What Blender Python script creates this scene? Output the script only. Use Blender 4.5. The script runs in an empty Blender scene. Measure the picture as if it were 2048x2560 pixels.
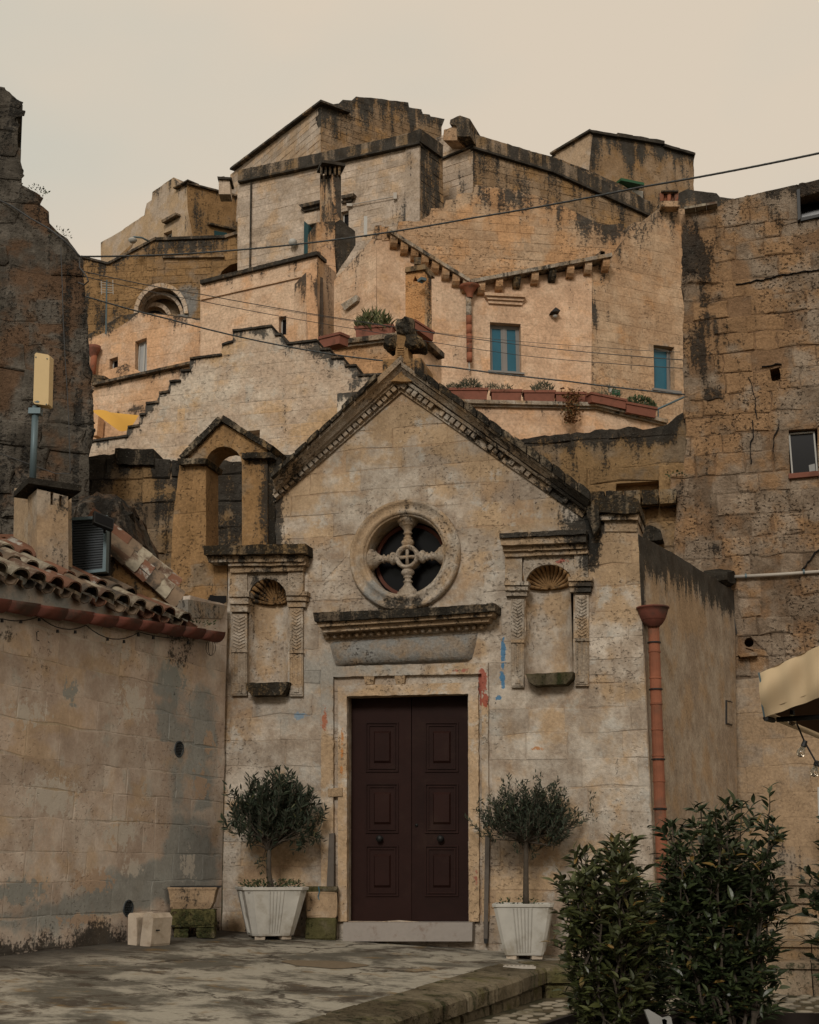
import bpy, math, random
from mathutils import Vector, Matrix, noise
from mathutils.geometry import tessellate_polygon
random.seed(7)
sc = bpy.context.scene
COL = sc.collection
R = math.radians
PI = math.pi

# ------------------------------------------------------------------ camera, sky, sun
F = 3300.0
PITCH = math.atan(890.0/F)
cam_d = bpy.data.cameras.new('camera'); cam = bpy.data.objects.new('camera', cam_d); COL.objects.link(cam)
cam_d.sensor_fit = 'HORIZONTAL'; cam_d.sensor_width = 24.0; cam_d.lens = 24.0*F/2048.0
cam_d.clip_start = 0.1; cam_d.clip_end = 2000
cam.location = (0, 0, 0); cam.rotation_euler = (R(90)+PITCH, 0, 0)
sc.camera = cam
SUN_EL, SUN_AZ = 30.0, 194.0      # direction the light comes from: behind the camera, to its left
world = bpy.data.worlds.new('World'); sc.world = world; world.use_nodes = True
wn = world.node_tree; wn.nodes.clear()
def W(t, **k):
    n = wn.nodes.new(t)
    for a, b in k.items(): setattr(n, a, b)
    return n
wo = W('ShaderNodeOutputWorld'); bg = W('ShaderNodeBackground'); sky = W('ShaderNodeTexSky')
sky.sky_type = 'NISHITA'; sky.sun_disc = False; sky.sun_elevation = R(SUN_EL); sky.sun_rotation = R(SUN_AZ)
tc = W('ShaderNodeTexCoord'); mp = W('ShaderNodeMapping'); mp.inputs['Scale'].default_value = (1, 1, 2.2)
nz = W('ShaderNodeTexNoise'); nz.inputs['Scale'].default_value = 1.7; nz.inputs['Detail'].default_value = 4; nz.inputs['Roughness'].default_value = .5
mp.inputs['Location'].default_value = (0.55, .3, -.25)
cr = W('ShaderNodeValToRGB')
cr.color_ramp.elements[0].position = .30; cr.color_ramp.elements[0].color = (6.15, 5.85, 4.95, 1)
cr.color_ramp.elements[1].position = .46; cr.color_ramp.elements[1].color = (7.15, 6.12, 4.85, 1)
mx = W('ShaderNodeMix', data_type='RGBA'); mx.inputs[0].default_value = .965
L = wn.links.new
sx_ = W('ShaderNodeSeparateXYZ'); ma = W('ShaderNodeMath', operation='MULTIPLY_ADD'); ma.inputs[1].default_value = .55
L(tc.outputs['Generated'], mp.inputs[0]); L(mp.outputs[0], nz.inputs['Vector']); L(tc.outputs['Generated'], sx_.inputs[0]); L(sx_.outputs[0], ma.inputs[0]); L(nz.outputs['Fac'], ma.inputs[2]); L(ma.outputs[0], cr.inputs[0])
L(sky.outputs[0], mx.inputs[6]); L(cr.outputs[0], mx.inputs[7]); L(mx.outputs[2], bg.inputs[0])
bg.inputs[1].default_value = .10
L(bg.outputs[0], wo.inputs[0])
sd = bpy.data.lights.new('sun', 'SUN'); sun = bpy.data.objects.new('sun', sd); COL.objects.link(sun)
sd.energy = 1.5; sd.angle = R(14); sd.color = (1, .945, .865)
az = R(SUN_AZ)
sdir = Vector((math.sin(az)*math.cos(R(SUN_EL)), math.cos(az)*math.cos(R(SUN_EL)), math.sin(R(SUN_EL))))
sun.rotation_euler = sdir.to_track_quat('Z', 'Y').to_euler()
vs = sc.view_settings; vs.view_transform = 'Standard'; vs.look = 'None'; vs.exposure = 0.0; vs.gamma = 1.0; vs.use_curve_mapping = False
sc.cycles.max_bounces = 5; sc.cycles.diffuse_bounces = 3

# ------------------------------------------------------------------ measuring
CP, SP = math.cos(PITCH), math.sin(PITCH)
def ray(px, py):
    x = (px-1024)/F; y = (1280-py)/F
    dy = -y*SP + CP
    return x/dy, (y*CP + SP)/dy          # X and Z per unit of Y
def G(px, py, z):                         # where the line of sight meets level z
    rx, rz = ray(px, py); s = z/rz
    return Vector((rx*s, s, z))
TX, TY, T0 = -.045, .045, -.745-.045*14    # the terrace falls gently to the right and towards the viewer
def tz(x, y): return T0 + TX*x + TY*y
def GT(px, py):                           # where the line of sight meets the terrace
    rx, rz = ray(px, py); s = T0/(rz - TX*rx - TY)
    return Vector((rx*s, s, rz*s))
def PY(px, py, Y):
    rx, rz = ray(px, py); return Vector((rx*Y, Y, rz*Y))
def proj(p):
    zc = p[1]*CP + p[2]*SP
    yc = -p[1]*SP + p[2]*CP
    return 1024 + F*p[0]/zc, 1280 - F*yc/zc
class V:                                  # vertical plane
    def __init__(s, px, Y, ang=0, py=1700):
        s.O = PY(px, py, Y); s.O.z = 0; a = R(ang)
        s.D = Vector((math.cos(a), math.sin(a), 0)); s.N = Vector((math.sin(a), -math.cos(a), 0)); s.a = a
    def uz(s, px, py, off=0):
        rx, rz = ray(px, py); d = Vector((rx, 1, 0)); o = s.O + s.N*off
        k = o.dot(s.N)/d.dot(s.N); p = d*k
        return ((p-s.O).dot(s.D), rz*k)
    def um(s, px, py, off): return s.uz(px, py, off)[0], s.uz(px, py)[1]
    def w(s, u, z, off=0):
        p = s.O + s.D*u + s.N*off; return Vector((p.x, p.y, z))
    def at(s, px, py, off=0):
        u, z = s.uz(px, py, off); return s.w(u, z, off)
    def Y(s, px, py): return s.at(px, py).y
    def shift(s, off):
        q = V(0, 1); q.O = s.O + s.N*off; q.D = s.D; q.N = s.N; q.a = s.a; return q

# ------------------------------------------------------------------ objects
WL = {}
def tag(o, label=None, cat=None, group=None, kind=None):
    if label: o['label'] = label
    if cat: o['category'] = cat
    if group: o['group'] = group
    if kind: o['kind'] = kind
    return o
def thing(name, loc, label, cat, group=None):
    o = bpy.data.objects.new(name, None); COL.objects.link(o); o.location = loc; o.empty_display_size = .2
    WL[o.name] = Vector(loc); return tag(o, label, cat, group)
def link(o, parent, c):
    COL.objects.link(o); WL[o.name] = Vector(c)
    if parent is not None:
        o.parent = parent; o.location = Vector(c) - WL[parent.name]
    else: o.location = c
    return o
def mk(name, verts, faces, mat, parent=None, st=None, smooth=False):
    n = len(verts)
    c = Vector((sum(v[0] for v in verts)/n, sum(v[1] for v in verts)/n, sum(v[2] for v in verts)/n))
    me = bpy.data.meshes.new(name)
    me.from_pydata([(v[0]-c.x, v[1]-c.y, v[2]-c.z) for v in verts], [], faces)
    if smooth: me.polygons.foreach_set('use_smooth', [True]*len(me.polygons))
    if st is not None:
        if callable(st): st = [st(Vector(v)) for v in verts]
        elif len(st) == 4 and not isinstance(st[0], (tuple, list)): st = [st]*n
        at = me.color_attributes.new('st', 'FLOAT_COLOR', 'POINT')
        at.data.foreach_set('color', [x for s in st for x in s])
    me.materials.append(mat)
    o = bpy.data.objects.new(name, me)
    return link(o, parent, c)
def copyto(o, parent, c, mat4=None):      # another object on the same mesh
    q = bpy.data.objects.new(o.name.split('.')[0], o.data); link(q, parent, c)
    if mat4 is not None: q.rotation_euler = mat4.to_euler(); q.scale = mat4.to_scale()
    return q

class M:                                  # mesh collector
    def __init__(s): s.v = []; s.f = []
    def add(s, v, f):
        b = len(s.v); s.v += [tuple(x) for x in v]; s.f += [tuple(i+b for i in q) for q in f]; return s
    def prism(s, pl, poly, o0, o1, taper=0):   # poly in (u,z), from offset o0 (back) to o1 (front)
        poly = ccw(poly); n = len(poly)
        cu = sum(p[0] for p in poly)/n; cz = sum(p[1] for p in poly)/n
        fr = [(cu+(p[0]-cu)*(1-taper), cz+(p[1]-cz)*(1-taper)) for p in poly] if taper else poly
        v = [pl.w(u, z, o0) for u, z in poly] + [pl.w(u, z, o1) for u, z in fr]
        f = [(i, (i+1) % n, (i+1) % n+n, i+n) for i in range(n)]
        f.append(tuple(range(n, 2*n))); f.append(tuple(range(n-1, -1, -1)))
        return s.add(v, f)
    def ppx(s, pl, pts, o0, o1, taper=0): return s.prism(pl, [pl.um(p[0], p[1], o1) for p in pts], o0, o1, taper)
    def box(s, pl, u0, u1, z0, z1, o0, o1): return s.prism(pl, [(u0, z0), (u1, z0), (u1, z1), (u0, z1)], o0, o1)
    def bx(s, c, d, rz=0):
        c = Vector(c); m = Matrix.Rotation(rz, 3, 'Z'); v = []
        for k in (-1, 1):
            for a, b in ((-1, -1), (1, -1), (1, 1), (-1, 1)):
                v.append(c + m @ Vector((a*d[0]/2, b*d[1]/2, k*d[2]/2)))
        return s.add(v, [(0, 3, 2, 1), (4, 5, 6, 7), (0, 1, 5, 4), (1, 2, 6, 5), (2, 3, 7, 6), (3, 0, 4, 7)])
    def tube(s, pts, r, n=8, cap=True):
        pts = [Vector(p) for p in pts]; m = len(pts); v = []; f = []
        for i, p in enumerate(pts):
            t = (pts[min(i+1, m-1)] - pts[max(i-1, 0)]).normalized()
            a = Vector((0, 0, 1)) if abs(t.z) < .9 else Vector((1, 0, 0))
            x = t.cross(a).normalized(); y = x.cross(t).normalized()
            rr = r[i] if isinstance(r, (list, tuple)) else r
            for k in range(n):
                q = 2*PI*k/n; v.append(p + x*math.cos(q)*rr + y*math.sin(q)*rr)
        for i in range(m-1):
            for k in range(n):
                f.append((i*n+k, i*n+(k+1) % n, (i+1)*n+(k+1) % n, (i+1)*n+k))
        if cap: f.append(tuple(range(n-1, -1, -1))); f.append(tuple((m-1)*n+k for k in range(n)))
        return s.add(v, f)
    def lathe(s, prof, o, ax, n=16, a0=0, a1=2*PI, ref=None):   # prof: (radius, distance along ax)
        o = Vector(o); ax = Vector(ax).normalized()
        a = ref if ref is not None else (Vector((0, 0, 1)) if abs(ax.z) < .9 else Vector((1, 0, 0)))
        x = (a - ax*a.dot(ax)).normalized(); y = ax.cross(x); full = abs(a1-a0-2*PI) < 1e-6
        m = n if full else n+1; v = []; f = []
        for r, h in prof:
            for k in range(m):
                q = a0+(a1-a0)*k/n; v.append(o + ax*h + x*math.cos(q)*r + y*math.sin(q)*r)
        for i in range(len(prof)-1):
            for k in range(n):
                k2 = (k+1) % m; f.append((i*m+k, i*m+k2, (i+1)*m+k2, (i+1)*m+k))
        return s.add(v, f)
    def loft(s, rings, cap=True):
        n = len(rings[0]); v = [p for r in rings for p in r]; f = []
        for i in range(len(rings)-1):
            for k in range(n): f.append((i*n+k, i*n+(k+1) % n, (i+1)*n+(k+1) % n, (i+1)*n+k))
        if cap: f.append(tuple(range(n-1, -1, -1))); f.append(tuple((len(rings)-1)*n+k for k in range(n)))
        return s.add(v, f)
    def obj(s, name, mat, parent=None, st=None, smooth=False): return mk(name, s.v, s.f, mat, parent, st, smooth)

def area(p): return .5*sum(p[i][0]*p[(i+1) % len(p)][1]-p[(i+1) % len(p)][0]*p[i][1] for i in range(len(p)))
def ccw(p): return list(p) if area(p) > 0 else list(p)[::-1]
def cut(poly, a, b):                       # keep left of a->b
    out = []; n = len(poly); ex, ey = b[0]-a[0], b[1]-a[1]
    if n < 3: return []
    ds = [ex*(p[1]-a[1])-ey*(p[0]-a[0]) for p in poly]
    for i in range(n):
        j = (i+1) % n; p, q, dp, dq = poly[i], poly[j], ds[i], ds[j]
        if dp >= 0: out.append(p)
        if (dp > 0 and dq < 0) or (dp < 0 and dq > 0):
            t = dp/(dp-dq); out.append((p[0]+(q[0]-p[0])*t, p[1]+(q[1]-p[1])*t))
    return out
def clip(poly, conv):
    for i in range(len(conv)):
        poly = cut(poly, conv[i], conv[(i+1) % len(conv)])
        if len(poly) < 3: return []
    return poly
def minus(cell, hole):
    out = []; rem = cell
    if not clip(cell, hole) : return [cell]
    for i in range(len(hole)):
        a, b = hole[i], hole[(i+1) % len(hole)]
        o = cut(rem, b, a)
        if len(o) > 2 and abs(area(o)) > 1e-5: out.append(o)
        rem = cut(rem, a, b)
        if len(rem) < 3: break
    return out
def tidy(p, e=.004):
    q = []
    for a in p:
        if not q or abs(a[0]-q[-1][0])+abs(a[1]-q[-1][1]) > e: q.append(a)
    if len(q) > 2 and abs(q[0][0]-q[-1][0])+abs(q[0][1]-q[-1][1]) <= e: q.pop()
    return q
def rough(pts, step=14, amp=2.5, seed=0, only=None):   # weathered outline in photo pixels
    out = []; n = len(pts)
    for i in range(n):
        a, b = pts[i], pts[(i+1) % n]; out.append(a)
        if only and i not in only: continue
        d = math.hypot(b[0]-a[0], b[1]-a[1]); k = int(d/step)
        for j in range(1, k):
            t = j/k; x = a[0]+(b[0]-a[0])*t; y = a[1]+(b[1]-a[1])*t
            w = noise.noise(Vector((x*.06, y*.06, seed)))*1.4+noise.noise(Vector((x*.21, y*.21, seed+5)))
            out.append((x-(b[1]-a[1])/d*amp*w, y+(b[0]-a[0])/d*amp*w))
    return out

def rl(pts, step=14, amp=2.5, seed=0):      # open line version
    return rough(pts, step, amp, seed, only=set(range(len(pts)-1)))

class Stain:
    def __init__(s, top=0, length=1.0, blobs=(), base=(0, 0, 0), bot=0, botlen=.5, zbot=0):
        s.t = top; s.l = length; s.b = blobs; s.base = base; s.bot = bot; s.bl = botlen; s.zb = zbot; s.poly = None; s.c = {}
    def bind(s, pl, poly): s.poly = poly; s.pl = pl; s.c = {}; return s
    def ztop(s, u):
        k = round(u*12)
        if k in s.c: return s.c[k]
        best = -1e9; P = s.poly; n = len(P); x = k/12
        for i in range(n):
            a, b = P[i], P[(i+1) % n]
            if (a[0]-x)*(b[0]-x) <= 0 and abs(a[0]-b[0]) > 1e-6:
                t = (x-a[0])/(b[0]-a[0]); best = max(best, a[1]+(b[1]-a[1])*t)
        if best < -1e8: best = max(P, key=lambda p: -abs(p[0]-x))[1]
        s.c[k] = best; return best
    def __call__(s, p, tint=.5):
        r, g, b = s.base
        if s.poly and s.t:
            u = (p-s.pl.O).dot(s.pl.D); r += s.t*max(0, 1-(s.ztop(u)-p[2])/s.l)
        if s.bot: r += s.bot*max(0, 1-(p[2]-s.zb)/s.bl)
        if s.b:
            px, py = proj(p)
            for (x, y, rx, ry, c, v) in s.b:
                k = 1-((px-x)/rx)**2-((py-y)/ry)**2
                if k > 0:
                    if c == 0: r += v*k
                    elif c == 1: g += v*k
                    else: b += v*k
        return (r, g, b, tint)

def wall(name, pl, poly_px, mat, parent, holes=(), thick=.6, stain=None, stone=None, cell=.4, mort=None, hd=.25, holes_uz=(), joint=None, smooth=False):
    """backing (front cells, rim, reveals) plus one object per stone"""
    P = ccw([pl.uz(*p) for p in poly_px])
    H = [ccw([pl.uz(*p) for p in h]) for h in holes] + [ccw(h) for h in holes_uz]
    st = (stain or Stain()).bind(pl, P)
    u0 = min(p[0] for p in P); u1 = max(p[0] for p in P); z0 = min(p[1] for p in P); z1 = max(p[1] for p in P)
    v = []; f = []; sv = []
    def add(pts, off, flip=False):
        b = len(v)
        for i, (u, z) in enumerate(pts):
            p = pl.w(u, z, off[i] if isinstance(off, (list, tuple)) else off); v.append(p); sv.append(st(p, .5))
        f.append(tuple(range(b, b+len(pts))))
    nu = max(1, int((u1-u0)/cell)); nz_ = max(1, int((z1-z0)/cell))
    for i in range(nu):
        for j in range(nz_):
            a, b = u0+(u1-u0)*i/nu, u0+(u1-u0)*(i+1)/nu; c, d = z0+(z1-z0)*j/nz_, z0+(z1-z0)*(j+1)/nz_
            cells = [[(a, c), (b, c), (b, d), (a, d)]]
            for h in H: cells = [q for x in cells for q in minus(x, h)]
            for q in cells:
                r = tidy(clip(P, q))
                if len(r) > 2 and area(r) > 1e-5: add(r, 0)
    n = len(P)
    for i in range(n):
        a, b = P[i], P[(i+1) % n]; add([a, a, b, b], [0, -thick, -thick, 0])
    add(P[::-1], -thick)
    for h in H:
        n = len(h)
        for i in range(n):
            a, b = h[i], h[(i+1) % n]; add([b, b, a, a], [0, -hd, -hd, 0])
        add(h, -hd)
    w = mk(name, v, f, mort or mat, parent, sv)
    if not stone: return w
    h0, l0 = stone['h'], stone['l']; gap = stone.get('gap', .008); pr = stone.get('proud', (.003, .01)); rg = stone.get('rough', 0)
    bev = stone.get('bev', .006); skip = stone.get('skip', 0)
    rnd = random.Random(stone.get('seed', 1)); items = []; z = z0 - rnd.random()*h0*.5
    while z < z1:
        h = h0*rnd.uniform(.88, 1.12); u = u0 - rnd.random()*l0
        while u < u1:
            l = l0*rnd.uniform(.6, 1.35)
            if rnd.random() < .12: l *= .5
            g = gap/2; rc = [(u+g, z+g), (u+l-g, z+g), (u+l-g, z+h-g), (u+g, z+h-g)]
            u += l
            if rnd.random() < skip: continue
            cells = [rc]
            for hh in H: cells = [q for x in cells for q in minus(x, hh)]
            for q in cells:
                r = tidy(clip(P, q), .012)
                if len(r) < 3: continue
                A = area(r)
                if A < .15*h0*h0: continue
                items.append((A, r))
        z += h
    items.sort(key=lambda t: -t[0])
    rest_v, rest_f, rest_s = [], [], []
    for k, (A, r) in enumerate(items):
        if rg:
            q = []
            for i in range(len(r)):
                a, b = r[i], r[(i+1) % len(r)]; q.append(a)
                d = math.hypot(b[0]-a[0], b[1]-a[1])
                if d > .16:
                    q.append(((a[0]+b[0])/2+rnd.uniform(-1, 1)*.05*d, (a[1]+b[1])/2+rnd.uniform(-1, 1)*.05*d))
            r = [(x+rnd.uniform(-rg, rg), y+rnd.uniform(-rg, rg)) for x, y in q]
        d = rnd.uniform(*pr); n = len(r)
        cx = sum(p[0] for p in r)/n; cy = sum(p[1] for p in r)/n
        def ins(p, b):
            dx, dy = cx-p[0], cy-p[1]; q = math.hypot(dx, dy) or 1; b = min(b, q*.4)
            return (p[0]+dx/q*b, p[1]+dy/q*b)
        tl = rnd.uniform(-1, 1)*pr[1]*.35; tz = rnd.uniform(-1, 1)*pr[1]*.35
        hw = max(.1, (max(p[0] for p in r)-min(p[0] for p in r))/2)
        r2 = [ins(p, bev*1.4) for p in r]
        vv = [pl.w(x, y, -.01) for x, y in r] + [pl.w(x, y, max(.001, d*.55)) for x, y in r] + \
             [pl.w(x, y, max(.002, d+tl*(x-cx)/hw+tz*(y-cy)/h0+(rnd.uniform(-.25, .25)*rg if rg else 0))) for x, y in r2]
        ff = [(i, (i+1) % n, (i+1) % n+n, i+n) for i in range(n)] + [(i+n, (i+1) % n+n, (i+1) % n+2*n, i+2*n) for i in range(n)] + [tuple(range(2*n, 3*n))]
        t = rnd.random()
        if k < 300: mk('stone', vv, ff, mat, w, [st(p, t) for p in vv])
        else:
            b = len(rest_v); rest_v += vv; rest_f += [tuple(i+b for i in q) for q in ff]; rest_s += [st(p, t) for p in vv]
    if rest_v:
        tag(mk('stone_courses', rest_v, rest_f, mat, w, rest_s), kind='stuff')
    return w
# ------------------------------------------------------------------ materials
class NT:
    def __init__(s, name, rough=.9, spec=.2):
        s.m = bpy.data.materials.new(name); s.m.use_nodes = True; s.t = s.m.node_tree
        s.b = s.t.nodes['Principled BSDF']; s.b.inputs['Roughness'].default_value = rough; s.b.inputs['Specular IOR Level'].default_value = spec
    def n(s, ty, **k):
        x = s.t.nodes.new(ty)
        for a, b in k.items(): setattr(x, a, b)
        return x
    def set(s, sock, val):
        if isinstance(val, bpy.types.NodeSocket): s.t.links.new(val, sock)
        elif isinstance(val, (tuple, list)) and len(val) == 3 and sock.type == 'RGBA': sock.default_value = (*val, 1)
        else: sock.default_value = val
    def math(s, op, a, b=0.0, c=0.0, clamp=False):
        x = s.n('ShaderNodeMath', operation=op); x.use_clamp = clamp
        s.set(x.inputs[0], a); s.set(x.inputs[1], b); s.set(x.inputs[2], c); return x.outputs[0]
    def vm(s, op, a, b):
        x = s.n('ShaderNodeVectorMath', operation=op); s.set(x.inputs[0], a); s.set(x.inputs[1], b)
        return x.outputs['Value'] if op in ('LENGTH', 'DISTANCE') else x.outputs[0]
    def noise(s, v, sc, det=4, ro=.55, dist=0):
        x = s.n('ShaderNodeTexNoise'); s.set(x.inputs['Vector'], v)
        x.inputs['Scale'].default_value = sc; x.inputs['Detail'].default_value = det; x.inputs['Roughness'].default_value = ro; x.inputs['Distortion'].default_value = dist
        return x.outputs['Fac']
    def mix(s, f, a, b, mode='MIX'):
        x = s.n('ShaderNodeMix', data_type='RGBA', blend_type=mode); x.clamp_factor = True
        s.set(x.inputs[0], f); s.set(x.inputs[6], a); s.set(x.inputs[7], b); return x.outputs[2]
    def ss(s, v, a, b):
        x = s.n('ShaderNodeMapRange', interpolation_type='SMOOTHSTEP'); s.set(x.inputs[0], v)
        x.inputs[1].default_value = a; x.inputs[2].default_value = b; return x.outputs[0]
    def pos(s): return s.n('ShaderNodeNewGeometry').outputs['Position']
    def bump(s, h, dist, strength=1.0):
        x = s.n('ShaderNodeBump'); x.inputs['Distance'].default_value = dist; x.inputs['Strength'].default_value = strength
        s.set(x.inputs['Height'], h); s.t.links.new(x.outputs[0], s.b.inputs['Normal'])
    def col(s, c): s.set(s.b.inputs['Base Color'], c)

def stone_mat(name, base, alt, och, dark=(.022, .021, .019), grey=(.20, .205, .20), scale=1.0, pits=.5, bump=.012, tint=.35, thr=(.36, .66), paint=(), blotch=.5, lichen=.6, pal=None, sx=7, grain=1.5):
    t = NT(name, .93, .12); P = t.pos()
    big = t.noise(P, .9*scale, 3); med = t.noise(P, 4.2*scale, 5, .62); fine = t.noise(P, 30*scale, 6, .7)
    streak = t.noise(t.vm('MULTIPLY', P, (sx*scale, sx*scale, .9*scale)), 1.0, 5, .6)
    oc = t.noise(t.vm('ADD', P, (31, 7, 3)), 2.4*scale, 4, .6)
    at = t.n('ShaderNodeAttribute', attribute_name='st'); sp = t.n('ShaderNodeSeparateColor'); t.set(sp.inputs[0], at.outputs['Color'])
    A = at.outputs['Alpha']
    oi = t.n('ShaderNodeObjectInfo').outputs['Random']
    tn = t.math('FRACT', t.math('MULTIPLY_ADD', oi, .7, A))
    m1 = t.ss(t.math('ADD', t.math('MULTIPLY', big, .5), t.math('MULTIPLY', med, .5)), .42, .60)
    c = t.mix(m1, base, alt)
    ocm = t.ss(t.math('MULTIPLY_ADD', sp.outputs[1], .35, t.math('MULTIPLY_ADD', tn, .10, oc)), .56, .74)
    c = t.mix(t.math('MULTIPLY', ocm, blotch+.35, clamp=True), c, och)
    if pal:                                   # pale lime wash remnants
        pm = t.ss(t.noise(t.vm('ADD', P, (3, 51, 9)), 3.1*scale, 6, .68), .55, .66)
        c = t.mix(t.math('MULTIPLY', pm, .75), c, pal)
    gm = t.ss(t.math('MULTIPLY_ADD', sp.outputs[2], .8, t.math('MULTIPLY', t.math('SUBTRACT', med, .5), .9)), .30, .55)
    c = t.mix(t.math('MULTIPLY', gm, .85), c, grey)
    br = t.math('MULTIPLY_ADD', tn, tint, 1-tint*.5)
    br = t.math('MULTIPLY', br, t.math('ADD', t.math('MULTIPLY_ADD', fine, grain, 1-grain*.5), t.math('MULTIPLY_ADD', med, .7, -.35)))
    hue = t.mix(1.0, c, t.n('ShaderNodeCombineColor').outputs[0], 'MULTIPLY')
    cc = hue.node.inputs[7].links[0].from_node
    for i in range(3): t.set(cc.inputs[i], br)
    c = hue
    for (cen, rad, colr, th) in paint:         # remnants of coloured paint
        d = t.vm('LENGTH', t.vm('DIVIDE', t.vm('SUBTRACT', P, tuple(cen)), tuple(rad)), (0, 0, 0))
        k = t.ss(t.math('ADD', t.math('SUBTRACT', 1.0, d), t.math('MULTIPLY', t.math('SUBTRACT', t.noise(P, 11, 5, .75), .5), 2.2)), th, th+.12)
        c = t.mix(t.math('MULTIPLY', k, .85), c, colr)
    pit = t.ss(t.noise(t.vm('MULTIPLY', P, (1, 1, 1.3)), 24*scale, 3, .55, 0), .58, .68)
    zone = t.ss(t.noise(t.vm('ADD', P, (9, 9, 9)), 1.3*scale, 2), .42, .62)
    pit = t.math('MULTIPLY', t.math('MULTIPLY', pit, zone), pits)
    c = t.mix(t.math('MULTIPLY', pit, .55), c, (.09, .06, .04))
    dm = t.math('ADD', sp.outputs[0], t.math('MULTIPLY', t.math('SUBTRACT', streak, .5), 1.9))
    dm = t.math('ADD', dm, t.math('MULTIPLY', t.math('SUBTRACT', fine, .5), 1.7))
    dmask = t.ss(dm, *thr)
    dk = t.mix(t.ss(med, .4, .65), dark, tuple(x*1.9 for x in dark))
    sm = t.ss(t.noise(P, 46*scale, 2, .5), .66, .72)
    dk = t.mix(t.math('MULTIPLY', sm, lichen), dk, (.16, .16, .14))
    c = t.mix(t.math('MULTIPLY', dmask, .92), c, dk)
    t.col(c)
    h = t.math('ADD', t.math('MULTIPLY', fine, .5), t.math('MULTIPLY', med, .7))
    h = t.math('SUBTRACT', h, t.math('MULTIPLY', pit, 1.2))
    h = t.math('ADD', h, t.math('MULTIPLY', t.math('MULTIPLY', dmask, fine), .4))
    t.bump(h, bump)
    return t.m
def plain(name, colr, rough=.6, var=.25, scale=20, bump=0, spec=.3, metal=0, dirt=None, dirts=(.5, .7)):
    t = NT(name, rough, spec); P = t.pos(); n = t.noise(P, scale, 4); oi = t.n('ShaderNodeObjectInfo').outputs['Random']
    k = t.math('ADD', t.math('MULTIPLY_ADD', n, var*2, 1-var), t.math('MULTIPLY', t.math('SUBTRACT', oi, .5), var))
    cc = t.n('ShaderNodeCombineColor')
    for i in range(3): t.set(cc.inputs[i], k)
    c = t.mix(1.0, colr, cc.outputs[0], 'MULTIPLY')
    if dirt: c = t.mix(t.ss(t.noise(t.vm('ADD', P, (5, 5, 5)), scale*.35, 5, .65), *dirts), c, dirt)
    t.col(c); t.b.inputs['Metallic'].default_value = metal
    if bump: t.bump(n, bump)
    return t.m
PX = (15, 15)
# ------------------------------------------------------------------ main planes
Fp = V(1024, 14.0, -15)                                   # chapel front
yc = Fp.Y(552, 2345)
Lp = V(552, yc, 65.2, 2345)                               # low house wall on the left
pc = Fp.at(1614, 1700); Sp = V(1614, pc.y, 62)            # chapel flank
Rp = V(1835, Sp.Y(1835, 1470), -15)                       # tall ruined wall on the right
TZ = -.745; GZ = -1.12

def pr(px, py, rx, ry, ch, v): return (px, py, rx, ry, ch, v)
fp = lambda x, y: Fp.at(x, y)
BLK = (.02, .019, .017)
RED = (.30, .055, .03); BLU = (.03, .17, .33); LBL = (.18, .27, .36); ORG = (.45, .19, .06)
paints = [(fp(1207, 1705), (.055, .2, .20), RED, .12), (fp(1211, 1750), (.055, .2, .12), RED, .22), (fp(1257, 1630), (.04, .2, .23), BLU, .25),
          (fp(1257, 1700), (.045, .2, .13), BLU, .28), (fp(1245, 1745), (.06, .2, .05), BLU, .5), (fp(812, 1800), (.06, .2, .25), (.36, .12, .06), .42),
          (fp(855, 1890), (.04, .2, .55), ORG, .58), (fp(745, 1790), (.22, .2, .10), LBL, .6), (fp(600, 1650), (.06, .2, .22), LBL, .78),
          (fp(1160, 1678), (.35, .2, .06), (.34, .12, .09), .62), (fp(1345, 1870), (.1, .2, .06), ORG, .55), (fp(1190, 2190), (.06, .2, .22), (.32, .11, .08), .62),
          (fp(1400, 1405), (.12, .2, .05), (.42, .13, .10), .48), (fp(880, 2040), (.05, .2, .6), (.36, .14, .07), .72), (fp(815, 2190), (.04, .2, .2), RED, .7)]
blk = [(fp(1482, 1335), (.15, .3, .62), BLK, .42), (fp(679, 1320), (.085, .3, .6), BLK, .38), (fp(1420, 1350), (.34, .4, .13), BLK, .62), (fp(655, 1478), (.2, .4, .22), BLK, .78)]
paints = blk + paints
m_fac = stone_mat('chapel_stone', (.35, .28, .215), (.455, .40, .335), (.39, .27, .16), grain=1.1, paint=paints, pal=(.44, .415, .37), pits=.42, bump=.02, tint=.28, grey=(.27, .26, .235))
m_facm = stone_mat('chapel_mortar', (.31, .24, .18), (.43, .375, .31), (.37, .25, .15), grain=1.1, pits=.4, bump=.018, tint=0, pal=(.41, .375, .32), paint=paints, grey=(.27, .26, .235))
m_trim = stone_mat('carved_stone', (.30, .24, .18), (.40, .35, .29), (.34, .235, .14), pits=.9, bump=.03, tint=.2, scale=1.3, paint=paints[-5:-2] + paints[:3] + blk)
m_black = stone_mat('lichen_stone', (.13, .10, .07), (.21, .17, .12), (.2, .13, .06), pits=.7, bump=.03, tint=.3, thr=(.22, .58), dark=(.013, .0125, .011))
lw_ = lambda x, y: V(552, 14.55, 65.2, 2345).at(x, y)
CRM, GRG, PKB = (.52, .475, .41), (.25, .265, .25), (.42, .30, .21)
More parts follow.
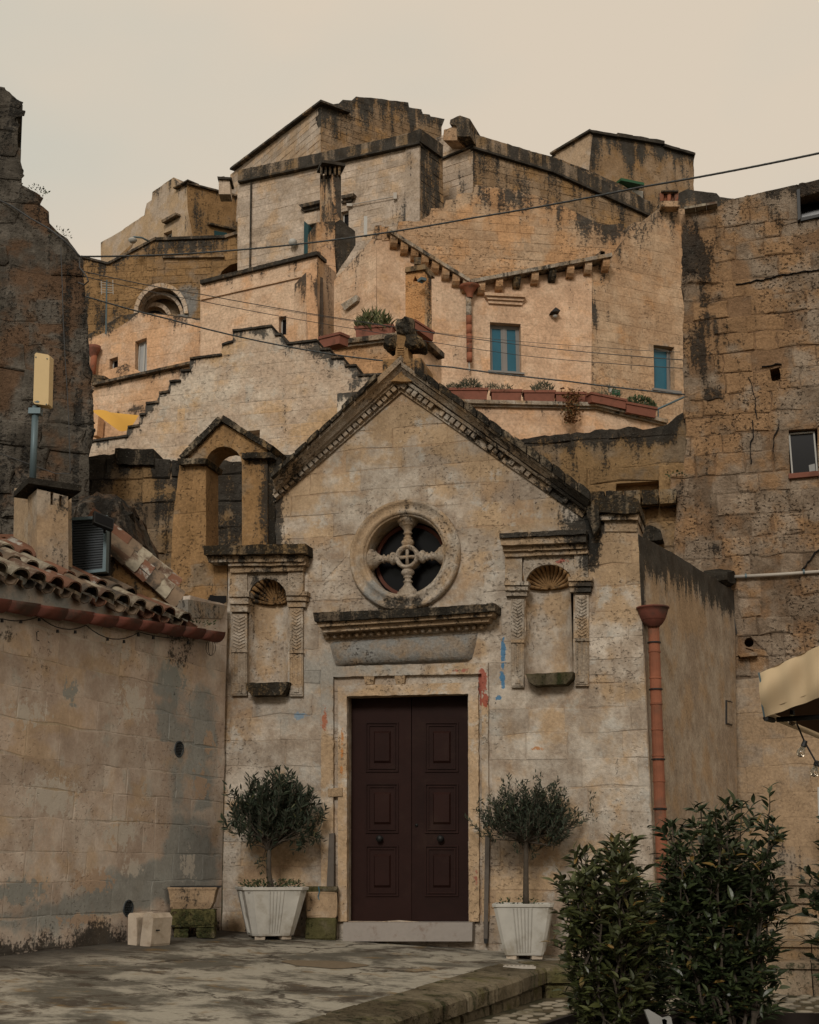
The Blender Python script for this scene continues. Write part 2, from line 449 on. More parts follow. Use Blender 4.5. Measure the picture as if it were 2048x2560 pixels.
lpaint = [(lw_(x, y), (rx, rx, rz), c_, th) for x, y, rx, rz, c_, th in ((130, 1990, .8, .35, CRM, .55), (300, 2080, .5, .28, CRM, .5), (60, 1780, .7, .3, CRM, .62), (330, 1760, .6, .4, CRM, .62), (500, 1960, .3, .3, PKB, .5), (470, 2160, .3, .35, CRM, .6), (230, 2200, .6, .2, PKB, .5), (430, 1700, .5, .4, GRG, .55), (40, 2230, .8, .2, GRG, .5), (330, 2170, .35, .2, CRM, .6), (520, 1860, .15, .15, PKB, .3), (175, 1730, .4, .3, GRG, .7), (200, 2300, .5, .10, PKB, .45))]
m_left = stone_mat('limewashed_stone', (.45, .355, .285), (.50, .43, .365), (.46, .33, .21), grain=.6, pits=.45, bump=.008, tint=.25, pal=(.44, .41, .36), grey=(.245, .258, .245), blotch=.3, sx=3, paint=lpaint, thr=(.36, .7))
m_leftm = stone_mat('pale_mortar', (.46, .39, .325), (.50, .44, .38), (.42, .33, .22), grain=.7, pits=.3, bump=.006, tint=0, grey=(.22, .24, .235))
m_ochre = stone_mat('ochre_stone', (.225, .16, .10), (.28, .215, .15), (.27, .155, .065), pits=.9, bump=.015, tint=.2)
m_dark = stone_mat('weathered_dark_stone', (.16, .115, .075), (.22, .165, .11), (.24, .15, .07), pits=.7, bump=.03, tint=.35, thr=(.35, .65))
m_tow = stone_mat('tower_rubble', (.075, .066, .054), (.135, .12, .10), (.12, .07, .04), pits=1, bump=.06, tint=.2, thr=(.32, .62), scale=.8, lichen=.9)
m_right = stone_mat('rough_tufa', (.225, .165, .115), (.30, .235, .175), (.29, .17, .085), pits=1.3, bump=.06, tint=.26, dark=(.03, .026, .022))
m_rightm = stone_mat('eroded_mortar', (.15, .105, .07), (.24, .185, .135), (.22, .13, .07), pits=1.2, bump=.05, tint=0, dark=(.03, .026, .022))
m_side = stone_mat('smooth_render', (.29, .225, .165), (.345, .285, .22), (.33, .23, .14), pits=.35, bump=.006, tint=.12, grey=(.2, .19, .17))
m_peach = stone_mat('peach_stone', (.57, .375, .245), (.60, .43, .30), (.56, .335, .19), pits=.15, bump=.03, tint=.14, scale=.45, dark=(.045, .038, .032))
m_peachm = stone_mat('peach_mortar', (.52, .345, .225), (.55, .39, .27), (.5, .31, .17), pits=.2, bump=.02, tint=0, scale=.45)
m_tan = stone_mat('tan_stone', (.43, .28, .17), (.46, .33, .22), (.44, .25, .125), pits=.5, bump=.05, tint=.2, scale=.45, dark=(.03, .03, .028))
m_pale = stone_mat('pale_worn_stone', (.50, .38, .28), (.53, .45, .36), (.50, .33, .18), pits=.3, bump=.03, tint=.12, scale=.5, pal=(.50, .45, .38), dark=(.03, .03, .028))
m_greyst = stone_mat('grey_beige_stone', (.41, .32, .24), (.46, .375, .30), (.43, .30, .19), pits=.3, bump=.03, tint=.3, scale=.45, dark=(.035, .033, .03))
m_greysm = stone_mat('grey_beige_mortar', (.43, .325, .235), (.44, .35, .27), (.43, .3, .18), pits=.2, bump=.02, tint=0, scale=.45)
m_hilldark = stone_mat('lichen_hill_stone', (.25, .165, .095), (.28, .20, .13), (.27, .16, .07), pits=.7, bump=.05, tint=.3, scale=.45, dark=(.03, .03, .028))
m_cope = stone_mat('dark_coping', (.20, .15, .10), (.28, .21, .15), (.25, .16, .08), pits=.5, bump=.03, tint=.3, thr=(.15, .65), scale=.6, dark=(.022, .021, .019))
m_terra = plain('terracotta', (.20, .075, .048), .8, .18, 9, .004, dirt=(.12, .05, .03))
m_terra2 = plain('terracotta_pipe', (.24, .088, .048), .85, .35, 8, .006, dirt=(.13, .07, .045), dirts=(.48, .66))
m_gut = plain('red_brown_gutter', (.13, .042, .028), .85, .35, 8, .006, dirt=(.06, .035, .025), dirts=(.45, .65))
m_tile = plain('old_roof_tile', (.17, .12, .08), .95, .5, 9, .01, dirt=(.05, .043, .035), dirts=(.45, .62))
m_tile2 = plain('lichened_roof_tile', (.33, .29, .22), .95, .45, 14, .01, dirt=(.10, .06, .04), dirts=(.42, .62))
m_tile3 = plain('red_roof_tile', (.15, .07, .042), .9, .3, 9, .01, dirt=(.35, .33, .29), dirts=(.56, .64))
m_door = plain('dark_red_door_paint', (.021, .0082, .0064), .6, .3, 5, .002, spec=.12, dirt=(.034, .018, .013), dirts=(.55, .8))
m_metal = plain('black_iron', (.012, .012, .012), .5, .2, 10)
m_cable = plain('grey_cable', (.05, .05, .05), .6, .1, 4)
m_wood = plain('grey_board', (.10, .085, .072), .85, .3, 14, .004)
m_marble = plain('threshold_marble', (.27, .24, .215), .55, .12, 26, .001, dirt=(.2, .15, .12), dirts=(.55, .75))
m_pot = plain('white_planter_concrete', (.44, .425, .385), .85, .25, 7, .005, dirt=(.27, .235, .18), dirts=(.48, .70))
m_block = plain('cream_block', (.44, .37, .29), .9, .3, 9, .008, dirt=(.26, .20, .14), dirts=(.46, .68))
m_glassd = plain('dark_glass', (.005, .005, .006), .2, .1, 2, spec=.15)
m_black2 = plain('dark_interior', (.006, .005, .005), .9, .2, 3)
m_teal = plain('teal_glass', (.02, .105, .155), .25, .25, 2.0, spec=.3)
m_tealp = plain('teal_shutter_paint', (.008, .045, .05), .6, .15, 5)
m_white = plain('white_window_frame', (.40, .39, .36), .5, .05, 3)
m_greyf = plain('grey_window_frame', (.20, .19, .18), .5, .08, 3)
m_ant = plain('cream_plastic', (.60, .44, .22), .5, .06, 3, dirt=(.5, .36, .18))
m_pole = plain('grey_blue_steel', (.10, .14, .155), .5, .15, 5, metal=.3)
m_louv = plain('dark_blue_grey_metal', (.035, .043, .05), .5, .15, 5)
m_canvas = plain('cream_canvas', (.50, .38, .235), .85, .05, 3, .002)
m_canvas2 = plain('brown_underside', (.12, .06, .035), .9, .1, 3)
m_sail = plain('yellow_sail_cloth', (.60, .33, .06), .8, .06, 3)
m_soil = plain('soil', (.03, .022, .015), 1, .4, 30, .01)
m_planter = plain('weathered_dark_wood', (.028, .02, .016), .8, .35, 16, .004)
m_whitew = plain('white_painted_wood', (.26, .26, .25), .6, .15, 10)
m_conduit = plain('pale_conduit', (.42, .38, .33), .6, .1, 8)
m_bark = plain('bark', (.075, .06, .045), .95, .35, 30, .006)
m_green = plain('green_plastic_sign', (.02, .09, .04), .5, .05, 3)

# ------------------------------------------------------------------ ground, terrace, steps
def leveled(name, pts, z0, z1, mat, kind='structure', cell=None):
    m = M(); n = len(pts)
    v = [(x, y, z0) for x, y in pts] + [(x, y, z1) for x, y in pts]
    m.add(v, [(i, (i+1) % n, (i+1) % n+n, i+n) for i in range(n)] + [tuple(range(n, 2*n)), tuple(range(n-1, -1, -1))])
    return tag(m.obj(name, mat), kind=kind)
t = NT('terrace_concrete', .8, .25); P = t.pos()
warp = t.noise(P, 1.6, 4); s1 = t.noise(P, 1.15, 9, .72, .3); s2 = t.noise(t.vm('ADD', P, (8, 2, 1)), 2.3, 8, .74, .4); f = t.noise(P, 40, 5, .7)
c = t.mix(t.ss(s1, .42, .56), (.105, .097, .078), (.34, .315, .26)); c = t.mix(t.math('MULTIPLY', t.ss(s2, .50, .60), .9), c, (.055, .042, .03))
c = t.mix(t.math('MULTIPLY', t.ss(t.noise(t.vm('ADD', P, (4, 7, 1)), 2.6, 5, .65, .4), .56, .68), .75), c, (.19, .12, .045))
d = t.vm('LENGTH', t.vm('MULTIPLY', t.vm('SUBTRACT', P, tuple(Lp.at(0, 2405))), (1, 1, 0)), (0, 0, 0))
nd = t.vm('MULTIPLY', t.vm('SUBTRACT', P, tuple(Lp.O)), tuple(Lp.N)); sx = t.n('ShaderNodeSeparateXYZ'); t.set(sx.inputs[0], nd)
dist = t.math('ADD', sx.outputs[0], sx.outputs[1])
wall_foot_dark = t.ss(t.math('ADD', dist, t.math('MULTIPLY', t.math('SUBTRACT', s2, .5), 2.2)), .85, .15)  # terrace colour darkens towards the foot of the left wall, edge broken by noise
c = t.mix(t.math('MULTIPLY', wall_foot_dark, .85), c, (.045, .04, .034))
vo = t.n('ShaderNodeTexVoronoi', feature='DISTANCE_TO_EDGE'); vo.inputs['Scale'].default_value = .38
wv = t.vm('ADD', P, t.n('ShaderNodeCombineXYZ').outputs[0]); t.set(wv.node.inputs[1].links[0].from_node.inputs[0], t.math('MULTIPLY', warp, 1.3)); t.set(wv.node.inputs[1].links[0].from_node.inputs[1], t.math('MULTIPLY', s1, 1.1))
t.set(vo.inputs['Vector'], wv); ck = t.ss(vo.outputs['Distance'], .010, .003); c = t.mix(t.math('MULTIPLY', ck, .8), c, (.03, .022, .015))
fm = t.mix(1.0, c, t.n('ShaderNodeCombineColor').outputs[0], 'MULTIPLY'); cc = fm.node.inputs[7].links[0].from_node
for i in range(3): t.set(cc.inputs[i], t.math('MULTIPLY_ADD', f, .7, .65))
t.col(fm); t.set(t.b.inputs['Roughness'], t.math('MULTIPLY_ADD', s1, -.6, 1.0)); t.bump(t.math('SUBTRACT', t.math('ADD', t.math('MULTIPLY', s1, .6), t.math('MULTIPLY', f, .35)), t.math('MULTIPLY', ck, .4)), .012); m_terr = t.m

KA, KB = GT(1100, 2510), GT(1364, 2422); KA.z = KB.z = 0; kd = (KB-KA).normalized()
KN = KA - kd*6; KC = Vector((2.5, 13.25, 0))
cl = Lp.w(0, TZ); ldir = Lp.D
def off2(p, n, d): return (p.x+n.x*d, p.y+n.y*d)
kn = Vector((kd.y, -kd.x, 0))
tpts = [(-8.6, 2.6), (KN.x-.3, KN.y), off2(KA, kn, -.3), off2(KB, kn, -.3), (KC.x-.15, KC.y+.3), (2.6, 13.9), (cl.x-.6, cl.y+.9), (cl.x-1.2, cl.y+.3)]
n = len(tpts); tag(M().add([(x, y, GZ-.4) for x, y in tpts] + [(x, y, tz(x, y)) for x, y in tpts], [(i, (i+1) % n, (i+1) % n+n, i+n) for i in range(n)] + [tuple(range(n, 2*n)), tuple(range(n-1, -1, -1))]).obj('terrace', m_terr), kind='structure')
# far ground: one sheet that climbs the hillside behind
def hill(x, y):
    t = max(0, min(1, (y-17)/45)); t = t*t*(3-2*t); return GZ + t*22 - .0*x
tg = NT('ground_cobbles_base', .95, .1); P = tg.pos(); n1 = tg.noise(P, 3, 6); n2 = tg.noise(P, 28, 5, .7)
c = tg.mix(tg.ss(n1, .42, .6), (.055, .05, .028), (.12, .095, .06)); c = tg.mix(tg.math('MULTIPLY', n2, .6), c, (.03, .03, .02)); tg.col(c); tg.bump(n2, .02); m_gr = tg.m
m = M(); xs = [-400, -160, -70, -30, -15, -8, -3, 0, 3, 8, 15, 30, 70, 160, 400]; ys = [-400, -150, -60, -25, -12, -4, 2, 8, 12, 17, 19, 22, 26, 30, 34, 38, 43, 48, 54, 62, 80, 140, 400]
m.add([(x, y, hill(x, y)) for y in ys for x in xs], [(j*len(xs)+i, j*len(xs)+i+1, (j+1)*len(xs)+i+1, (j+1)*len(xs)+i) for j in range(len(ys)-1) for i in range(len(xs)-1)])
tag(m.obj('ground', m_gr), kind='structure')

# kerb of worn blocks
m_kerb = stone_mat('mossy_kerb_stone', (.085, .068, .042), (.15, .125, .085), (.075, .07, .025), pits=1, bump=.03, tint=.4, dark=(.03, .035, .014), thr=(.25, .6))
kerb = thing('stone_kerb', (KA+KB)/2, 'low mossy kerb of worn stone blocks along the edge of the cracked terrace', 'kerb')
rnd = random.Random(3)
def kerbrun(a, b, lens):
    d = (b-a); Ln = d.length; d.normalize(); nn = Vector((d.y, -d.x, 0)); s = 0
    while s < Ln-.1:
        l = min(rnd.uniform(*lens), Ln-s); e = rnd.uniform(-.015, .015)
        for (z0, z1, w0, w1, nm) in ((-.12, .004+rnd.uniform(0, .01), -.42, .02+e, 'kerb_stone'), (-.5, -.128, -.35, -.02+e*2, 'kerb_block')):
            sp = [0, .5, 1]; m = M(); g = .006
            rings = []
            for q in (0, .06, .5, .94, 1):
                i = .012 if q in (0, 1) else 0
                p = a + d*(s+g+(l-2*g)*q)
                j = lambda: rnd.uniform(-.008, .008)
                rings.append([p+nn*(w0)+Vector((0, 0, z0)), p+nn*(w1-i+j())+Vector((0, 0, z0)), p+nn*(w1-i+j())+Vector((0, 0, z1-.03)), p+nn*(w1-.03-i+j())+Vector((0, 0, z1-i*.7+j()*.4)), p+nn*(w0)+Vector((0, 0, z1-i*.4+.004))])
            rings = [[Vector((v.x, v.y, v.z + tz(v.x, v.y))) for v in r] for r in rings]
            m.loft(rings).obj(nm, m_kerb, kerb, (.12, 0, 0, rnd.random()))
        s += l
A0 = Vector((KA.x, KA.y, 0)); 
kerbrun(KN.copy(), KB.copy(), (.38, .7)) if False else None
def flat(p): return Vector((p.x, p.y, 0))
kerbrun(flat(KN), flat(KB), (.4, .75)); kerbrun(flat(KB), flat(KC), (.4, .7))
# patch and grates in the terrace
m = M(); c0 = GT(812, 2412); ring = [Vector((p_.x, p_.y, tz(p_.x, p_.y)+.005)) for p_ in [c0+Vector((math.cos(q)*.36*(1+.15*math.sin(3*q)), math.sin(q)*.26*(1+.1*math.cos(5*q)), .004)) for q in [k*2*PI/22 for k in range(22)]]]
m.add(ring, [tuple(range(22))]); tag(m.obj('cement_patch', plain('brown_cement', (.15, .115, .075), .9, .3, 20, .006)), 'oval brown cement patch set in the terrace before the door', 'patch')
gr = GT(1297, 2420); m = M()
gt = thing('drain_grate', gr, 'small pale metal drain grate in the terrace near the kerb', 'drain grate')
for k in range(7): M().bx(gr+Vector((-.12+k*.04, 0, .012)), (.016, .16, .016), -.2).obj('grate_bar', m_conduit, gt)
M().bx(gr+Vector((0, .085, .01)), (.29, .02, .02), -.2).obj('grate_rim', m_conduit, gt); M().bx(gr+Vector((0, -.085, .01)), (.29, .02, .02), -.2).obj('grate_rim', m_conduit, gt)

# cobbles of the lower lane
m_cob = plain('river_cobble', (.19, .165, .125), .8, .6, 6, .003, dirt=(.10, .085, .05), dirts=(.5, .65))
cobs = []
for k in range(5):
    q = M(); rd = random.Random(k); rr = []
    for (h, s_) in ((-.03, .9), (.012, 1.0), (.026, .8), (.032, .4)):
        rr.append([Vector((math.cos(a)*.5*s_*(1+.12*math.sin(2*a+k)+.08*math.cos(3*a+k*2)), math.sin(a)*.36*s_*(1+.1*math.cos(2*a+k)), h)) for a in [i*2*PI/8 for i in range(8)]])
    q.loft(rr); me = bpy.data.meshes.new('cobble'); me.from_pydata(q.v, [], q.f); me.polygons.foreach_set('use_smooth', [True]*len(me.polygons)); me.materials.append(m_cob); cobs.append(me)
rnd = random.Random(5); lane = thing('cobbled_lane', (2.4, 10.5, GZ), 'lane of pale rounded cobbles set in mossy ground right of the terrace', 'lane'); lane['kind'] = 'structure'
del lane['category']
cells = []
for j in range(34):
    y = 8.0 + j*.155
    for i in range(40):
        x = .35 + i*.17 + (j % 2)*.08
        p = Vector((x+rnd.uniform(-.04, .04), y+rnd.uniform(-.03, .03), 0)); k = (p-flat(KA)).dot(kn); k2 = (p-flat(KB)); dd = (flat(KC)-flat(KB)).normalized(); k2 = k2.dot(Vector((dd.y, -dd.x, 0)))
        if rnd.random() < .12: continue
        if p.y < KB.y and k < .12: continue
        if p.y >= KB.y and k2 < .12: continue
        cells.append(p)
vis = [p for p in cells if 1450 < proj((p.x, p.y, GZ))[0] < 2060 and proj((p.x, p.y, GZ))[1] < 2570]
vis = vis[:300]; vs_ = set(id(p) for p in vis); cv, cf = [], []
for p in cells:
    s_ = rnd.uniform(.07, .165); a = rnd.uniform(-1.2, 1.2); me = cobs[rnd.randrange(5)]
    if id(p) in vs_:
        o = bpy.data.objects.new('cobble', me); link(o, lane, (p.x, p.y, GZ)); o.rotation_euler = (0, 0, a); o.scale = (s_, s_, .45)
    else:
        b = len(cv)
        for w_ in me.vertices:
            cv.append((p.x+(w_.co.x*math.cos(a)-w_.co.y*math.sin(a))*s_, p.y+(w_.co.x*math.sin(a)+w_.co.y*math.cos(a))*s_, GZ+w_.co.z*.45))
        cf += [tuple(i+b for i in q.vertices) for q in me.polygons]
tag(mk('cobbles', cv, cf, m_cob, lane, smooth=True), kind='stuff')

# steps at the lower right
m_step = stone_mat('worn_step_stone', (.19, .14, .095), (.26, .205, .145), (.26, .17, .09), pits=.7, bump=.02, tint=.35, dark=(.03, .032, .018), thr=(.3, .62))
sts = [(2408, 12.7), (2354, 13.15), (2294, 13.7), (2246, 14.25), (2202, 14.8)]
stair = thing('stone_stairs', PY(1980, 2408, 12.7), 'flight of worn stone steps rising to the tall wall at the right', 'stairs')
for k, (py, Y) in enumerate(sts):
    p = PY(1980, py, Y); o = (p-Rp.O).dot(Rp.N); zt = p.z; zb = GZ-.1
    u = .02; 
    while u < 3.2:
        l = rnd.uniform(.55, .95); m = M(); m.box(Rp, u+.005, u+l-.005, zb, zt-.05, .02, o-.03); m.box(Rp, u+.004, u+l-.004, zt-.048, zt+rnd.uniform(-.006, .006), .02, o+rnd.uniform(-.008, .008))
        m.obj('step_stone', m_step, stair, (.18, 0, 0, rnd.random())); u += l
# ------------------------------------------------------------------ the chapel
chapel = thing('chapel', Fp.w(0, TZ), 'small gabled stone chapel with a round rose window and dark double door', 'chapel')
def pxat(pl, u, py):
    px = 1024
    for _ in range(6):
        uu, z = pl.uz(px, py); q = proj(pl.w(uu, z)); q2 = proj(pl.w(u, z)); px += q2[0]-q[0]
    return px
cR = [(pxat(Sp, 0, y), y) for y in (1275, 1500, 1800, 2100, 2420)]
fpoly = [(556, 2380), (563, 1600), (570, 1500), (570, 1384), (690, 1384), (690, 1240), (1003, 945), (1465, 1280), (1480, 1268)] + [(x-2, y) for x, y in cR]
fpoly = fpoly[:5] + rl(fpoly[5:9], 20, 1) + fpoly[9:]
door_h = [(867, 1742), (1170, 1733), (1172, 2306), (865, 2304)]
def niche_px(x0, x1, ys, yt, yb, n=7):
    cx = (x0+x1)/2; r = (x1-x0)/2
    return [(x0, yb), (x1, yb), (x1, ys)] + [(cx+r*math.cos(PI*k/n), ys-(ys-yt)*math.sin(PI*k/n)) for k in range(1, n)] + [(x0, ys)]
nl = niche_px(618, 720, 1502, 1446, 1708); nr = niche_px(1313, 1434, 1462, 1410, 1688)
RC = Fp.uz(1014, 1389); sc_ = (Fp.uz(1114, 1389)[0]-Fp.uz(914, 1389)[0])/200; RR = 138*sc_
rose_h = [(RC[0]+RR*.86*math.cos(2*PI*k/8+PI/8), RC[1]+RR*.86*math.sin(2*PI*k/8+PI/8)) for k in range(8)]
B = 0; O_ = 1; GR = 2
fst = Stain(0, 1, [pr(1478, 1330, 34, 130, 0, 1.1), pr(1500, 1290, 60, 60, 0, .9), pr(1370, 1260, 60, 60, 0, .38), pr(1440, 1300, 70, 60, 0, .5), pr(676, 1320, 26, 130, 0, 1.1), pr(700, 1260, 40, 60, 0, .5),
                   pr(660, 1380, 120, 45, 0, .8), pr(1010, 1515, 110, 30, 0, .75), pr(850, 1535, 110, 18, 0, .45), pr(1200, 1515, 120, 20, 0, .4), pr(665, 1470, 50, 60, 0, .6), pr(1330, 1700, 90, 30, 0, .2),
                   pr(1000, 1120, 330, 200, 1, .35), pr(760, 1280, 130, 160, 1, .35), pr(1330, 1330, 230, 130, 1, .35), pr(1000, 1030, 90, 90, 1, .8), pr(560, 1700, 60, 500, 1, .2), pr(1560, 1400, 80, 180, 1, .55), pr(680, 2150, 160, 220, 1, .5), pr(1290, 2250, 130, 150, 1, .5), pr(1180, 1950, 40, 300, 1, .4), pr(660, 1580, 60, 140, 1, 1.1), pr(1390, 1580, 60, 140, 1, .6),
                   pr(620, 2330, 130, 50, 0, .35), pr(900, 1640, 330, 90, 2, .5), pr(780, 1750, 120, 120, 2, .5), pr(1450, 2000, 200, 250, 2, .35), pr(690, 1850, 130, 120, 2, .3), pr(580, 1620, 40, 120, 2, .5), pr(1250, 1620, 40, 160, 2, .5)])
fw = wall('front_wall', Fp, fpoly, m_fac, chapel, [door_h, nl, nr], thick=.6, stain=fst, cell=.22, mort=m_facm, hd=.30, holes_uz=[rose_h],
          stone=dict(h=.255, l=.52, gap=.005, proud=(.001, .008), bev=.006, rough=.003, seed=4, skip=.15))
# body behind the front
m = M(); m.ppx(Fp, [(600, 2360), (600, 1400), (700, 1400), (700, 1250), (1003, 960), (1455, 1290), (1590, 1300), (1605, 2360)], -3.2, -.61); m.obj('chapel_body', m_dark, chapel)

# raking cornices
def lerp(a, b, t): return (a[0]+(b[0]-a[0])*t, a[1]+(b[1]-a[1])*t)
Lo, La, Li, Lia = (680, 1212), (1003, 910), (684, 1259), (1003, 982)
Ro, Ra, Ri, Ria = (1476, 1264), (1003, 926), (1456, 1295), (1003, 982)
rk = thing  # noqa
rst = Stain(0, 1, [pr(1420, 1240, 110, 80, 0, .95), pr(1250, 1110, 130, 80, 0, .50), pr(730, 1190, 60, 60, 0, .5), pr(960, 960, 80, 60, 1, .5)], base=(.02, .1, .12))
for (o, a, i, ia, sgn) in ((Lo, La, Li, Lia, 1), (Ro, Ra, Ri, Ria, -1)):
    rc = None
    for k, (t0, t1, of, ofi, jn) in enumerate(((.0, .20, .26, .24, 'cornice_top'), (.20, .44, .22, .15, 'cornice_cove'), (.44, .60, .13, .11, 'cornice_band'), (.60, 1.0, .035, .035, 'dentil_course'))):
        q = [lerp(o, i, t0), lerp(a, ia, t0), lerp(a, ia, t1), lerp(o, i, t1)]
        m = M(); P4 = [Fp.um(p[0], p[1], of) for p in q]; n_ = 22; v = []; f = []
        for s_ in range(n_+1):
            s = s_/n_; tp = lerp(P4[0], P4[1], s); bt = lerp(P4[3], P4[2], s); w_ = noise.noise(Vector((s*9, k*3, sgn)))*.012
            v += [Fp.w(*tp, -.02), Fp.w(tp[0], tp[1]+w_, of+w_*.5), Fp.w(*bt, ofi+w_*.5), Fp.w(*bt, -.02)]
        for s_ in range(n_):
            for e in range(4): f.append((s_*4+e, s_*4+(e+1) % 4, s_*4+4+(e+1) % 4, s_*4+4+e))
        f += [(0, 1, 2, 3), (n_*4+3, n_*4+2, n_*4+1, n_*4)]
        m.add(v, f); ob = m.obj('raking_cornice' if k == 0 else jn, m_trim, chapel if rc is None else rc, rst)
        if rc is None: rc = ob
    # dentils
    nd_ = 26 if sgn == 1 else 34; dm = None; rnd = random.Random(8+sgn)
    for k in range(nd_):
        s = (k+.5)/nd_
        if sgn == -1 and (s < .02 or rnd.random() < (.45 if s < .45 else .08)): continue
        if sgn == 1 and rnd.random() < .04: continue
        c0 = lerp(lerp(o, i, .74), lerp(a, ia, .74), s); u, z = Fp.um(c0[0], c0[1], .08)
        dirn = (Vector(Fp.uz(*a))-Vector(Fp.uz(*o))).normalized(); pn = Vector((-dirn.y, dirn.x))*(-1 if sgn == 1 else 1); hw = .031; hh = .034
        cc = [Vector((u, z))+dirn*(x*hw)+pn*(y*hh) for x, y in ((-1, -1), (1, -1), (1, 1), (-1, 1))]
        M().prism(Fp, [tuple(x) for x in cc], .02, .085+rnd.uniform(-.012, .008), .12).obj('dentil', m_trim, rc, rst(Fp.w(u, z), rnd.random()))
    # dark capping stones on the slope
    n_ = 11 if sgn == 1 else 15
    for k in range(n_):
        s0, s1 = k/n_, (k+1)/n_-.004
        if sgn == 1 and s1 > .86: continue
        if sgn == -1 and s1 > .93: continue
        th = rnd.uniform(5, 9) if sgn == 1 else (rnd.uniform(10, 14)+8*(1-s0))
        p0, p1 = lerp(o, a, s0), lerp(o, a, s1); e = rnd.uniform(-3, 3); pm_ = lerp(p0, p1, .5)
        ext = [(p0[0], p0[1]+5), (p1[0], p1[1]+5), (p1[0], p1[1]-th*.9+e*.4), (pm_[0], pm_[1]-th*1.05), (p0[0], p0[1]-th*.9-e*.4)]
        M().prism(Fp, [Fp.um(x[0], x[1], .28) for x in ext], -.35, .31+rnd.uniform(-.02, .03), .03).obj('capping_stone', m_black, rc, (.42 if sgn == 1 else .52, 0, 0, rnd.random()))

# eaves block at the right, capping the corner pilaster
for (q, o1, nm, stv) in (([(1478, 1262), (1500, 1250), (1560, 1246), (1597, 1256), (1600, 1284), (1590, 1292), (1480, 1290)], .14, 'pilaster_cap', .52), ([(1474, 1290), (1598, 1290), (1596, 1304), (1480, 1304)], .08, 'pilaster_neck', .35)):
    M().ppx(Fp, rough(q, 12, 1.5), -.55, o1, .02).obj(nm, m_trim if stv < .5 else m_black, chapel, (stv, .3, 0, .4))
M().ppx(Fp, rough([(1466, 1262), (1500, 1262), (1500, 1330), (1484, 1350), (1466, 1300)], 10, 2), -.1, .16, .1).obj('gable_foot', m_black, chapel, (.6, 0, 0, .4))
M().ppx(Fp, [(1512, 1304), (1594, 1304), (1594, 1330), (1512, 1330)], -.02, .025).obj('pilaster_panel', m_trim, chapel, (0, .4, 0, .6))

# pedestal and stone cross on the apex
cr_ = thing('stone_cross', Fp.at(1006, 915, -.1), 'weathered stone cross with blackened stubby arms on the chapel gable', 'cross')
M().ppx(Fp, rough([(957, 966), (957, 917), (958, 912), (1053, 908), (1056, 950), (1056, 966)], 9, 1.2), -.38, .16).obj('pedestal', m_ochre, cr_, Stain(0, 1, [pr(1035, 915, 45, 26, 0, .9), pr(965, 915, 20, 10, 0, .7)], base=(.1, .6, 0)))
def blob(pl, pts, o0, o1, name, mat, par, stv, amp=.02, n=14, seed=1, rings=7):
    P = [pl.uz(*p) for p in pts]; P = ccw(P); out = []
    cu = sum(p[0] for p in P)/len(P); cz = sum(p[1] for p in P)/len(P); rr = []
    sub = []
    for i in range(len(P)):
        a, b = P[i], P[(i+1) % len(P)]; sub += [a, lerp(a, b, .33), lerp(a, b, .66)]
    for k in range(rings):
        t = k/(rings-1); s = (1-abs(2*t-1)**6)**.35 if 0 < t < 1 else .55; o = o0+(o1-o0)*t; r = []
        for (u, z) in sub:
            q = pl.w(cu+(u-cu)*(.25+.75*s), cz+(z-cz)*(.25+.75*s), o); nn = noise.noise(q*9+Vector((seed, 0, 0))); r.append(q+Vector((nn, noise.noise(q*9+Vector((0, seed, 5))), noise.noise(q*8)))*amp)
        rr.append(r)
    m = M(); m.loft(rr); return m.obj(name, mat, par, stv, smooth=False)
M().ppx(Fp, rough([(989, 912), (990, 865), (989, 838), (1017, 838), (1020, 880), (1024, 912)], 8, 1), -.20, .02).obj('shaft', m_ochre, cr_, (.05, .6, 0, .7))
m = M()
for k in range(7): m.ppx(Fp, [(993, 906-k*5.5), (1009, 906-k*5.5), (1009, 903-k*5.5), (993, 903-k*5.5)], 0, .035)
m.obj('shaft_ribs', m_ochre, cr_, (.1, .7, 0, .5))
blob(Fp, [(992, 836), (990, 808), (996, 797), (1008, 801), (1016, 795), (1026, 800), (1034, 818), (1036, 840), (1024, 850), (1012, 838)], -.24, .10, 'cross_head', m_black, cr_, (.5, 0, 0, .5), .05)
blob(Fp, [(960, 868), (962, 846), (972, 839), (990, 840), (992, 866), (975, 877)], -.22, .08, 'cross_arm', m_black, cr_, (.45, .2, 0, .5), .04, seed=3)
blob(Fp, [(1016, 870), (1018, 838), (1036, 836), (1054, 846), (1057, 862), (1048, 873), (1030, 874)], -.22, .08, 'cross_arm', m_black, cr_, (.55, 0, 0, .5), .04, seed=4)

# rose window
RO = Fp.w(RC[0], RC[1], 0); rose = thing('x', RO, 'y', 'z'); bpy.data.objects.remove(rose)
n24 = 48; seg = [(1.0, -.01), (1.0, .05), (.97, .085), (.93, .075), (.90, .055), (.84, .05), (.80, .075), (.765, .085), (.735, .06), (.73, .045), (.715, .05), (.70, .03), (.695, -.29)]
ros_st = Stain(0, 1, [pr(1010, 1510, 70, 34, 0, .75), pr(940, 1490, 60, 50, 2, .5), pr(1010, 1270, 150, 60, 0, .16)], base=(.0, .22, .12))
m = M(); m.lathe([(RR*r, h) for r, h in seg], RO, Fp.N, n24); rose = m.obj('rose_window', m_trim, chapel, ros_st, smooth=True)
VC = Fp.uz(1022, 1394)
m = M(); m.lathe([(RR*.66, -.22), (RR*.66, -.255), (RR*.60, -.255), (RR*.60, -.22), (RR*.66, -.22)], Fp.w(*RC), Fp.N, 32); m.obj('wood_ring', plain('brown_ring_wood', (.10, .032, .018), .7, .2, 8), rose, smooth=False)
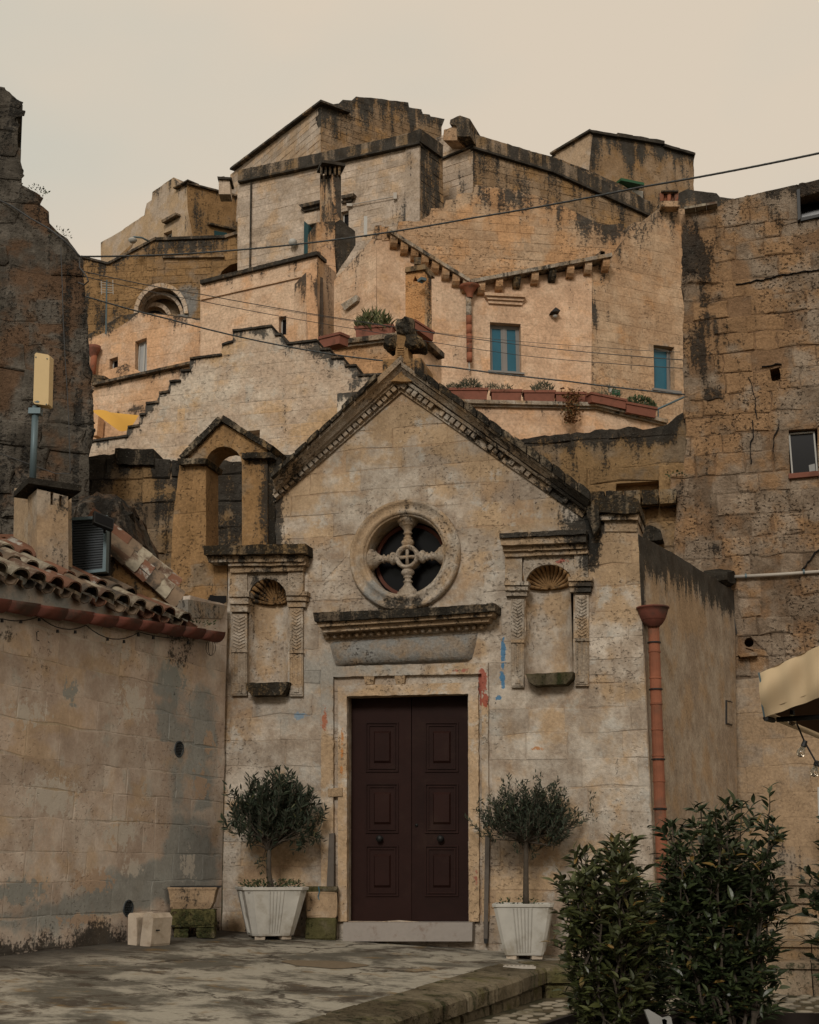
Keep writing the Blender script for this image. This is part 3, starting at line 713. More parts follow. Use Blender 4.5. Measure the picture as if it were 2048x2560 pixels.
m = M(); m.lathe([(0.001, -.262), (RR*.70, -.262)], Fp.w(*RC), Fp.N, 32); m.obj('window_glass', m_glassd, rose)
CW = Fp.w(RC[0], RC[1], -.10)
m = M(); rc_ = RR*.215; m.lathe([(rc_, -.07), (rc_*1.02, .05), (rc_*.92, .075), (rc_*.78, .075), (rc_*.72, .05), (rc_*.68, .05), (rc_*.66, -.07), (rc_, -.07)], CW, Fp.N, 28); m.obj('hub_ring', m_trim, rose, (.08, 0, .25, .6), smooth=True)
for (dx, dz) in ((1, 0), (0, 1)):
    ax = Fp.D*dx+Vector((0, 0, dz)); M().tube([CW-ax*rc_*.7+Fp.N*.02, CW-ax*rc_*.1+Fp.N*.03, CW+ax*rc_*.1+Fp.N*.03, CW+ax*rc_*.7+Fp.N*.02], [.022, .017, .017, .022], 8).obj('hub_bar', m_trim, rose, (.1, 0, .3, .5), smooth=True)
prof = [(.95, .055), (1.15, .075), (1.3, .078), (1.45, .06), (1.52, .042), (1.6, .052), (1.66, .052), (1.72, .035), (1.9, .038), (1.96, .056), (2.02, .056), (2.08, .042), (2.25, .045), (2.45, .068), (2.62, .088), (2.66, .1), (2.85, .105), (2.9, .125), (3.2, .135)]
mult = RR*.68/3.12
for k, (dx, dz) in enumerate(((1, 0), (0, 1), (-1, 0), (0, -1))):
    ax = Fp.D*dx+Vector((0, 0, dz)); m = M(); m.lathe([(r*.95, d*mult) for d, r in prof], CW, ax, 14); m.obj('baluster', m_trim, rose, (.10 if k != 3 else .18, .05, .30, .5), smooth=True)

# niches
def niche(H, sill, nm_seed, pils, caps, frieze, corn, spand, sh, lab):
    x0, x1, ys, yt, yb = sh
    root = M().ppx(Fp, rough(sill, 10, 1.2), -.02, .16, .04).obj('niche', m_black if nm_seed == 1 else m_kerb, chapel, (.5 if nm_seed == 1 else .25, .4, 0, .5)); root['label'] = lab
    u0, zb = Fp.uz(x0, yb); u1, _ = Fp.uz(x1, yb); zs = Fp.uz(x1, ys)[1]; zt = Fp.uz((x0+x1)/2, yt)[1]; cu = (u0+u1)/2; r = (u1-u0)/2; n = 14; v = []; f = []
    for k in range(n+1):
        a = PI*k/n; v += [Fp.w(cu-r*math.cos(a), zb-.02, -.24*math.sin(a)), Fp.w(cu-r*math.cos(a), zs, -.24*math.sin(a))]
    for k in range(n): f.append((2*k, 2*k+2, 2*k+3, 2*k+1))
    m = M().add(v, f)
    ob = m.obj('niche_back', m_fac, root, fst, smooth=True)
    # quarter dome
    v = []; f = []; K = 8
    for j in range(K+1):
        b = PI/2*j/K
        for k in range(n+1):
            a = PI*k/n; v.append(Fp.w(cu-r*math.cos(a)*math.cos(b)*1.0, zs+(zt-zs+.02)*math.sin(b), -.24*math.sin(a)*math.cos(b)))
    for j in range(K):
        for k in range(n): f.append((j*(n+1)+k, j*(n+1)+k+1, (j+1)*(n+1)+k+1, (j+1)*(n+1)+k))
    M().add(v, f).obj('niche_dome', m_ochre, root, (.5 if nm_seed == 1 else .25, .8, 0, .1), smooth=True)
    K = 13
    for k in range(K):
        a = PI*(k+.5)/K; pts = []; rad = []
        for q in range(7):
            t = q/6; rr = .06+.94*t
            pts.append(Fp.w(cu-r*rr*math.cos(a)*1.02, zs+(zt-zs+.02)*rr*math.sin(a)+.005, -.20*math.sqrt(max(0, 1-rr*rr))+.015)); rad.append(.006+.021*t)
        M().tube(pts, rad, 6).obj('shell_rib', m_ochre, root, (.48 if nm_seed == 1 else .22, .9, 0, random.random()*.3), smooth=True)
    for q, of in spand: M().ppx(Fp, q, -.02, of, .0).obj('spandrel', m_trim, root, fst)
    for q in frieze: M().ppx(Fp, q, -.02, .055).obj('frieze_block', m_trim, root, fst)
    for q in caps:
        (a, b, c, d) = q; h = c-b if False else d-b
        for (t0, t1, of, ex) in ((0, .28, .12, 2), (.28, .62, .095, 0), (.62, 1, .065, -2)):
            M().ppx(Fp, rough([(a-ex, b+h*t0), (c+ex, b+h*t0), (c+ex, b+h*t1), (a-ex, b+h*t1)], 12, .8), -.02, of, .02).obj('capital', m_trim, root, Stain(0, 1, [pr(1460, 1470, 40, 30, 0, .75), pr(670, 1500, 70, 30, 0, .25)], base=(.08, .1, .2)))
    for (a, b, c, d, cut_) in pils:
        pb = M().ppx(Fp, [(a, b), (c, b), (c, d), (a, d)], -.02, .045).obj('pilaster', m_trim, root, fst)
        m = M(); w_ = c-a; xm = (a+c)/2; y = b+8
        while y < cut_-8:
            m.ppx(Fp, [(a+5, y-5), (xm, y+2), (xm, y+5.5), (a+5, y-1.5)], .04, .056); m.ppx(Fp, [(xm, y+2), (c-5, y-5), (c-5, y-1.5), (xm, y+5.5)], .04, .056); y += 8.2
        if m.v: m.obj('chevron_relief', m_trim, root, (.05, 0, .1, .8))
        m = M()
        for xx in (a+3, xm-2.5, c-8): m.ppx(Fp, [(xx, cut_+4), (xx+4.5, cut_+4), (xx+4.5, d-30), (xx, d-30)], .04, .052)
        m.obj('flutes', m_trim, root, (.05, 0, .1, .7))
        m = M(); m.ppx(Fp, [(a+2, d-26), (c-2, d-26), (c-2, d-4), (a+2, d-4)], .04, .055); m.ppx(Fp, [(xm-6, d-20), (xm+6, d-20), (xm+6, d-9), (xm-6, d-9)], .05, .068); m.obj('base_rosette', m_trim, root, (.05, 0, .1, .6))
        m = M(); m.ppx(Fp, [(a-1, cut_-4), (c+1, cut_-4), (c+1, cut_+3), (a-1, cut_+3)], .04, .066); m.obj('pilaster_band', m_trim, root, (.1, 0, .1, .6))
    for (q, of, stv, mt) in corn:
        M().ppx(Fp, rough(q, 14, 1.3), -.02, of, .008).obj('cornice', mt, root, stv)
    return root
def arch_sp(x0, x1, ytop, ys, yt, n=10):
    cx = (x0+x1)/2; r = (x1-x0)/2-1
    return [(x0-3, ytop), (x1+3, ytop), (x1+3, ys)] + [(cx+r*math.cos(PI*k/n), ys-(ys-yt-2)*math.sin(PI*k/n)) for k in range(0, n+1)] + [(x0-3, ys)]
dk = lambda v, g=.2: (v, g, 0, .5)
niche(nl, [(611, 1712), (721, 1709), (719, 1722), (706, 1742), (628, 1745), (614, 1730)], 1,
      [(578, 1537, 617, 1740, 1630), (724, 1522, 757, 1742, 1632)], [(573, 1484, 621, 1532), (716, 1484, 766, 1520)],
      [[(574, 1436), (618, 1436), (618, 1484), (574, 1484)], [(720, 1430), (758, 1430), (758, 1484), (720, 1484)]],
      [([(508, 1378), (764, 1372), (765, 1396), (508, 1400)], .24, dk(.5), m_black), ([(516, 1400), (762, 1396), (760, 1412), (520, 1414)], .16, dk(.45, .5), m_trim), ([(570, 1414), (766, 1411), (764, 1419), (570, 1422)], .13, dk(.32, .4), m_trim), ([(574, 1422), (760, 1419), (758, 1431), (574, 1436)], .09, dk(.3, .6), m_trim)],
      [(arch_sp(618, 720, 1434, 1502, 1446), .03)], (618, 720, 1502, 1446, 1708), 'left niche with a blackened scallop shell')
niche(nr, [(1312, 1690), (1435, 1684), (1432, 1702), (1416, 1716), (1334, 1719), (1318, 1708)], 2,
      [(1278, 1500, 1310, 1720, 1606), (1438, 1490, 1472, 1716, 1602)], [(1262, 1459, 1320, 1493), (1422, 1448, 1480, 1483)],
      [[(1263, 1397), (1305, 1394), (1305, 1459), (1263, 1459)], [(1436, 1388), (1470, 1385), (1470, 1447), (1436, 1447)]],
      [([(1248, 1347), (1466, 1337), (1466, 1348), (1248, 1358)], .24, Stain(0, 1, [pr(1440, 1340, 70, 60, 0, .9)], base=(.72, .3, 0)), m_trim), ([(1250, 1358), (1466, 1348), (1466, 1366), (1252, 1374)], .20, Stain(0, 1, [pr(1445, 1360, 40, 60, 0, .95)], base=(.12, .3, 0)), m_trim),
       ([(1256, 1374), (1468, 1366), (1468, 1378), (1257, 1385)], .13, Stain(0, 1, [pr(1445, 1370, 40, 30, 0, .8)], base=(.1, .5, 0)), m_trim), ([(1258, 1385), (1470, 1378), (1470, 1388), (1262, 1397)], .09, dk(.1, .5), m_trim)],
      [(arch_sp(1313, 1434, 1392, 1462, 1410), .03)], (1313, 1434, 1462, 1410, 1688), 'right niche with a brown scallop shell')

# cornice over the door, with a row of rounded dentils
ho = M().ppx(Fp, rough([(780, 1544), (1000, 1536), (1241, 1521), (1240, 1540), (1000, 1556), (784, 1566)], 12, 1.5), -.02, .28, .01).obj('door_cornice', m_black, chapel, (.46, 0, 0, .4))
for (q, of, g) in (([(790, 1566), (1236, 1540), (1230, 1550), (796, 1577)], .23, .35), ([(800, 1577), (1226, 1551), (1222, 1561), (808, 1588)], .17, .15), ([(806, 1588), (1218, 1562), (1214, 1576), (812, 1601)], .045, .1)):
    M().ppx(Fp, q, -.02, of, .003).obj('cornice_band', m_trim, ho, (g, .6, 0, .5))
dsrc = None
for k in range(22):
    s = (k+.5)/22; q = lerp((812, 1594), (1214, 1568), s); p = Fp.at(*q, .045)
    if dsrc is None: m = M(); m.lathe([(.002, .05), (.018, .045), (.024, .02), (.024, -.01)], p, Fp.N, 8); dsrc = m.obj('dentil', m_trim, ho, (.05, .5, 0, .6), smooth=True); pd = p
    else: copyto(dsrc, ho, WL[dsrc.name]+(p-pd))
# swelling frieze
m = M(); v = []; f = []; nu_, nz_ = 26, 10
for i in range(nu_+1):
    s = i/nu_; e = min(1, math.sin(PI*s)*6) ** .5 if 0 < s < 1 else 0
    for j in range(nz_+1):
        tt = j/nz_; q = lerp(lerp((820, 1604), (1198, 1582), s), lerp((838, 1668), (1180, 1654), s), tt)
        v.append(Fp.at(*q, -.005+.10*e*math.sqrt(max(0, 1-(2*tt-1)**2))))
for i in range(nu_):
    for j in range(nz_): f.append((i*(nz_+1)+j+1, (i+1)*(nz_+1)+j+1, (i+1)*(nz_+1)+j, i*(nz_+1)+j))
M().add(v, f).obj('pulvinated_frieze', m_trim, chapel, (.06, 0, .55, .6), smooth=True)
# door surround
def frame(outer, inner, of, nm):
    (a, b, c, d) = outer; (e, f_, g, h) = inner
    q = [a, b, c, d, h, g, f_, e]
    return q
sur = None
ring = lambda xo, yo, xo2, yo2, xi, yi, xi2, yi2: [(xo, 2304), (xo, yo), (xo2, yo2), (xo2+2, 2304), (xi2+2, 2304), (xi2, yi2), (xi, yi), (xi, 2304)]
for (q, of, s_) in ((ring(803, 1667, 1220, 1656, 833, 1692, 1204, 1684), .055, 3), (ring(845, 1714, 1196, 1706, 867, 1741, 1171, 1734), .05, 4)):
    w_ = wall('door_surround', Fp.shift(of), rough(q, 12, 1.3, s_), m_fac, sur or chapel, thick=of+.02, stain=Stain(0, 1, fst.b + [pr(1150, 1675, 100, 25, 1, .3)], base=(.03, .25, .1)), cell=.1)
    sur = sur or w_
M().ppx(Fp, rough([(820, 1972), (856, 1970), (856, 1992), (820, 1993)], 8, 1), -.01, .065).obj('surround_block', m_trim, sur, (0, .8, 0, .6))
for x in (908, 985): M().ppx(Fp, rough([(x, 1688), (x+30, 1687), (x+26, 1714), (x+4, 1715)], 8, 1), -.01, .05, .1).obj('surround_block', m_trim, sur, (0, .8, 0, .6))
# threshold
M().ppx(Fp, [(858, 2305), (1182, 2305), (1181, 2352), (856, 2352)], -.28, .13, .004).obj('threshold', m_marble, chapel)
# door
dp = Fp.shift(-.17); door = M().ppx(dp, [(877, 1730), (1172, 1726), (1172, 2306), (876, 2306)], -.06, -.045).obj('door_backing', m_door, chapel)
for (xa, xb, pa, pb_) in ((878, 1028, (914, 996), 0), (1030, 1172, (1062, 1146), 1)):
    leaf = M().ppx(dp, [(xa, 1734), (xb, 1734), (xb+1, 2303), (xa, 2303)], -.044, 0).obj('door_leaf', m_door, chapel)
    for (ya, yb) in ((1806, 1930), (1959, 2083), (2114, 2241)):
        x0, x1 = pa; pan = None; m = M()
        for (i0, i1, of) in ((0, 3, .014), (7, 10, .012)):
            o4 = [(x0+i0, ya+i0), (x1-i0, ya+i0), (x1-i0, yb-i0), (x0+i0, yb-i0)]; i4 = [(x0+i1, ya+i1), (x1-i1, ya+i1), (x1-i1, yb-i1), (x0+i1, yb-i1)]
            for k in range(4): m.ppx(dp, [o4[k], o4[(k+1) % 4], i4[(k+1) % 4], i4[k]], .001, of)
        pan = m.obj('panel_moulding', m_door, leaf)
        M().ppx(dp, [(x0+20, ya+22), (x1-20, ya+22), (x1-20, yb-22), (x0+20, yb-22)], .001, .022, .14).obj('door_panel', m_door, leaf)
    kx = 952 if pb_ == 0 else 1104; kp = dp.at(kx, 2097)
    M().lathe([(.03, 0), (.03, .006), (.012, .012), (.012, .03), (.03, .042), (.036, .058), (.028, .074), (.001, .08)], kp, Fp.N, 16).obj('door_knob', m_metal, leaf, smooth=True)
M().lathe([(.016, 0), (.016, .012), (.001, .016)], dp.at(1042, 2063), Fp.N, 12).obj('lock', m_metal, leaf, smooth=True)
# bell gable over the left end
bst = Stain(0, .35, [pr(675, 1250, 30, 160, 0, 1.0), pr(480, 1170, 60, 30, 0, .25), pr(655, 1150, 30, 50, 0, .3), pr(560, 1380, 120, 30, 0, .5), pr(540, 1490, 60, 60, 0, .3), pr(450, 1300, 40, 180, 1, .5)], base=(0, .5, 0))
Bp = Fp.shift(-.02)
arch = [(605, 1376), (605, 1160)] + [(560+45*math.cos(PI*k/8), 1160-44*math.sin(PI*k/8)) for k in range(1, 8)] + [(515, 1160), (515, 1376)]
outl = rl([(423, 1500), (427, 1409), (432, 1303), (449, 1165), (459, 1149), (459, 1133), (552, 1052), (669, 1122), (669, 1240), (669, 1376)], 14, 1.5)
bl = [p for p in outl if p[0] < 470 and p[1] > 1160]
BS = lambda s: dict(h=.3, l=.42, gap=.006, proud=(.001, .007), bev=.006, rough=.003, seed=s)
bg_ = wall('bell_gable', Bp, rl([(423, 1500), (427, 1409), (432, 1303), (449, 1160)], 14, 1.5) + [(515, 1160), (515, 1400), (568, 1400), (568, 1515), (471, 1490)], m_ochre, chapel, thick=.36, stain=bst, cell=.16, stone=BS(11))
wall('gable_pillar', Bp, [(605, 1160), (669, 1160), (669, 1376), (605, 1376)], m_ochre, bg_, thick=.36, stain=bst, cell=.16)
wall('gable_base', Bp, [(515, 1374), (669, 1374), (669, 1400), (515, 1400)], m_ochre, bg_, thick=.8, stain=bst, cell=.16)
for k in range(8):                         # stones of the little pediment over its arch
    a0, a1 = PI*k/8, PI*(k+1)/8
    pin = lambda a: (560+45*math.cos(a), 1160-44*math.sin(a))
    def pout(a):
        c, s = math.cos(a), math.sin(a); best = 1e9
        for (p, q) in (((552, 1056), (668, 1124)), ((461, 1136), (552, 1056)), ((668, 1124), (668, 1160)), ((452, 1136), (452, 1160)), ((461, 1136), (452, 1140))):
            dx, dy = q[0]-p[0], q[1]-p[1]; den = c*dy+s*dx
            if abs(den) < 1e-6: continue
            t = ((p[0]-560)*dy-(p[1]-1160)*dx)/den; u = ((560+c*t)-p[0])/dx if abs(dx) > abs(dy) else ((1160-s*t)-p[1])/dy
            if t > 0 and -.02 <= u <= 1.02: best = min(best, t)
        return (560+c*best, 1160-s*best)
    mid = [(552, 1056)] if a0 < PI*.54 < a1 else ([(668, 1124)] if k == 0 else ([(461, 1136)] if k == 7 else []))
    q = [pin(a0), pout(a0)] + mid + [pout(a1), pin(a1)]
    M().ppx(Bp, q, -.36, .0+random.uniform(0, .01)).obj('arch_stone', m_ochre, bg_, bst)
for q in ([(443, 1152), (516, 1152), (512, 1165), (446, 1167)], [(604, 1138), (676, 1136), (682, 1150), (604, 1152)]):
    M().ppx(Bp, rough(q, 9, 1.5), -.40, .09).obj('impost', m_black, bg_, (.5, .3, 0, .5))
for (a, b) in (((452, 1150), (552, 1052)), ((552, 1052), (678, 1128))):
    dx, dy = b[0]-a[0], b[1]-a[1]; ln = math.hypot(dx, dy); nx, ny = dy/ln*9, -dx/ln*9
    for k in range(4):
        p, q = lerp(a, b, k/4), lerp(a, b, (k+.97)/4); e = random.uniform(.8, 1.3)
        M().ppx(Bp, rough([(p[0]-nx*.5, p[1]-ny*.5), (q[0]-nx*.5, q[1]-ny*.5), (q[0]+nx*e, q[1]+ny*e), (p[0]+nx*e, p[1]+ny*e)], 8, 1), -.40, .07).obj('coping_stone', m_black, bg_, (.5, .1, 0, random.random()))
M().ppx(Bp, rough([(508, 1486), (566, 1490), (566, 1505), (548, 1514), (512, 1496)], 7, 1.5), -.01, .006).obj('wall_hole', m_black2, bg_)
M().ppx(Bp, rough([(671, 1136), (700, 1142), (704, 1185), (690, 1245), (688, 1385), (671, 1385)], 9, 2), -.6, -.03).obj('gable_pier', m_black, bg_, (.7, 0, 0, .3))

# chapel flank with its dark weathered top
sst = Stain(1.15, .55, [pr(1810, 1440, 60, 100, 0, .4), pr(1640, 1400, 30, 80, 0, .35), pr(1700, 2100, 130, 260, 2, .25), pr(1690, 1500, 90, 120, 1, .5)], base=(0, .1, 0))
top = rl([(pxat(Sp, .002, 1336), 1336), (1690, 1387), (1770, 1437), (1837, 1479)], 12, 1.5)
sw = wall('flank_wall', Sp, top + [(1850, 2480)] + [(pxat(Sp, .002, y), y) for y in (2470, 2100, 1800, 1500)], m_side, chapel, thick=.6, stain=sst, cell=.16)
# corner strip plaster chamfer
for k, (px, py) in enumerate(((1818, 1436), (1700, 1385), (1650, 1355))):
    q = [(px-16, py+16), (px-10, py-8), (px+4, py-16), (px+20, py-4), (px+22, py+22), (px+6, py+34)]
    if k == 0: blob(Sp, q, -.35, .04, 'lichen_clump', m_black, chapel, (.8, 0, 0, .5), .03, seed=k)
M().ppx(Sp, [(1819, 1753), (1830, 1757), (1830, 1812), (1819, 1808)], -.01, .012).obj('inspection_hatch', m_side, chapel, (0, .5, .2, .5))
m = M()
for q in ([(1818, 1752), (1832, 1756), (1832, 1758), (1818, 1755)], [(1817, 1752), (1819, 1752), (1819, 1809), (1817, 1808)], [(1817, 1808), (1832, 1812), (1832, 1815), (1817, 1811)]): m.ppx(Sp, q, 0, .015)
m.obj('hatch_frame', m_metal, chapel)

# ------------------------------------------------------------------ downpipe
pipe = thing('downpipe', Sp.at(1655, 2300, .1), 'terracotta downpipe with a bowl-shaped hopper on the chapel corner', 'downpipe')
def cl_at(py): return lerp((1634, 1560), (1655, 2150), (py-1560)/590)
ys = [1563, 1627, 1693, 1758, 1822, 1887, 1951, 2016, 2082, 2150, 2215, 2290]
for a, b in zip(ys[:-1], ys[1:]):
    p0, p1 = Sp.at(*cl_at(b), .09), Sp.at(*cl_at(a), .09); d = (p1-p0)
    M().tube([p0, p0+d*.92, p0+d*.93, p1], [.057, .057, .063, .063], 14).obj('pipe_section', m_terra2, pipe, smooth=False)
hp = Sp.at(*cl_at(1563), .10); M().lathe([(.055, -.02), (.09, .01), (.125, .06), (.15, .13), (.158, .165), (.17, .17), (.17, .185), (.15, .185), (.12, .05), (.001, .03)], hp, (0, 0, 1), 22).obj('hopper', m_gut, pipe, smooth=True)
for y in (1607, 1724, 1899, 2023, 2146):
    p = Sp.at(*cl_at(y), .09); m = M(); m.lathe([(.064, -.006), (.07, -.006), (.07, .008), (.064, .008)], p, (0, 0, 1), 14); m.tube([p+Sp.D*.06, p+Sp.D*.12-Sp.N*.0, p+Sp.D*.12-Sp.N*.09], .007, 5); m.obj('pipe_bracket', m_metal, pipe)
# ------------------------------------------------------------------ low house on the left
house = thing('low_house', Lp.w(-1.5, TZ), 'low limewashed stone house with tiled roof edge and red-brown gutter, left foreground', 'house')
lst = Stain(0, 1, [pr(445, 1620, 50, 90, 0, .65), pr(400, 1600, 25, 70, 0, .35), pr(215, 1610, 12, 45, 0, .6), pr(205, 1730, 12, 40, 0, .35), pr(15, 1590, 25, 40, 0, .55), pr(5, 1690, 14, 50, 0, .45), pr(540, 1640, 50, 70, 0, .3),
                   pr(450, 1900, 75, 420, 2, .62), pr(520, 1850, 40, 300, 2, .8), pr(480, 2180, 110, 150, 2, .8), pr(330, 2210, 150, 80, 2, .8), pr(80, 2300, 180, 60, 2, .75), pr(230, 2260, 160, 60, 2, .6), pr(400, 1760, 50, 160, 2, .5),
                   pr(230, 2350, 260, 80, 0, .42), pr(120, 2400, 320, 70, 0, .5), pr(-40, 2410, 140, 60, 0, .4), pr(250, 2345, 130, 60, 0, .35), pr(520, 2330, 80, 60, 0, .55), pr(450, 2340, 120, 50, 0, .5), pr(370, 1550, 300, 60, 0, .25),
                   pr(150, 1800, 120, 60, 1, .5), pr(160, 1960, 50, 60, 1, 1.0), pr(85, 1890, 60, 40, 1, 1.0), pr(345, 2020, 24, 50, 1, 1.4), pr(5, 2070, 20, 50, 1, 1.3), pr(210, 1700, 400, 90, 1, .25)])
vents = []
for (cx, cy, rx, ry) in ((447, 1873, 9, 20), (320, 2271, 11, 21)): vents.append([(cx+rx*1.05*math.cos(2*PI*k/6), cy+ry*1.05*math.sin(2*PI*k/6)) for k in range(6)])
lw = wall('house_wall', Lp, [(-700, 1262), (0, 1441), (466, 1556), (474, 1489), (568, 1513), (551, 2380), (0, 2450), (-700, 2520)], m_left, house, vents, thick=.5, stain=lst, cell=.2, mort=m_leftm, hd=.12,
          stone=dict(h=.285, l=.50, gap=.006, proud=(.001, .0045), bev=.005, rough=.003, seed=9))
for (cx, cy, rx, ry) in ((447, 1873, 9, 20), (320, 2271, 11, 21)):
    c0 = Lp.at(cx, cy); r = (Lp.uz(cx, cy-ry)[1]-Lp.uz(cx, cy+ry)[1])/2; m = M(); m.lathe([(r, -.02), (r*1.05, .008), (r*.9, .012), (r*.86, -.02)], c0, Lp.N, 18); vg = m.obj('vent_grille', m_louv, lw, smooth=True); vg['label'] = 'round vent high beside the corner' if cx > 400 else 'round vent near the ground'
    m = M(); m.lathe([(.001, -.03), (r*.9, -.03)], c0, Lp.N, 18); m.obj('vent_shadow', m_black2, lw)
    u, z = Lp.uz(cx, cy)
    for k in range(-4, 5):
        h = k*r*.2; wv_ = math.sqrt(max(0, r*r-h*h))*.9
        M().box(Lp, u-wv_, u+wv_, z+h-.004, z+h+.004, -.02, .002).obj('vent_slat', m_louv, lw)
# eaves boards under the tiles are plaster: a slightly proud cornice band
M().ppx(Lp, [(-500, 1300), (0, 1429), (466, 1548), (474, 1560), (466, 1571), (0, 1500), (-500, 1424)], -.3, .035).obj('eaves_band', m_leftm, house, Stain(0, 1, [], base=(.12, .1, .55)))
# gutter of overlapping half-round terracotta pieces
g0, g1 = Lp.at(-250, 1478, .115)-Lp.N*.115, Lp.at(540, 1592, .115)-Lp.N*.115; ng = 12
gl = (g1-g0); gd = gl.normalized(); up = Vector((0, 0, 1))
m_gut_ = m_gut; gsrc = None; n = 10
def halfpipe(L_, r0, r1, th=.012):
    v = []; f = []
    for (x, r) in ((0, r0), (L_, r1)):
        for rr in (r, r-th):
            for k in range(n+1):
                a = PI*k/n; v.append((x, -math.cos(a)*rr, -math.sin(a)*rr))
    q = n+1
    for k in range(n):
        f += [(k, k+1, 2*q+k+1, 2*q+k), (q+k+1, q+k, 3*q+k, 3*q+k+1), (k, q+k, q+k+1, k+1), (2*q+k, 2*q+k+1, 3*q+k+1, 3*q+k)]
    f += [(0, 2*q, 3*q, q), (n, q+n, 3*q+n, 2*q+n)]
    return v, f
hv, hf = halfpipe(1.0, .085, .106)
gutter_me = bpy.data.meshes.new('gutter_piece'); gutter_me.from_pydata(hv, [], hf); gutter_me.polygons.foreach_set('use_smooth', [True]*len(gutter_me.polygons)); gutter_me.materials.append(m_gut)
gang = math.atan2(gd.y, gd.x); gpit = math.asin(gd.z)
for k in range(ng):
    o = bpy.data.objects.new('gutter_piece', gutter_me); p = g0+gl*((k)/ng)+Lp.N*.115+Vector((0, 0, .045+random.uniform(-.004, .004))); link(o, house, p)
    o.rotation_euler = (0, -gpit, gang); o.scale = (gl.length/ng*1.06, 1, 1)
    if k % 2 == 0:
        q = p; mm = M(); mm.tube([q+Lp.N*(-.13)+up*.02, q+Lp.N*(-.1)-up*.07, q-up*.09, q+Lp.N*.09-up*.03, q+Lp.N*.1+up*.0], .008, 5); mm.obj('gutter_bracket', m_metal, house)
# tiles: pairs of cover tiles along the eave, three courses up the slope
tv, tf = [], []
def tile_mesh(nm, L_, r0, r1, th, up_, mat, wob):
    v = []; f = []; K = 8; rd = random.Random(wob)
    for x, r in ((0, r0), (L_*.5, (r0+r1)/2), (L_, r1)):
        for rr in (r, r-th):
            for k in range(K+1):
                a = PI*k/K; e = 1+rd.uniform(-.03, .03); v.append((x+rd.uniform(-.006, .006), math.cos(a)*rr*e, (math.sin(a)*rr*.8*e)*(1 if up_ else -1)))
    q = K+1
    for s in range(2):
        b = s*2*q
        for k in range(K): f += [(b+k, b+k+1, b+2*q+k+1, b+2*q+k)[::-1], (b+q+k+1, b+q+k, b+3*q+k, b+3*q+k+1)[::-1]]
        f += [(b, b+2*q, b+3*q, b+q), (b+K, b+q+K, b+3*q+K, b+2*q+K)]
    for k in range(K): f += [(k, q+k, q+k+1, k+1), (4*q+k, 4*q+k+1, 5*q+k+1, 5*q+k)]
    me = bpy.data.meshes.new(nm); me.from_pydata(v, [], f); me.polygons.foreach_set('use_smooth', [True]*len(me.polygons)); me.materials.append(mat); return me
covers = [tile_mesh('roof_tile', .46, .112, .088, .015, True, mt, k) for k, mt in enumerate((m_tile, m_tile2, m_tile3, m_tile, m_tile2))]
pans = [tile_mesh('roof_tile', .46, .088, .105, .015, False, mt, 9+k) for k, mt in enumerate((m_tile3, m_tile))]
e0, e1 = Lp.at(-420, 1320, .1)-Lp.N*.1, Lp.at(460, 1548, .1)-Lp.N*.1; el = e1-e0; nt = int(el.length/.25); ed = el.normalized()
back = -Lp.N; rnd = random.Random(21)
def place_tiles(root, e0, ed, back, slope, cols, rows_of, step, over=.10, rl_=.36):
    bd = (back*math.cos(slope)+Vector((0, 0, math.sin(slope)))); yx = ed; zx = bd.cross(-yx).normalized()
    if zx.z < 0: zx = -zx
    yx = zx.cross(bd).normalized()
    for k in range(cols):
        for r_ in range(rows_of(k)):
            for kind in (0, 1):
                me = rnd.choice(covers) if kind else rnd.choice(pans)
                p = e0+ed*(k*step+(0 if kind else step/2)) - bd*over + bd*(r_*rl_+rnd.uniform(-.03, .03))+zx*(.05 if kind else .035)-(0 if kind else 1)*bd*.05+zx*(r_*.012)
                o = bpy.data.objects.new('roof_tile', me); link(o, root, p)
                a = rnd.uniform(-.05, .05); b = rnd.uniform(-.05, .05)
                Mx = Matrix((bd, yx, zx)).transposed(); o.rotation_euler = (Mx @ Matrix.Rotation(a, 3, 'Z') @ Matrix.Rotation(b+.03, 3, 'Y') @ Matrix.Rotation(rnd.uniform(-.12, .12), 3, 'X')).to_euler()
roof = M(); sl = R(29)
bd = back*math.cos(sl)+up*math.sin(sl)
q0, q1 = e0, e1
roof.add([q0, q1, q1+bd*.25, q0+bd*2.6, q0-up*.1, q1-up*.1, q1+bd*.25-up*.15, q0+bd*2.6-up*.15], [(0, 1, 2, 3), (7, 6, 5, 4), (0, 4, 5, 1), (1, 5, 6, 2), (2, 6, 7, 3), (3, 7, 4, 0)])
rf = roof.obj('roof', m_tile, house)
place_tiles(rf, e0, ed, back, sl, nt+1, lambda k: 4 if k < nt*.55 else (3 if k < nt*.72 else (2 if k < nt*.92 else 1)), .25)
# plaster stub and weeds at the corner
M().ppx(Lp, [(470, 1500), (568, 1516), (556, 1548), (470, 1545)], -.12, .02).obj('corner_stub', m_side, house, (.34, .3, .5, .1))

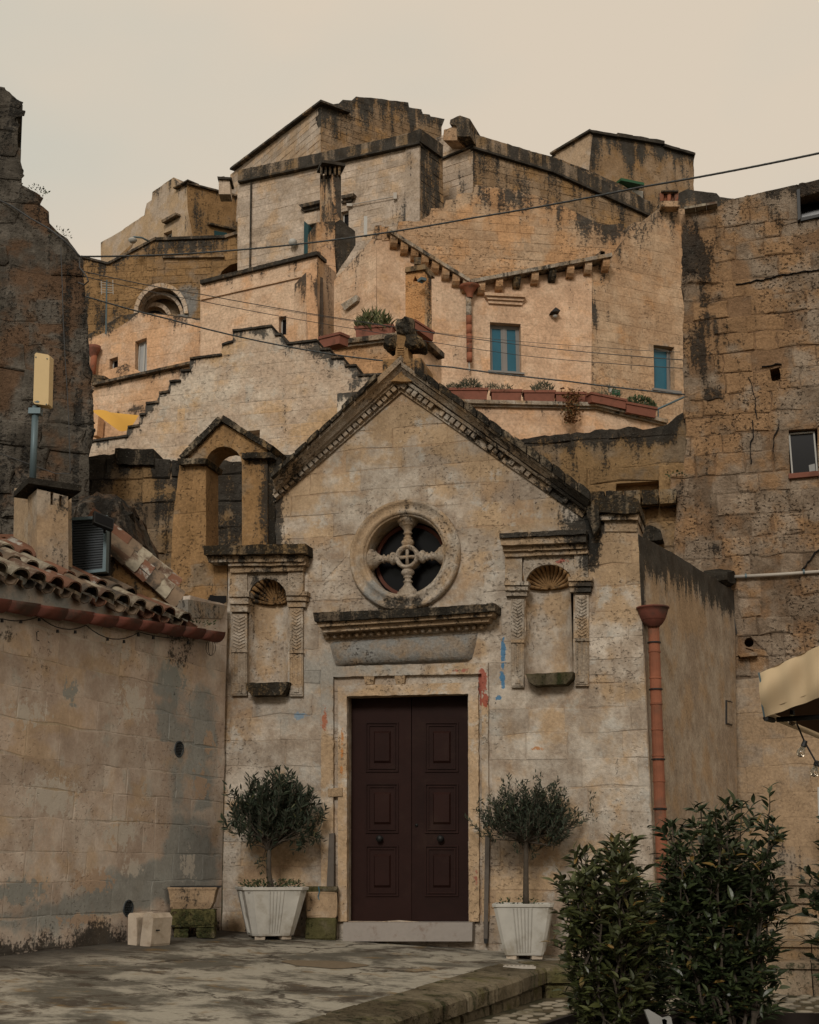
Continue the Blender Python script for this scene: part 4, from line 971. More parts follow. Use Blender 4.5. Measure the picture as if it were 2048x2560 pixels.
# lean-to wall rising behind the low roof, with its own strip of tiles
q = V(300, 13.6, 28)
lean = thing('lean_to', q.at(370, 1500), 'ochre rendered lean-to with a strip of lichened tiles, between low roof and bell gable', 'lean-to')
wall('lean_to_wall', q, rl([(180, 1530), (200, 1430), (265, 1395), (300, 1388), (440, 1530), (470, 1555)], 14, 1) + [(470, 1600), (180, 1600)], m_ochre, lean, thick=.5, cell=.2, stain=Stain(0, 1, [pr(330, 1480, 70, 40, 0, .30), pr(260, 1420, 60, 60, 0, .45)], base=(.12, .5, 0)))
t0, t1 = q.at(302, 1394), q.at(460, 1525); td = (t1-t0).normalized()
for row in range(2):
    for k in range(6):
        me = covers[(k+row*2) % 5]; p = t0+(t1-t0)*(k/6.2+.10)+Vector((0, 0, .05+row*.17)) - q.N*(-.02+row*.12)
        o = bpy.data.objects.new('roof_tile', me); link(o, lean, p); bdv = -td; zv = q.N*.8+Vector((0, 0, .6)); zv = (zv-bdv*zv.dot(bdv)).normalized(); yv = zv.cross(bdv); o.location = o.location - yv*(.0) 
        o.rotation_euler = (Matrix((bdv, yv, zv)).transposed() @ Matrix.Rotation(rnd.uniform(-.1, .1), 3, 'X')).to_euler(); o.scale = (1.1, 1.2, 1.0)
M().ppx(q, [(299, 1393), (304, 1389), (444, 1510), (440, 1517)], 0, .10).obj('verge_board', m_tile, lean)

# chimney with slab cap, carrying the panel aerial
cx0 = PY(100, 1480, 12.6); ch = thing('chimney', cx0, 'square rendered chimney with a dark slab cap, behind the low tiled roof', 'chimney')
ca, cb = V(93, 12.3, -58), V(93, 12.3, 30)
cst = Stain(0, 1, [pr(130, 1400, 50, 120, 0, .42), pr(150, 1260, 60, 50, 0, .4), pr(100, 1300, 30, 30, 1, .4), pr(120, 1480, 60, 60, 1, .7)], base=(.08, .3, .1))
wall('chimney_wall', cb, [(93, 1222), (170, 1241), (172, 1530), (93, 1530)], m_side, ch, [[(126, 1230), (134, 1230), (134, 1262), (126, 1262)], [(148, 1238), (156, 1240), (156, 1268), (148, 1266)]], thick=.35, stain=cst, cell=.15, hd=.06)
wall('chimney_wall', ca, [(36, 1220), (93, 1222), (93, 1530), (30, 1530)], m_side, ch, [[(60, 1216), (91, 1216), (91, 1258), (60, 1257)]], thick=.35, stain=cst, cell=.15, hd=.25)
dkp = M(); dkp.ppx(ca.shift(-.22), [(58, 1216), (92, 1216), (92, 1260), (58, 1260)], 0, .02); dkp.obj('flue_opening', m_black2, ch)
cc_ = PY(93, 1222, 12.3); D1, D2 = -ca.D, cb.D
capv = [cc_-D1*.12-D2*.12, cc_+D1*.46-D2*.10, cc_+D1*.46+D2*.40, cc_-D1*.10+D2*.40]
m = M(); m.add([p+up*.01 for p in capv]+[p+up*.07 for p in capv], [(0, 1, 2, 3)[::-1], (4, 5, 6, 7), (0, 1, 5, 4), (1, 2, 6, 5), (2, 3, 7, 6), (3, 0, 4, 7)]); m.obj('chimney_cap', m_black, ch, (.8, 0, 0, .5))
an = thing('panel_aerial', PY(82, 1205, 12.5), 'cream rectangular panel aerial on a grey-blue pole above the left chimney', 'aerial')
M().tube([PY(81, 1215, 12.5), PY(89, 1016, 12.5)], .034, 12).obj('pole', m_pole, an, smooth=True)
ap = V(103, 12.45, -8)
m = M(); m.ppx(ap, [(86, 889), (90, 885), (120, 890), (124, 894), (121, 1016), (117, 1019), (86, 1015), (82, 1011)], -.05, .05, .02); m.obj('panel', m_ant, an)
m = M(); m.ppx(ap, [(88, 1008), (94, 1006), (99, 1009), (94, 1012)], .05, .053); m.ppx(ap, [(84, 1009), (88, 1008), (94, 1010), (90, 1011)], .051, .054); m.obj('panel_mark', m_pole, an)
M().bx(PY(89, 1030, 12.5), (.12, .1, .06)).obj('clamp', m_pole, an)
# louvred box and lamp
lp_ = V(166, 12.9, -6); lb = thing('louvred_panel', lp_.at(215, 1435), 'dark blue-grey metal louvred panel in a frame beside the chimney', 'panel')
cor = [(171, 1296), (268, 1290), (264, 1430), (166, 1440)]
m = M()
inn = [(178, 1303), (260, 1298), (256, 1423), (174, 1432)]
for k in range(4): m.ppx(lp_, [cor[k], cor[(k+1) % 4], inn[(k+1) % 4], inn[k]], -.06, .03)
m.obj('panel_frame', m_pole, lb)
for k in range(20):
    a, b = lerp(inn[0], inn[3], (k+.1)/20), lerp(inn[1], inn[2], (k+.1)/20); c_, d_ = lerp(inn[0], inn[3], (k+.8)/20), lerp(inn[1], inn[2], (k+.8)/20)
    M().ppx(lp_, [a, b, d_, c_], -.05, -.01).obj('louvre', m_louv, lb)
M().ppx(lp_, inn, -.3, -.055).obj('panel_back', m_black2, lb)
fl = thing('floodlight', lp_.at(262, 1310, .25), 'black tilted floodlight in front of the louvred panel', 'lamp')
f2 = V(237, 12.6, 22); M().ppx(f2, [(236, 1279), (286, 1300), (283, 1327), (235, 1308)], -.07, .04).obj('lamp_box', m_metal, fl); M().ppx(f2, [(239, 1284), (283, 1302), (281, 1322), (238, 1305)], .04, .046).obj('lamp_glass', m_glassd, fl)
M().tube([f2.at(262, 1315, -.07), f2.at(262, 1335, -.3)], .015, 6).obj('lamp_arm', m_metal, fl)
rub = V(260, 15.0, 0)
rb = thing('rubble_shed', rub.at(280, 1420), 'blackened hump of rubble roofing behind the chimney and lamp', 'shed')
blob(rub, [(150, 1420), (170, 1262), (215, 1240), (260, 1233), (300, 1240), (330, 1290), (350, 1370), (420, 1420), (420, 1520), (150, 1520)], -1.6, .3, 'rubble_mass', m_tow, rb, Stain(0, 1, [pr(330, 1450, 90, 60, 1, .6), pr(260, 1300, 120, 90, 0, .4)], base=(.25, .2, 0)), .10, rings=11)
lo = V(15, 14.2, 0); low2 = thing('garden_wall', lo.at(15, 1380), 'short ochre wall end with a flat coping, behind the far left roof', 'wall')
wall('wall_body', lo, [(-120, 1345), (34, 1345), (32, 1500), (-120, 1500)], m_ochre, low2, thick=.5, cell=.3, stain=Stain(0, 1, [], base=(.2, .4, 0)))
M().ppx(lo, [(-120, 1338), (37, 1340), (37, 1347), (-120, 1346)], -.5, .08).obj('coping', m_tile3, low2)

# ------------------------------------------------------------------ dark wall behind the bell gable
Dk = V(420, 17.5, -6)
dw = thing('blackened_wall', Dk.at(420, 1400), 'blackened block wall with a raised merlon behind the bell gable', 'wall')
wall('wall_body', Dk, rl([(205, 1150), (222, 1142), (286, 1134), (288, 1127), (384, 1128), (386, 1147), (450, 1153), (640, 1153), (720, 1170)], 12, 2.5) + [(720, 1560), (205, 1560)], m_dark, dw, thick=.7, cell=.25, mort=m_dark,
     stain=Stain(.75, 1.0, [pr(340, 1200, 50, 60, 0, -.55), pr(340, 1200, 60, 60, 1, .8), pr(575, 1300, 60, 120, 0, .5)], base=(.22, .1, 0)), stone=dict(h=.36, l=.62, gap=.012, proud=(.004, .04), bev=.014, rough=.012, seed=6))
M().ppx(Dk, rough([(286, 1126), (384, 1127), (385, 1168), (290, 1166)], 10, 2), -.6, .10, .02).obj('merlon_cap', m_black, dw, (.6, 0, 0, .4))

# ------------------------------------------------------------------ tall dark ruin at far left
tow = thing('rubble_tower', (-4.5, 17, GZ), 'tall dark lichen-stained rubble tower filling the left edge', 'tower')
prof_ = [(0, 216), (24, 230), (57, 262), (56, 287), (43, 291), (45, 318), (41, 362), (53, 374), (49, 407), (55, 435), (55, 464), (81, 476), (101, 488), (101, 512), (122, 529), (124, 558), (142, 577), (170, 598), (199, 638), (209, 687), (215, 768), (221, 849), (225, 930), (231, 985), (234, 1040), (236, 1084), (222, 1117), (223, 1226), (228, 1330), (232, 1480)]
Tp = V(150, 16.4, 17)
tst = Stain(.15, .8, [pr(200, 900, 45, 330, 0, .30), pr(15, 900, 30, 200, 1, .8), pr(145, 780, 30, 200, 1, .6), pr(110, 540, 50, 60, 1, .5), pr(190, 720, 40, 90, 1, .7), pr(60, 1100, 120, 120, 2, .3)], base=(.20, .0, 0))
wall('tower_wall', Tp, [(-900, 216)] + rl(prof_, 9, 1.6) + [(-900, 1480)], m_tow, tow, thick=2.2, stain=tst, cell=.3, mort=m_tow, stone=dict(h=.34, l=.55, gap=.015, proud=(.0, .05), bev=.035, rough=.04, seed=23, skip=.35))
M().ppx(Tp, [(-900, 560), (0, 560), (10, 562), (100, 600), (170, 700), (180, 1480), (-900, 1480)], -5, -2.1).obj('tower_core', m_tow, tow, (.5, 0, 0, .5))

# ------------------------------------------------------------------ tall ruined wall at right
rw = thing('ruined_house', Rp.at(1900, 1300), 'tall ruined house wall of rough golden tufa blocks on the right', 'house')
rleft = [(1680, 2480), (1682, 1420), (1690, 1300), (1694, 1249), (1676, 1222), (1678, 1190), (1711, 1178), (1711, 1141), (1718, 1119), (1716, 1075), (1710, 1027), (1711, 979), (1709, 946), (1708, 845), (1710, 734), (1703, 718), (1706, 676), (1706, 622), (1703, 552), (1710, 534)]
rtop = rl([(1710, 534), (1795, 520), (1822, 500), (1900, 482), (2048, 448), (2300, 395)], 16, 1.6)
rst_ = Stain(0, 1, [pr(1725, 620, 45, 130, 0, .55), pr(1775, 720, 46, 240, 0, .42), pr(1780, 860, 50, 160, 0, .42), pr(1735, 900, 40, 120, 0, .5), pr(1990, 460, 120, 45, 0, .75), pr(1860, 500, 90, 40, 0, .45), pr(1785, 990, 30, 40, 0, .7), pr(1750, 640, 60, 60, 0, .4), pr(1700, 1220, 30, 40, 0, .5), pr(1795, 1370, 30, 20, 0, .5), pr(1830, 660, 120, 200, 1, .4), pr(1870, 850, 160, 200, 1, .5), pr(1800, 1050, 60, 120, 1, .6), pr(1690, 1120, 30, 60, 1, .6), pr(1900, 2150, 200, 70, 0, .3), pr(1950, 560, 90, 60, 0, .25)], base=(0, .15, 0))
hA = [(1999, 492), (2120, 466), (2120, 530), (2001, 556)]
hB = [(1972, 1075), (2044, 1070), (2046, 1186), (1975, 1192)]
hC = [(1873+12*math.cos(2*PI*k/12), 1606+12*math.sin(2*PI*k/12)) for k in range(12)]
hD = [(1925, 924), (1951, 917), (1952, 948), (1930, 955)]
rpoly = rl(rleft, 20, 1.6) + rtop[1:] + [(2300, 2480)]
wall('upper_wall', Rp, clip([p for p in rpoly], [(1600, 300), (2400, 300), (2400, 1690), (1600, 1690)]) if False else rpoly, m_right, rw, [hA, hB, hC, hD], thick=.8, stain=rst_, cell=.25, mort=m_rightm, hd=.3,
     stone=dict(h=.27, l=.40, gap=.016, proud=(.002, .024), bev=.014, rough=.018, seed=13, skip=.16))
# later smooth facing on the lower part
rs = wall('lower_facing', Rp.shift(.045), rl([(1835, 1700), (1960, 1690), (2080, 1690), (2300, 1690)], 20, 1) + [(2300, 2480), (1835, 2480)], m_side, rw, thick=.04, cell=.3, mort=m_side, stain=Stain(0, 1, [pr(1950, 2150, 250, 90, 0, .4)], base=(0, .45, .05)),
          stone=dict(h=.34, l=.55, gap=.006, proud=(.002, .006), bev=.005, rough=.002, seed=17))
# boulders and fissure work
for k, q in enumerate(([(1704, 640), (1745, 622), (1790, 650), (1795, 690), (1750, 700), (1706, 678)], [(1706, 690), (1760, 675), (1800, 690), (1815, 708), (1760, 714), (1710, 712)], [(1712, 985), (1760, 968), (1812, 975), (1815, 1000), (1760, 1010), (1713, 1008)], [(1842, 645), (1790, 622), (1785, 600), (1840, 590)])):
    blob(Rp, rough(q, 12, 3, k), -.25, .04, 'boulder', m_right, rw, rst_, .025, seed=k)
for pts in ([(1872, 945), (1880, 960), (1888, 1005), (1890, 1030), (1893, 1050)], [(1882, 1052), (1884, 1090), (1876, 1120), (1878, 1160)], [(1948, 1050), (1946, 1075), (1936, 1090), (1934, 1130)], [(1840, 713), (1900, 702), (1950, 690), (2048, 676), (2140, 662)], [(1905, 918), (1925, 916), (1955, 912)], [(2005, 1425), (2030, 1395), (2055, 1368)]):
    l_ = rl(pts, 7, 2.5); a = [(x-.5-random.random()*1.6, y-.8) for x, y in l_]; b = [(x+.5+random.random()*1.4, y+.8) for x, y in l_][::-1]
    if abs(pts[0][1]-pts[-1][1]) < abs(pts[0][0]-pts[-1][0]): a = [(x, y-.4-random.random()) for x, y in l_]; b = [(x, y+.7) for x, y in l_][::-1]
    M().ppx(Rp, a+b, .0, .036).obj('fissure', m_black2, rw)
# tile strip on the broken top corner
for k in range(3):
    a, b = lerp((1712, 530), (1795, 516), k/3), lerp((1712, 530), (1795, 516), (k+.96)/3); M().ppx(Rp, [(a[0], a[1]+4), (b[0], b[1]+4), (b[0], b[1]-2), (a[0], a[1]-1)], -.5, .14).obj('roof_tile', m_tile2, rw)
def window(parent, pl, quad, off, fm, gm, fw=5, mull=0, sill=None, sash=0, fo=.04, name='window'):
    P = [pl.uz(*p) for p in quad]; u0 = (P[0][0]+P[3][0])/2; u1 = (P[1][0]+P[2][0])/2; z1 = (P[0][1]+P[1][1])/2; z0 = (P[2][1]+P[3][1])/2
    s = (u1-u0)/abs(quad[1][0]-quad[0][0]); w = fw*s
    m = M(); m.box(pl, u0, u0+w, z0, z1, off, off+fo); m.box(pl, u1-w, u1, z0, z1, off, off+fo); m.box(pl, u0+w, u1-w, z1-w, z1, off, off+fo); m.box(pl, u0+w, u1-w, z0, z0+w, off, off+fo)
    n = mull+1; iw = (u1-u0-2*w)/n
    for k in range(1, n): x = u0+w+iw*k; m.box(pl, x-w*.7, x+w*.7, z0+w, z1-w, off, off+fo*1.1)
    wnd = m.obj('window', fm, parent)
    for k in range(n):
        a = u0+w+iw*k+(w*.7 if k else 0); b = u0+w+iw*(k+1)-(w*.7 if k < n-1 else 0)
        if sash:
            q = M(); e = w*sash
            q.box(pl, a, a+e, z0+w, z1-w, off+.005, off+fo*.8); q.box(pl, b-e, b, z0+w, z1-w, off+.005, off+fo*.8); q.box(pl, a+e, b-e, z1-w-e, z1-w, off+.005, off+fo*.8); q.box(pl, a+e, b-e, z0+w, z0+w+e, off+.005, off+fo*.8); q.obj('sash', fm, wnd)
        M().box(pl, a, b, z0+w, z1-w, off+.003, off+.012).obj('pane', gm, wnd)
    return wnd
wA = window(rw, Rp, hA, -.28, m_metal, m_glassd, 6, 1); wA['label'] = 'dark shuttered window high at the right edge'
m = M(); m.ppx(Rp, [(1993, 484), (2001, 482), (2003, 556), (1996, 560)], -.25, .12); m.ppx(Rp, [(2003, 548), (2130, 522), (2130, 527), (2003, 556)], -.25, .05); m.obj('shutter_edge', m_metal, rw)
wB = window(rw, Rp, [(1975, 1078), (2041, 1073), (2043, 1184), (1977, 1190)], -.12, m_white, m_glassd, 4, 0); wB['label'] = 'small open window with pale frame'
M().ppx(Rp, [(1972, 1187), (2048, 1180), (2048, 1192), (1973, 1199)], -.25, .06).obj('window_sill', m_terra, rw)
M().ppx(Rp, [(2022, 1158), (2037, 1154), (2039, 1172), (2024, 1174)], -.2, -.09).obj('sill_jar', m_whitew, rw)
M().ppx(Rp, [(1846, 1640), (1894, 1632), (1894, 1642), (1852, 1646)], -.02, .12).obj('stone_ledge', m_right, rw, (.2, .2, 0, .6))
cd = thing('conduit', Rp.at(1950, 1435), 'pale metal conduit running along the tall wall above the awning', 'pipe')
M().tube([Rp.at(1837, 1442, .06), Rp.at(1950, 1436, .06), Rp.at(2120, 1424, .06)], .022, 10).obj('conduit_pipe', m_conduit, cd, smooth=True)
for x in (1865, 2010): M().lathe([(.028, -.012), (.034, -.012), (.034, .012), (.028, .012)], Rp.at(x, 1442-(x-1837)*.07, .06), Rp.D, 10).obj('pipe_clip', m_pole, cd)
lc = thing('loose_cable', Rp.at(1828, 1500), 'loose grey cable looping down from the conduit end', 'cable')
M().tube([Rp.at(x, y, .05) for x, y in [(1840, 1442), (1830, 1448), (1827, 1470), (1829, 1500), (1834, 1540), (1840, 1570), (1842, 1584), (1838, 1588), (1832, 1580), (1829, 1574)]], .008, 6).obj('cable', m_cable, lc, smooth=True)
bd_ = thing('menu_board', Rp.at(2052, 2040, .9), 'white edge of a board standing by the right frame edge', 'board')
M().ppx(Rp.shift(.9), [(2044, 1968), (2110, 1962), (2110, 2046), (2046, 2050)], -.03, .0).obj('board', m_white, bd_); M().ppx(Rp.shift(.87), [(2060, 2048), (2066, 2048), (2066, 2400), (2060, 2400)], -.03, .0).obj('board_post', m_metal, bd_)

# ------------------------------------------------------------------ old courtyard wall behind the chapel
Cw = V(1450, 17.3, -12)
cw = thing('courtyard_wall', Cw.at(1500, 1250), 'old courtyard wall with a blackened top behind the chapel gable', 'wall')
wall('wall_body', Cw, rl([(1180, 1120), (1258, 1103), (1345, 1094), (1425, 1086), (1520, 1074), (1587, 1067), (1611, 1076), (1668, 1061), (1707, 1033), (1770, 1010)], 14, 2.5) + [(1770, 1500), (1180, 1500)], m_dark, cw, [[(1540, 1209), (1648, 1202), (1648, 1236), (1540, 1241)]], thick=.8, cell=.25, hd=.16, mort=m_dark,
     stain=Stain(1.0, .42, [pr(1350, 1180, 110, 20, 0, .3), pr(1500, 1170, 90, 14, 0, .3), pr(1640, 1080, 60, 60, 0, .35), pr(1690, 1120, 30, 70, 0, .5), pr(1500, 1190, 260, 90, 1, .6), pr(1300, 1150, 70, 40, 0, .4)], base=(-.05, .2, 0)),
     stone=dict(h=.40, l=.75, gap=.012, proud=(.004, .03), bev=.014, rough=.010, seed=19))
for k in range(5):
    xs_ = [1470+k*45, 1470+(k+1)*45-3]; y = 1243-k*1.5
    M().ppx(Cw, rough([(xs_[0], y), (xs_[1], y-1), (xs_[1], y+34), (xs_[0], y+36)], 10, 2, k), -.1, .28, .02).obj('ledge_stone', m_black, cw, (.35+.1*(k % 2), .2, 0, random.random()))
M().ppx(Cw, rough([(1590, 1335), (1625, 1322), (1655, 1335), (1662, 1360), (1610, 1368)], 8, 2), -.1, .25, .1).obj('ledge_stone', m_black, cw, (.6, 0, 0, .5))
# ------------------------------------------------------------------ houses on the hillside
def cope(pl, a, b, th, of, mat, par, n, depth=.5, stv=.6, name='coping_stone', j=1.0):
    for k in range(n):
        p, q = lerp(a, b, k/n), lerp(a, b, (k+.985)/n); e = random.uniform(-1, 1)*j
        M().ppx(pl, [(p[0], p[1]), (q[0], q[1]), (q[0], q[1]-th+e*.5), ((p[0]+q[0])/2, (p[1]+q[1])/2-th-e*.5), (p[0], p[1]-th+e)], -depth, of).obj(name, mat, par, (stv+random.uniform(-.2, .2), .1, 0, random.random()))
def stn(h, l, seed, gap=.02, proud=(.004, .02)): return dict(h=h, l=l, gap=gap, proud=proud, bev=.015, rough=0, seed=seed)

# stepped light gable in the middle distance
S = V(690, 25, -14)
sg = thing('stepped_gable', S.at(600, 1140), 'pale worn stone wall with stepped gable top behind the bell gable', 'wall')
sl_ = [(223, 1104), (318, 1090), (320, 1068), (347, 1064), (349, 1037), (363, 1035), (365, 1009), (394, 1005), (398, 983), (422, 979), (424, 954), (450, 952), (452, 928), (475, 926), (475, 897), (553, 887), (555, 862), (581, 854), (582, 828), (679, 815), (687, 838), (703, 836), (716, 860), (792, 851), (800, 874), (825, 873), (828, 895), (857, 894), (862, 915), (890, 914), (894, 939), (956, 936), (1040, 935)]
wall('gable_wall', S, [(223, 1200)] + rl(sl_, 8, .8) + [(1040, 1200)], m_pale, sg, [[(618, 1078), (650, 1074), (650, 1100), (618, 1100)]], thick=.9, cell=.3, hd=.2, mort=m_pale,
     stain=Stain(.72, .28, [pr(560, 900, 120, 60, 2, .15), pr(830, 900, 120, 60, 2, .3), pr(960, 960, 60, 50, 0, .3), pr(700, 860, 60, 40, 2, .4), pr(420, 1050, 100, 60, 1, .3), pr(760, 1060, 160, 60, 1, .5)]), stone=stn(.27, .55, 31, .012, (.001, .006)))
for (a, b) in zip(sl_[:-1], sl_[1:]):
    if b[0]-a[0] > 12: cope(S, (a[0]-1, a[1]+3), (b[0]+1, b[1]+3), 5, .05, m_cope, sg, max(1, int((b[0]-a[0])/38)), .9, .75)
b2 = wall('parapet_block', S.shift(.6), rl([(843, 985), (850, 982), (922, 978), (924, 990)], 9, 1) + [(924, 1060), (843, 1060)], m_pale, sg, thick=.5, cell=.3, stain=Stain(1.0, .3, [pr(910, 1000, 30, 60, 0, .6)]))
wall('low_parapet', S.shift(1.4), rl([(640, 1148), (683, 1140), (745, 1134)], 9, 1) + [(760, 1200), (640, 1200)], m_hilldark, sg, thick=.4, cell=.3, stain=Stain(.8, .3))

# terrace with flower boxes
T1 = V(1110, 30, 2, 1020); T2 = V(1490, T1.Y(1490, 1012), 26, 1012)
te = thing('planted_terrace', T1.at(1300, 1060), 'peach terrace wall with moulded coping carrying the row of terracotta flower boxes', 'wall')
wall('terrace_wall', T1, [(1100, 1008), (1490, 1016), (1490, 1160), (1100, 1160)], m_peach, te, thick=.8, cell=.5, mort=m_peachm, stain=Stain(.25, .5, [pr(1230, 1060, 14, 70, 1, 1.6), pr(1230, 1050, 10, 50, 0, .3), pr(1480, 1050, 12, 60, 0, .25)], base=(0, .3, 0)), stone=stn(.28, .6, 33, .01, (.001, .004)))
wall('terrace_wall', T2, [(1490, 1016), (1672, 1060), (1672, 1160), (1490, 1160)], m_peach, te, thick=.8, cell=.5, stain=Stain(.3, .4, base=(0, .3, 0)), mort=m_peachm, stone=stn(.28, .6, 34, .01, (.001, .004)))
cope(T1, (1128, 1012), (1490, 1020), 9, .16, m_trim, te, 9, .5, .15, j=.3); cope(T1, (1134, 1017), (1490, 1025), 6, .08, m_trim, te, 9, .3, .1, 'coping_moulding', .2)
cope(T2, (1490, 1020), (1672, 1064), 9, .16, m_trim, te, 5, .5, .25, j=.3); cope(T2, (1490, 1025), (1668, 1068), 6, .08, m_trim, te, 5, .3, .2, 'coping_moulding', .2)

# main peach house with the V-shaped corbelled gutter
H1 = V(1110, 34, 8, 800); H1b = V(1480, H1.Y(1480, 800), 24, 800); U = H1.shift(-.5)
h1 = thing('peach_house', H1.at(1250, 1050), 'peach house with teal windows under a V-shaped gutter on corbels', 'house')
pst = Stain(0, 1, [pr(1520, 700, 60, 300, 0, .22), pr(1490, 880, 60, 140, 0, .25), pr(1290, 800, 200, 150, 2, .1), pr(1560, 700, 100, 200, 1, .3)])
win1 = [(1225, 805), (1302, 810), (1304, 932), (1226, 926)]
wall('lower_wall', H1, [(940, 1100), (940, 600), (974, 586), (1176, 716), (1480, 668), (1480, 1100)], m_peach, h1, [win1], thick=1.2, cell=.6, mort=m_peachm, hd=.28, stain=pst, stone=stn(.28, .6, 35, .01, (.001, .004)))
win2 = [(1634, 862), (1686, 868), (1687, 980), (1636, 972)]
wall('bay_wall', H1b, [(1480, 1100), (1480, 668), (1530, 652), (1560, 600), (1583, 556), (1644, 552), (1646, 522), (1722, 522), (1722, 1100)], m_tan, h1, [win2, [(1502, 627), (1513, 629), (1513, 647), (1502, 646)]], thick=1.2, cell=.5, mort=m_tan, hd=.28,
     stain=Stain(.35, 1.1, [pr(1560, 590, 90, 60, 0, .2), pr(1500, 800, 40, 200, 0, .2), pr(1650, 860, 60, 26, 2, .6), pr(1650, 900, 90, 150, 1, -.4)]), stone=stn(.28, .55, 36, .014, (.002, .008)))
ust = Stain(.35, .7, [pr(1300, 540, 150, 70, 0, .2), pr(1420, 560, 130, 90, 0, .22), pr(1500, 600, 110, 80, 0, .25), pr(1260, 500, 110, 40, 0, .3), pr(1530, 560, 100, 70, 0, .3)], base=(-.05, .3, 0))
wall('upper_wall', U, rl([(978, 640), (991, 590), (997, 554), (1048, 553), (1076, 537), (1078, 521), (1113, 519), (1115, 500), (1141, 498), (1143, 484), (1186, 482), (1187, 462), (1260, 470), (1330, 485), (1420, 520), (1500, 560), (1560, 560)], 12, 1.6) + [(1560, 720), (1176, 790), (978, 700)], m_tan, h1, thick=1.2, cell=.5, mort=m_tan, stain=ust,
     stone=stn(.28, .55, 37, .016, (.002, .012)))
# gutter slab on corbels
for (a, b, n_) in (((970, 588), (1176, 714), 7), ((1178, 716), (1532, 650), 10)):
    cope(H1, (a[0], a[1]+4), (b[0], b[1]+4), 9, .34, m_trim, h1, n_, .6, .3, 'gutter_stone', .8)
    nc = 8 if n_ == 7 else 8
    for k in range(nc):
        s = (k+.5)/nc; c0 = lerp(a, b, s); x, y = c0[0], c0[1]+2; pl = H1
        u, z = pl.uz(x, y); m = M(); hw = .10; A_, B_ = [], []
        pr_ = [(0, 0), (.26, 0), (.27, -.10), (.22, -.22), (.12, -.30), (0, -.33)]
        v = [pl.w(u-hw, z+dz, o) for o, dz in pr_] + [pl.w(u+hw, z+dz, o) for o, dz in pr_]; n6 = 6
        m.add(v, [tuple(range(6))[::-1], tuple(range(6, 12))] + [(i, (i+1) % 6, (i+1) % 6+6, i+6) for i in range(6)])
        m.obj('corbel', m_black if (n_ == 10 and k in (2, 4)) else m_tan, h1, (.1 if not (n_ == 10 and k in (2, 4)) else .5, .5, 0, random.random()))
dpp = thing('roof_downpipe', H1.at(1172, 890, .1), 'segmented terracotta downpipe under the V of the peach house gutter', 'downpipe')
for k in range(7):
    y0, y1 = 744+k*23, 744+(k+1)*23; M().tube([H1.at(1172+k*.3, y1-1, .16), H1.at(1172+k*.3, y0, .16)], [.078, .084], 10).obj('pipe_section', m_terra2 if k > 1 else m_trim, dpp, smooth=True)
m = M(); m.lathe([(.08, -.35), (.10, -.2), (.22, -.05), (.30, .0), (.24, .0), (.05, -.2)], H1.at(1174, 716, .2), (0, 0, 1), 14); m.obj('hopper', m_terra2, dpp, smooth=True)
M().tube([H1.at(1173, 905, .14), H1.at(1174, 928, .12)], .025, 6).obj('pipe_tail', m_conduit, dpp)
w1 = window(h1, H1, win1, -.24, m_greyf, m_teal, 5, 1, sash=.8); w1['label'] = 'pair of teal panes in a grey frame above the flower boxes'
M().ppx(H1, [(1222, 927), (1312, 934), (1312, 938), (1222, 931)], -.2, .08).obj('window_sill', m_greyf, h1)
w2 = window(h1, H1b, win2, -.24, m_white, m_teal, 4, 0, sash=0); w2['label'] = 'teal window beside the tall ruined wall'
M().ppx(H1b, [(1667, 872), (1680, 874), (1680, 975), (1668, 973)], -.235, -.2).obj('curtain', m_greyf, h1)
M().ppx(H1b, [(1634, 972), (1705, 981), (1704, 987), (1634, 977)], -.2, .08).obj('window_sill', m_greyf, h1)
for (q, of) in (([(1212, 738), (1317, 744), (1314, 750), (1214, 745)], .20), ([(1215, 745), (1313, 750), (1308, 757), (1220, 752)], .13), ([(1220, 752), (1308, 757), (1306, 765), (1222, 760)], .07)): M().ppx(H1, q, -.05, of).obj('window_hood', m_peachm, h1)
wl_ = thing('wall_lamp', H1.at(1390, 782), 'small hooded lamp on the peach wall right of the window', 'lamp')
M().ppx(H1, [(1378, 788), (1390, 777), (1402, 785), (1392, 787)], 0, .25).obj('lamp_hood', m_metal, wl_); M().lathe([(.001, -.07), (.06, -.04), (.07, 0)], H1.at(1388, 789, .12), (0, 0, 1), 10).obj('lamp_globe', m_white, wl_, smooth=True)

# left wing of the peach house: the receding gable
Wg = V(940, H1.Y(940, 600), -42, 600)
wst = Stain(.45, .5, [pr(850, 720, 40, 80, 1, .4)])
wg = wall('wing_wall', Wg, [(835, 900), (835, 702), (938, 590), (938, 566), (941, 565), (941, 1000)], m_peach, h1, thick=.9, cell=.5, mort=m_peachm, stain=wst, stone=stn(.28, .55, 38, .012, (.001, .006)))
M().ppx(Wg, [(852, 767), (890, 743), (894, 748), (893, 757), (862, 781)], -.05, .12).obj('slanted_hood', m_trim, h1)
for k, (x0, x1, y) in enumerate(((938, 955, 565), (955, 974, 568))): M().ppx(H1, [(x0, y+35), (x0, y), (x1-1, y-1), (x1-1, y+33)], -.9, .03).obj('parapet_stone', m_tan, h1, (.3, .1, 0, .5))
wall('pier_wall', H1.shift(.01), [(941, 1000), (941, 566), (973, 570), (1000, 602), (1000, 1000)], m_peach, h1, thick=.5, cell=.5, mort=m_peachm, stain=Stain(.35, .5, base=(.0, 0, .15)))

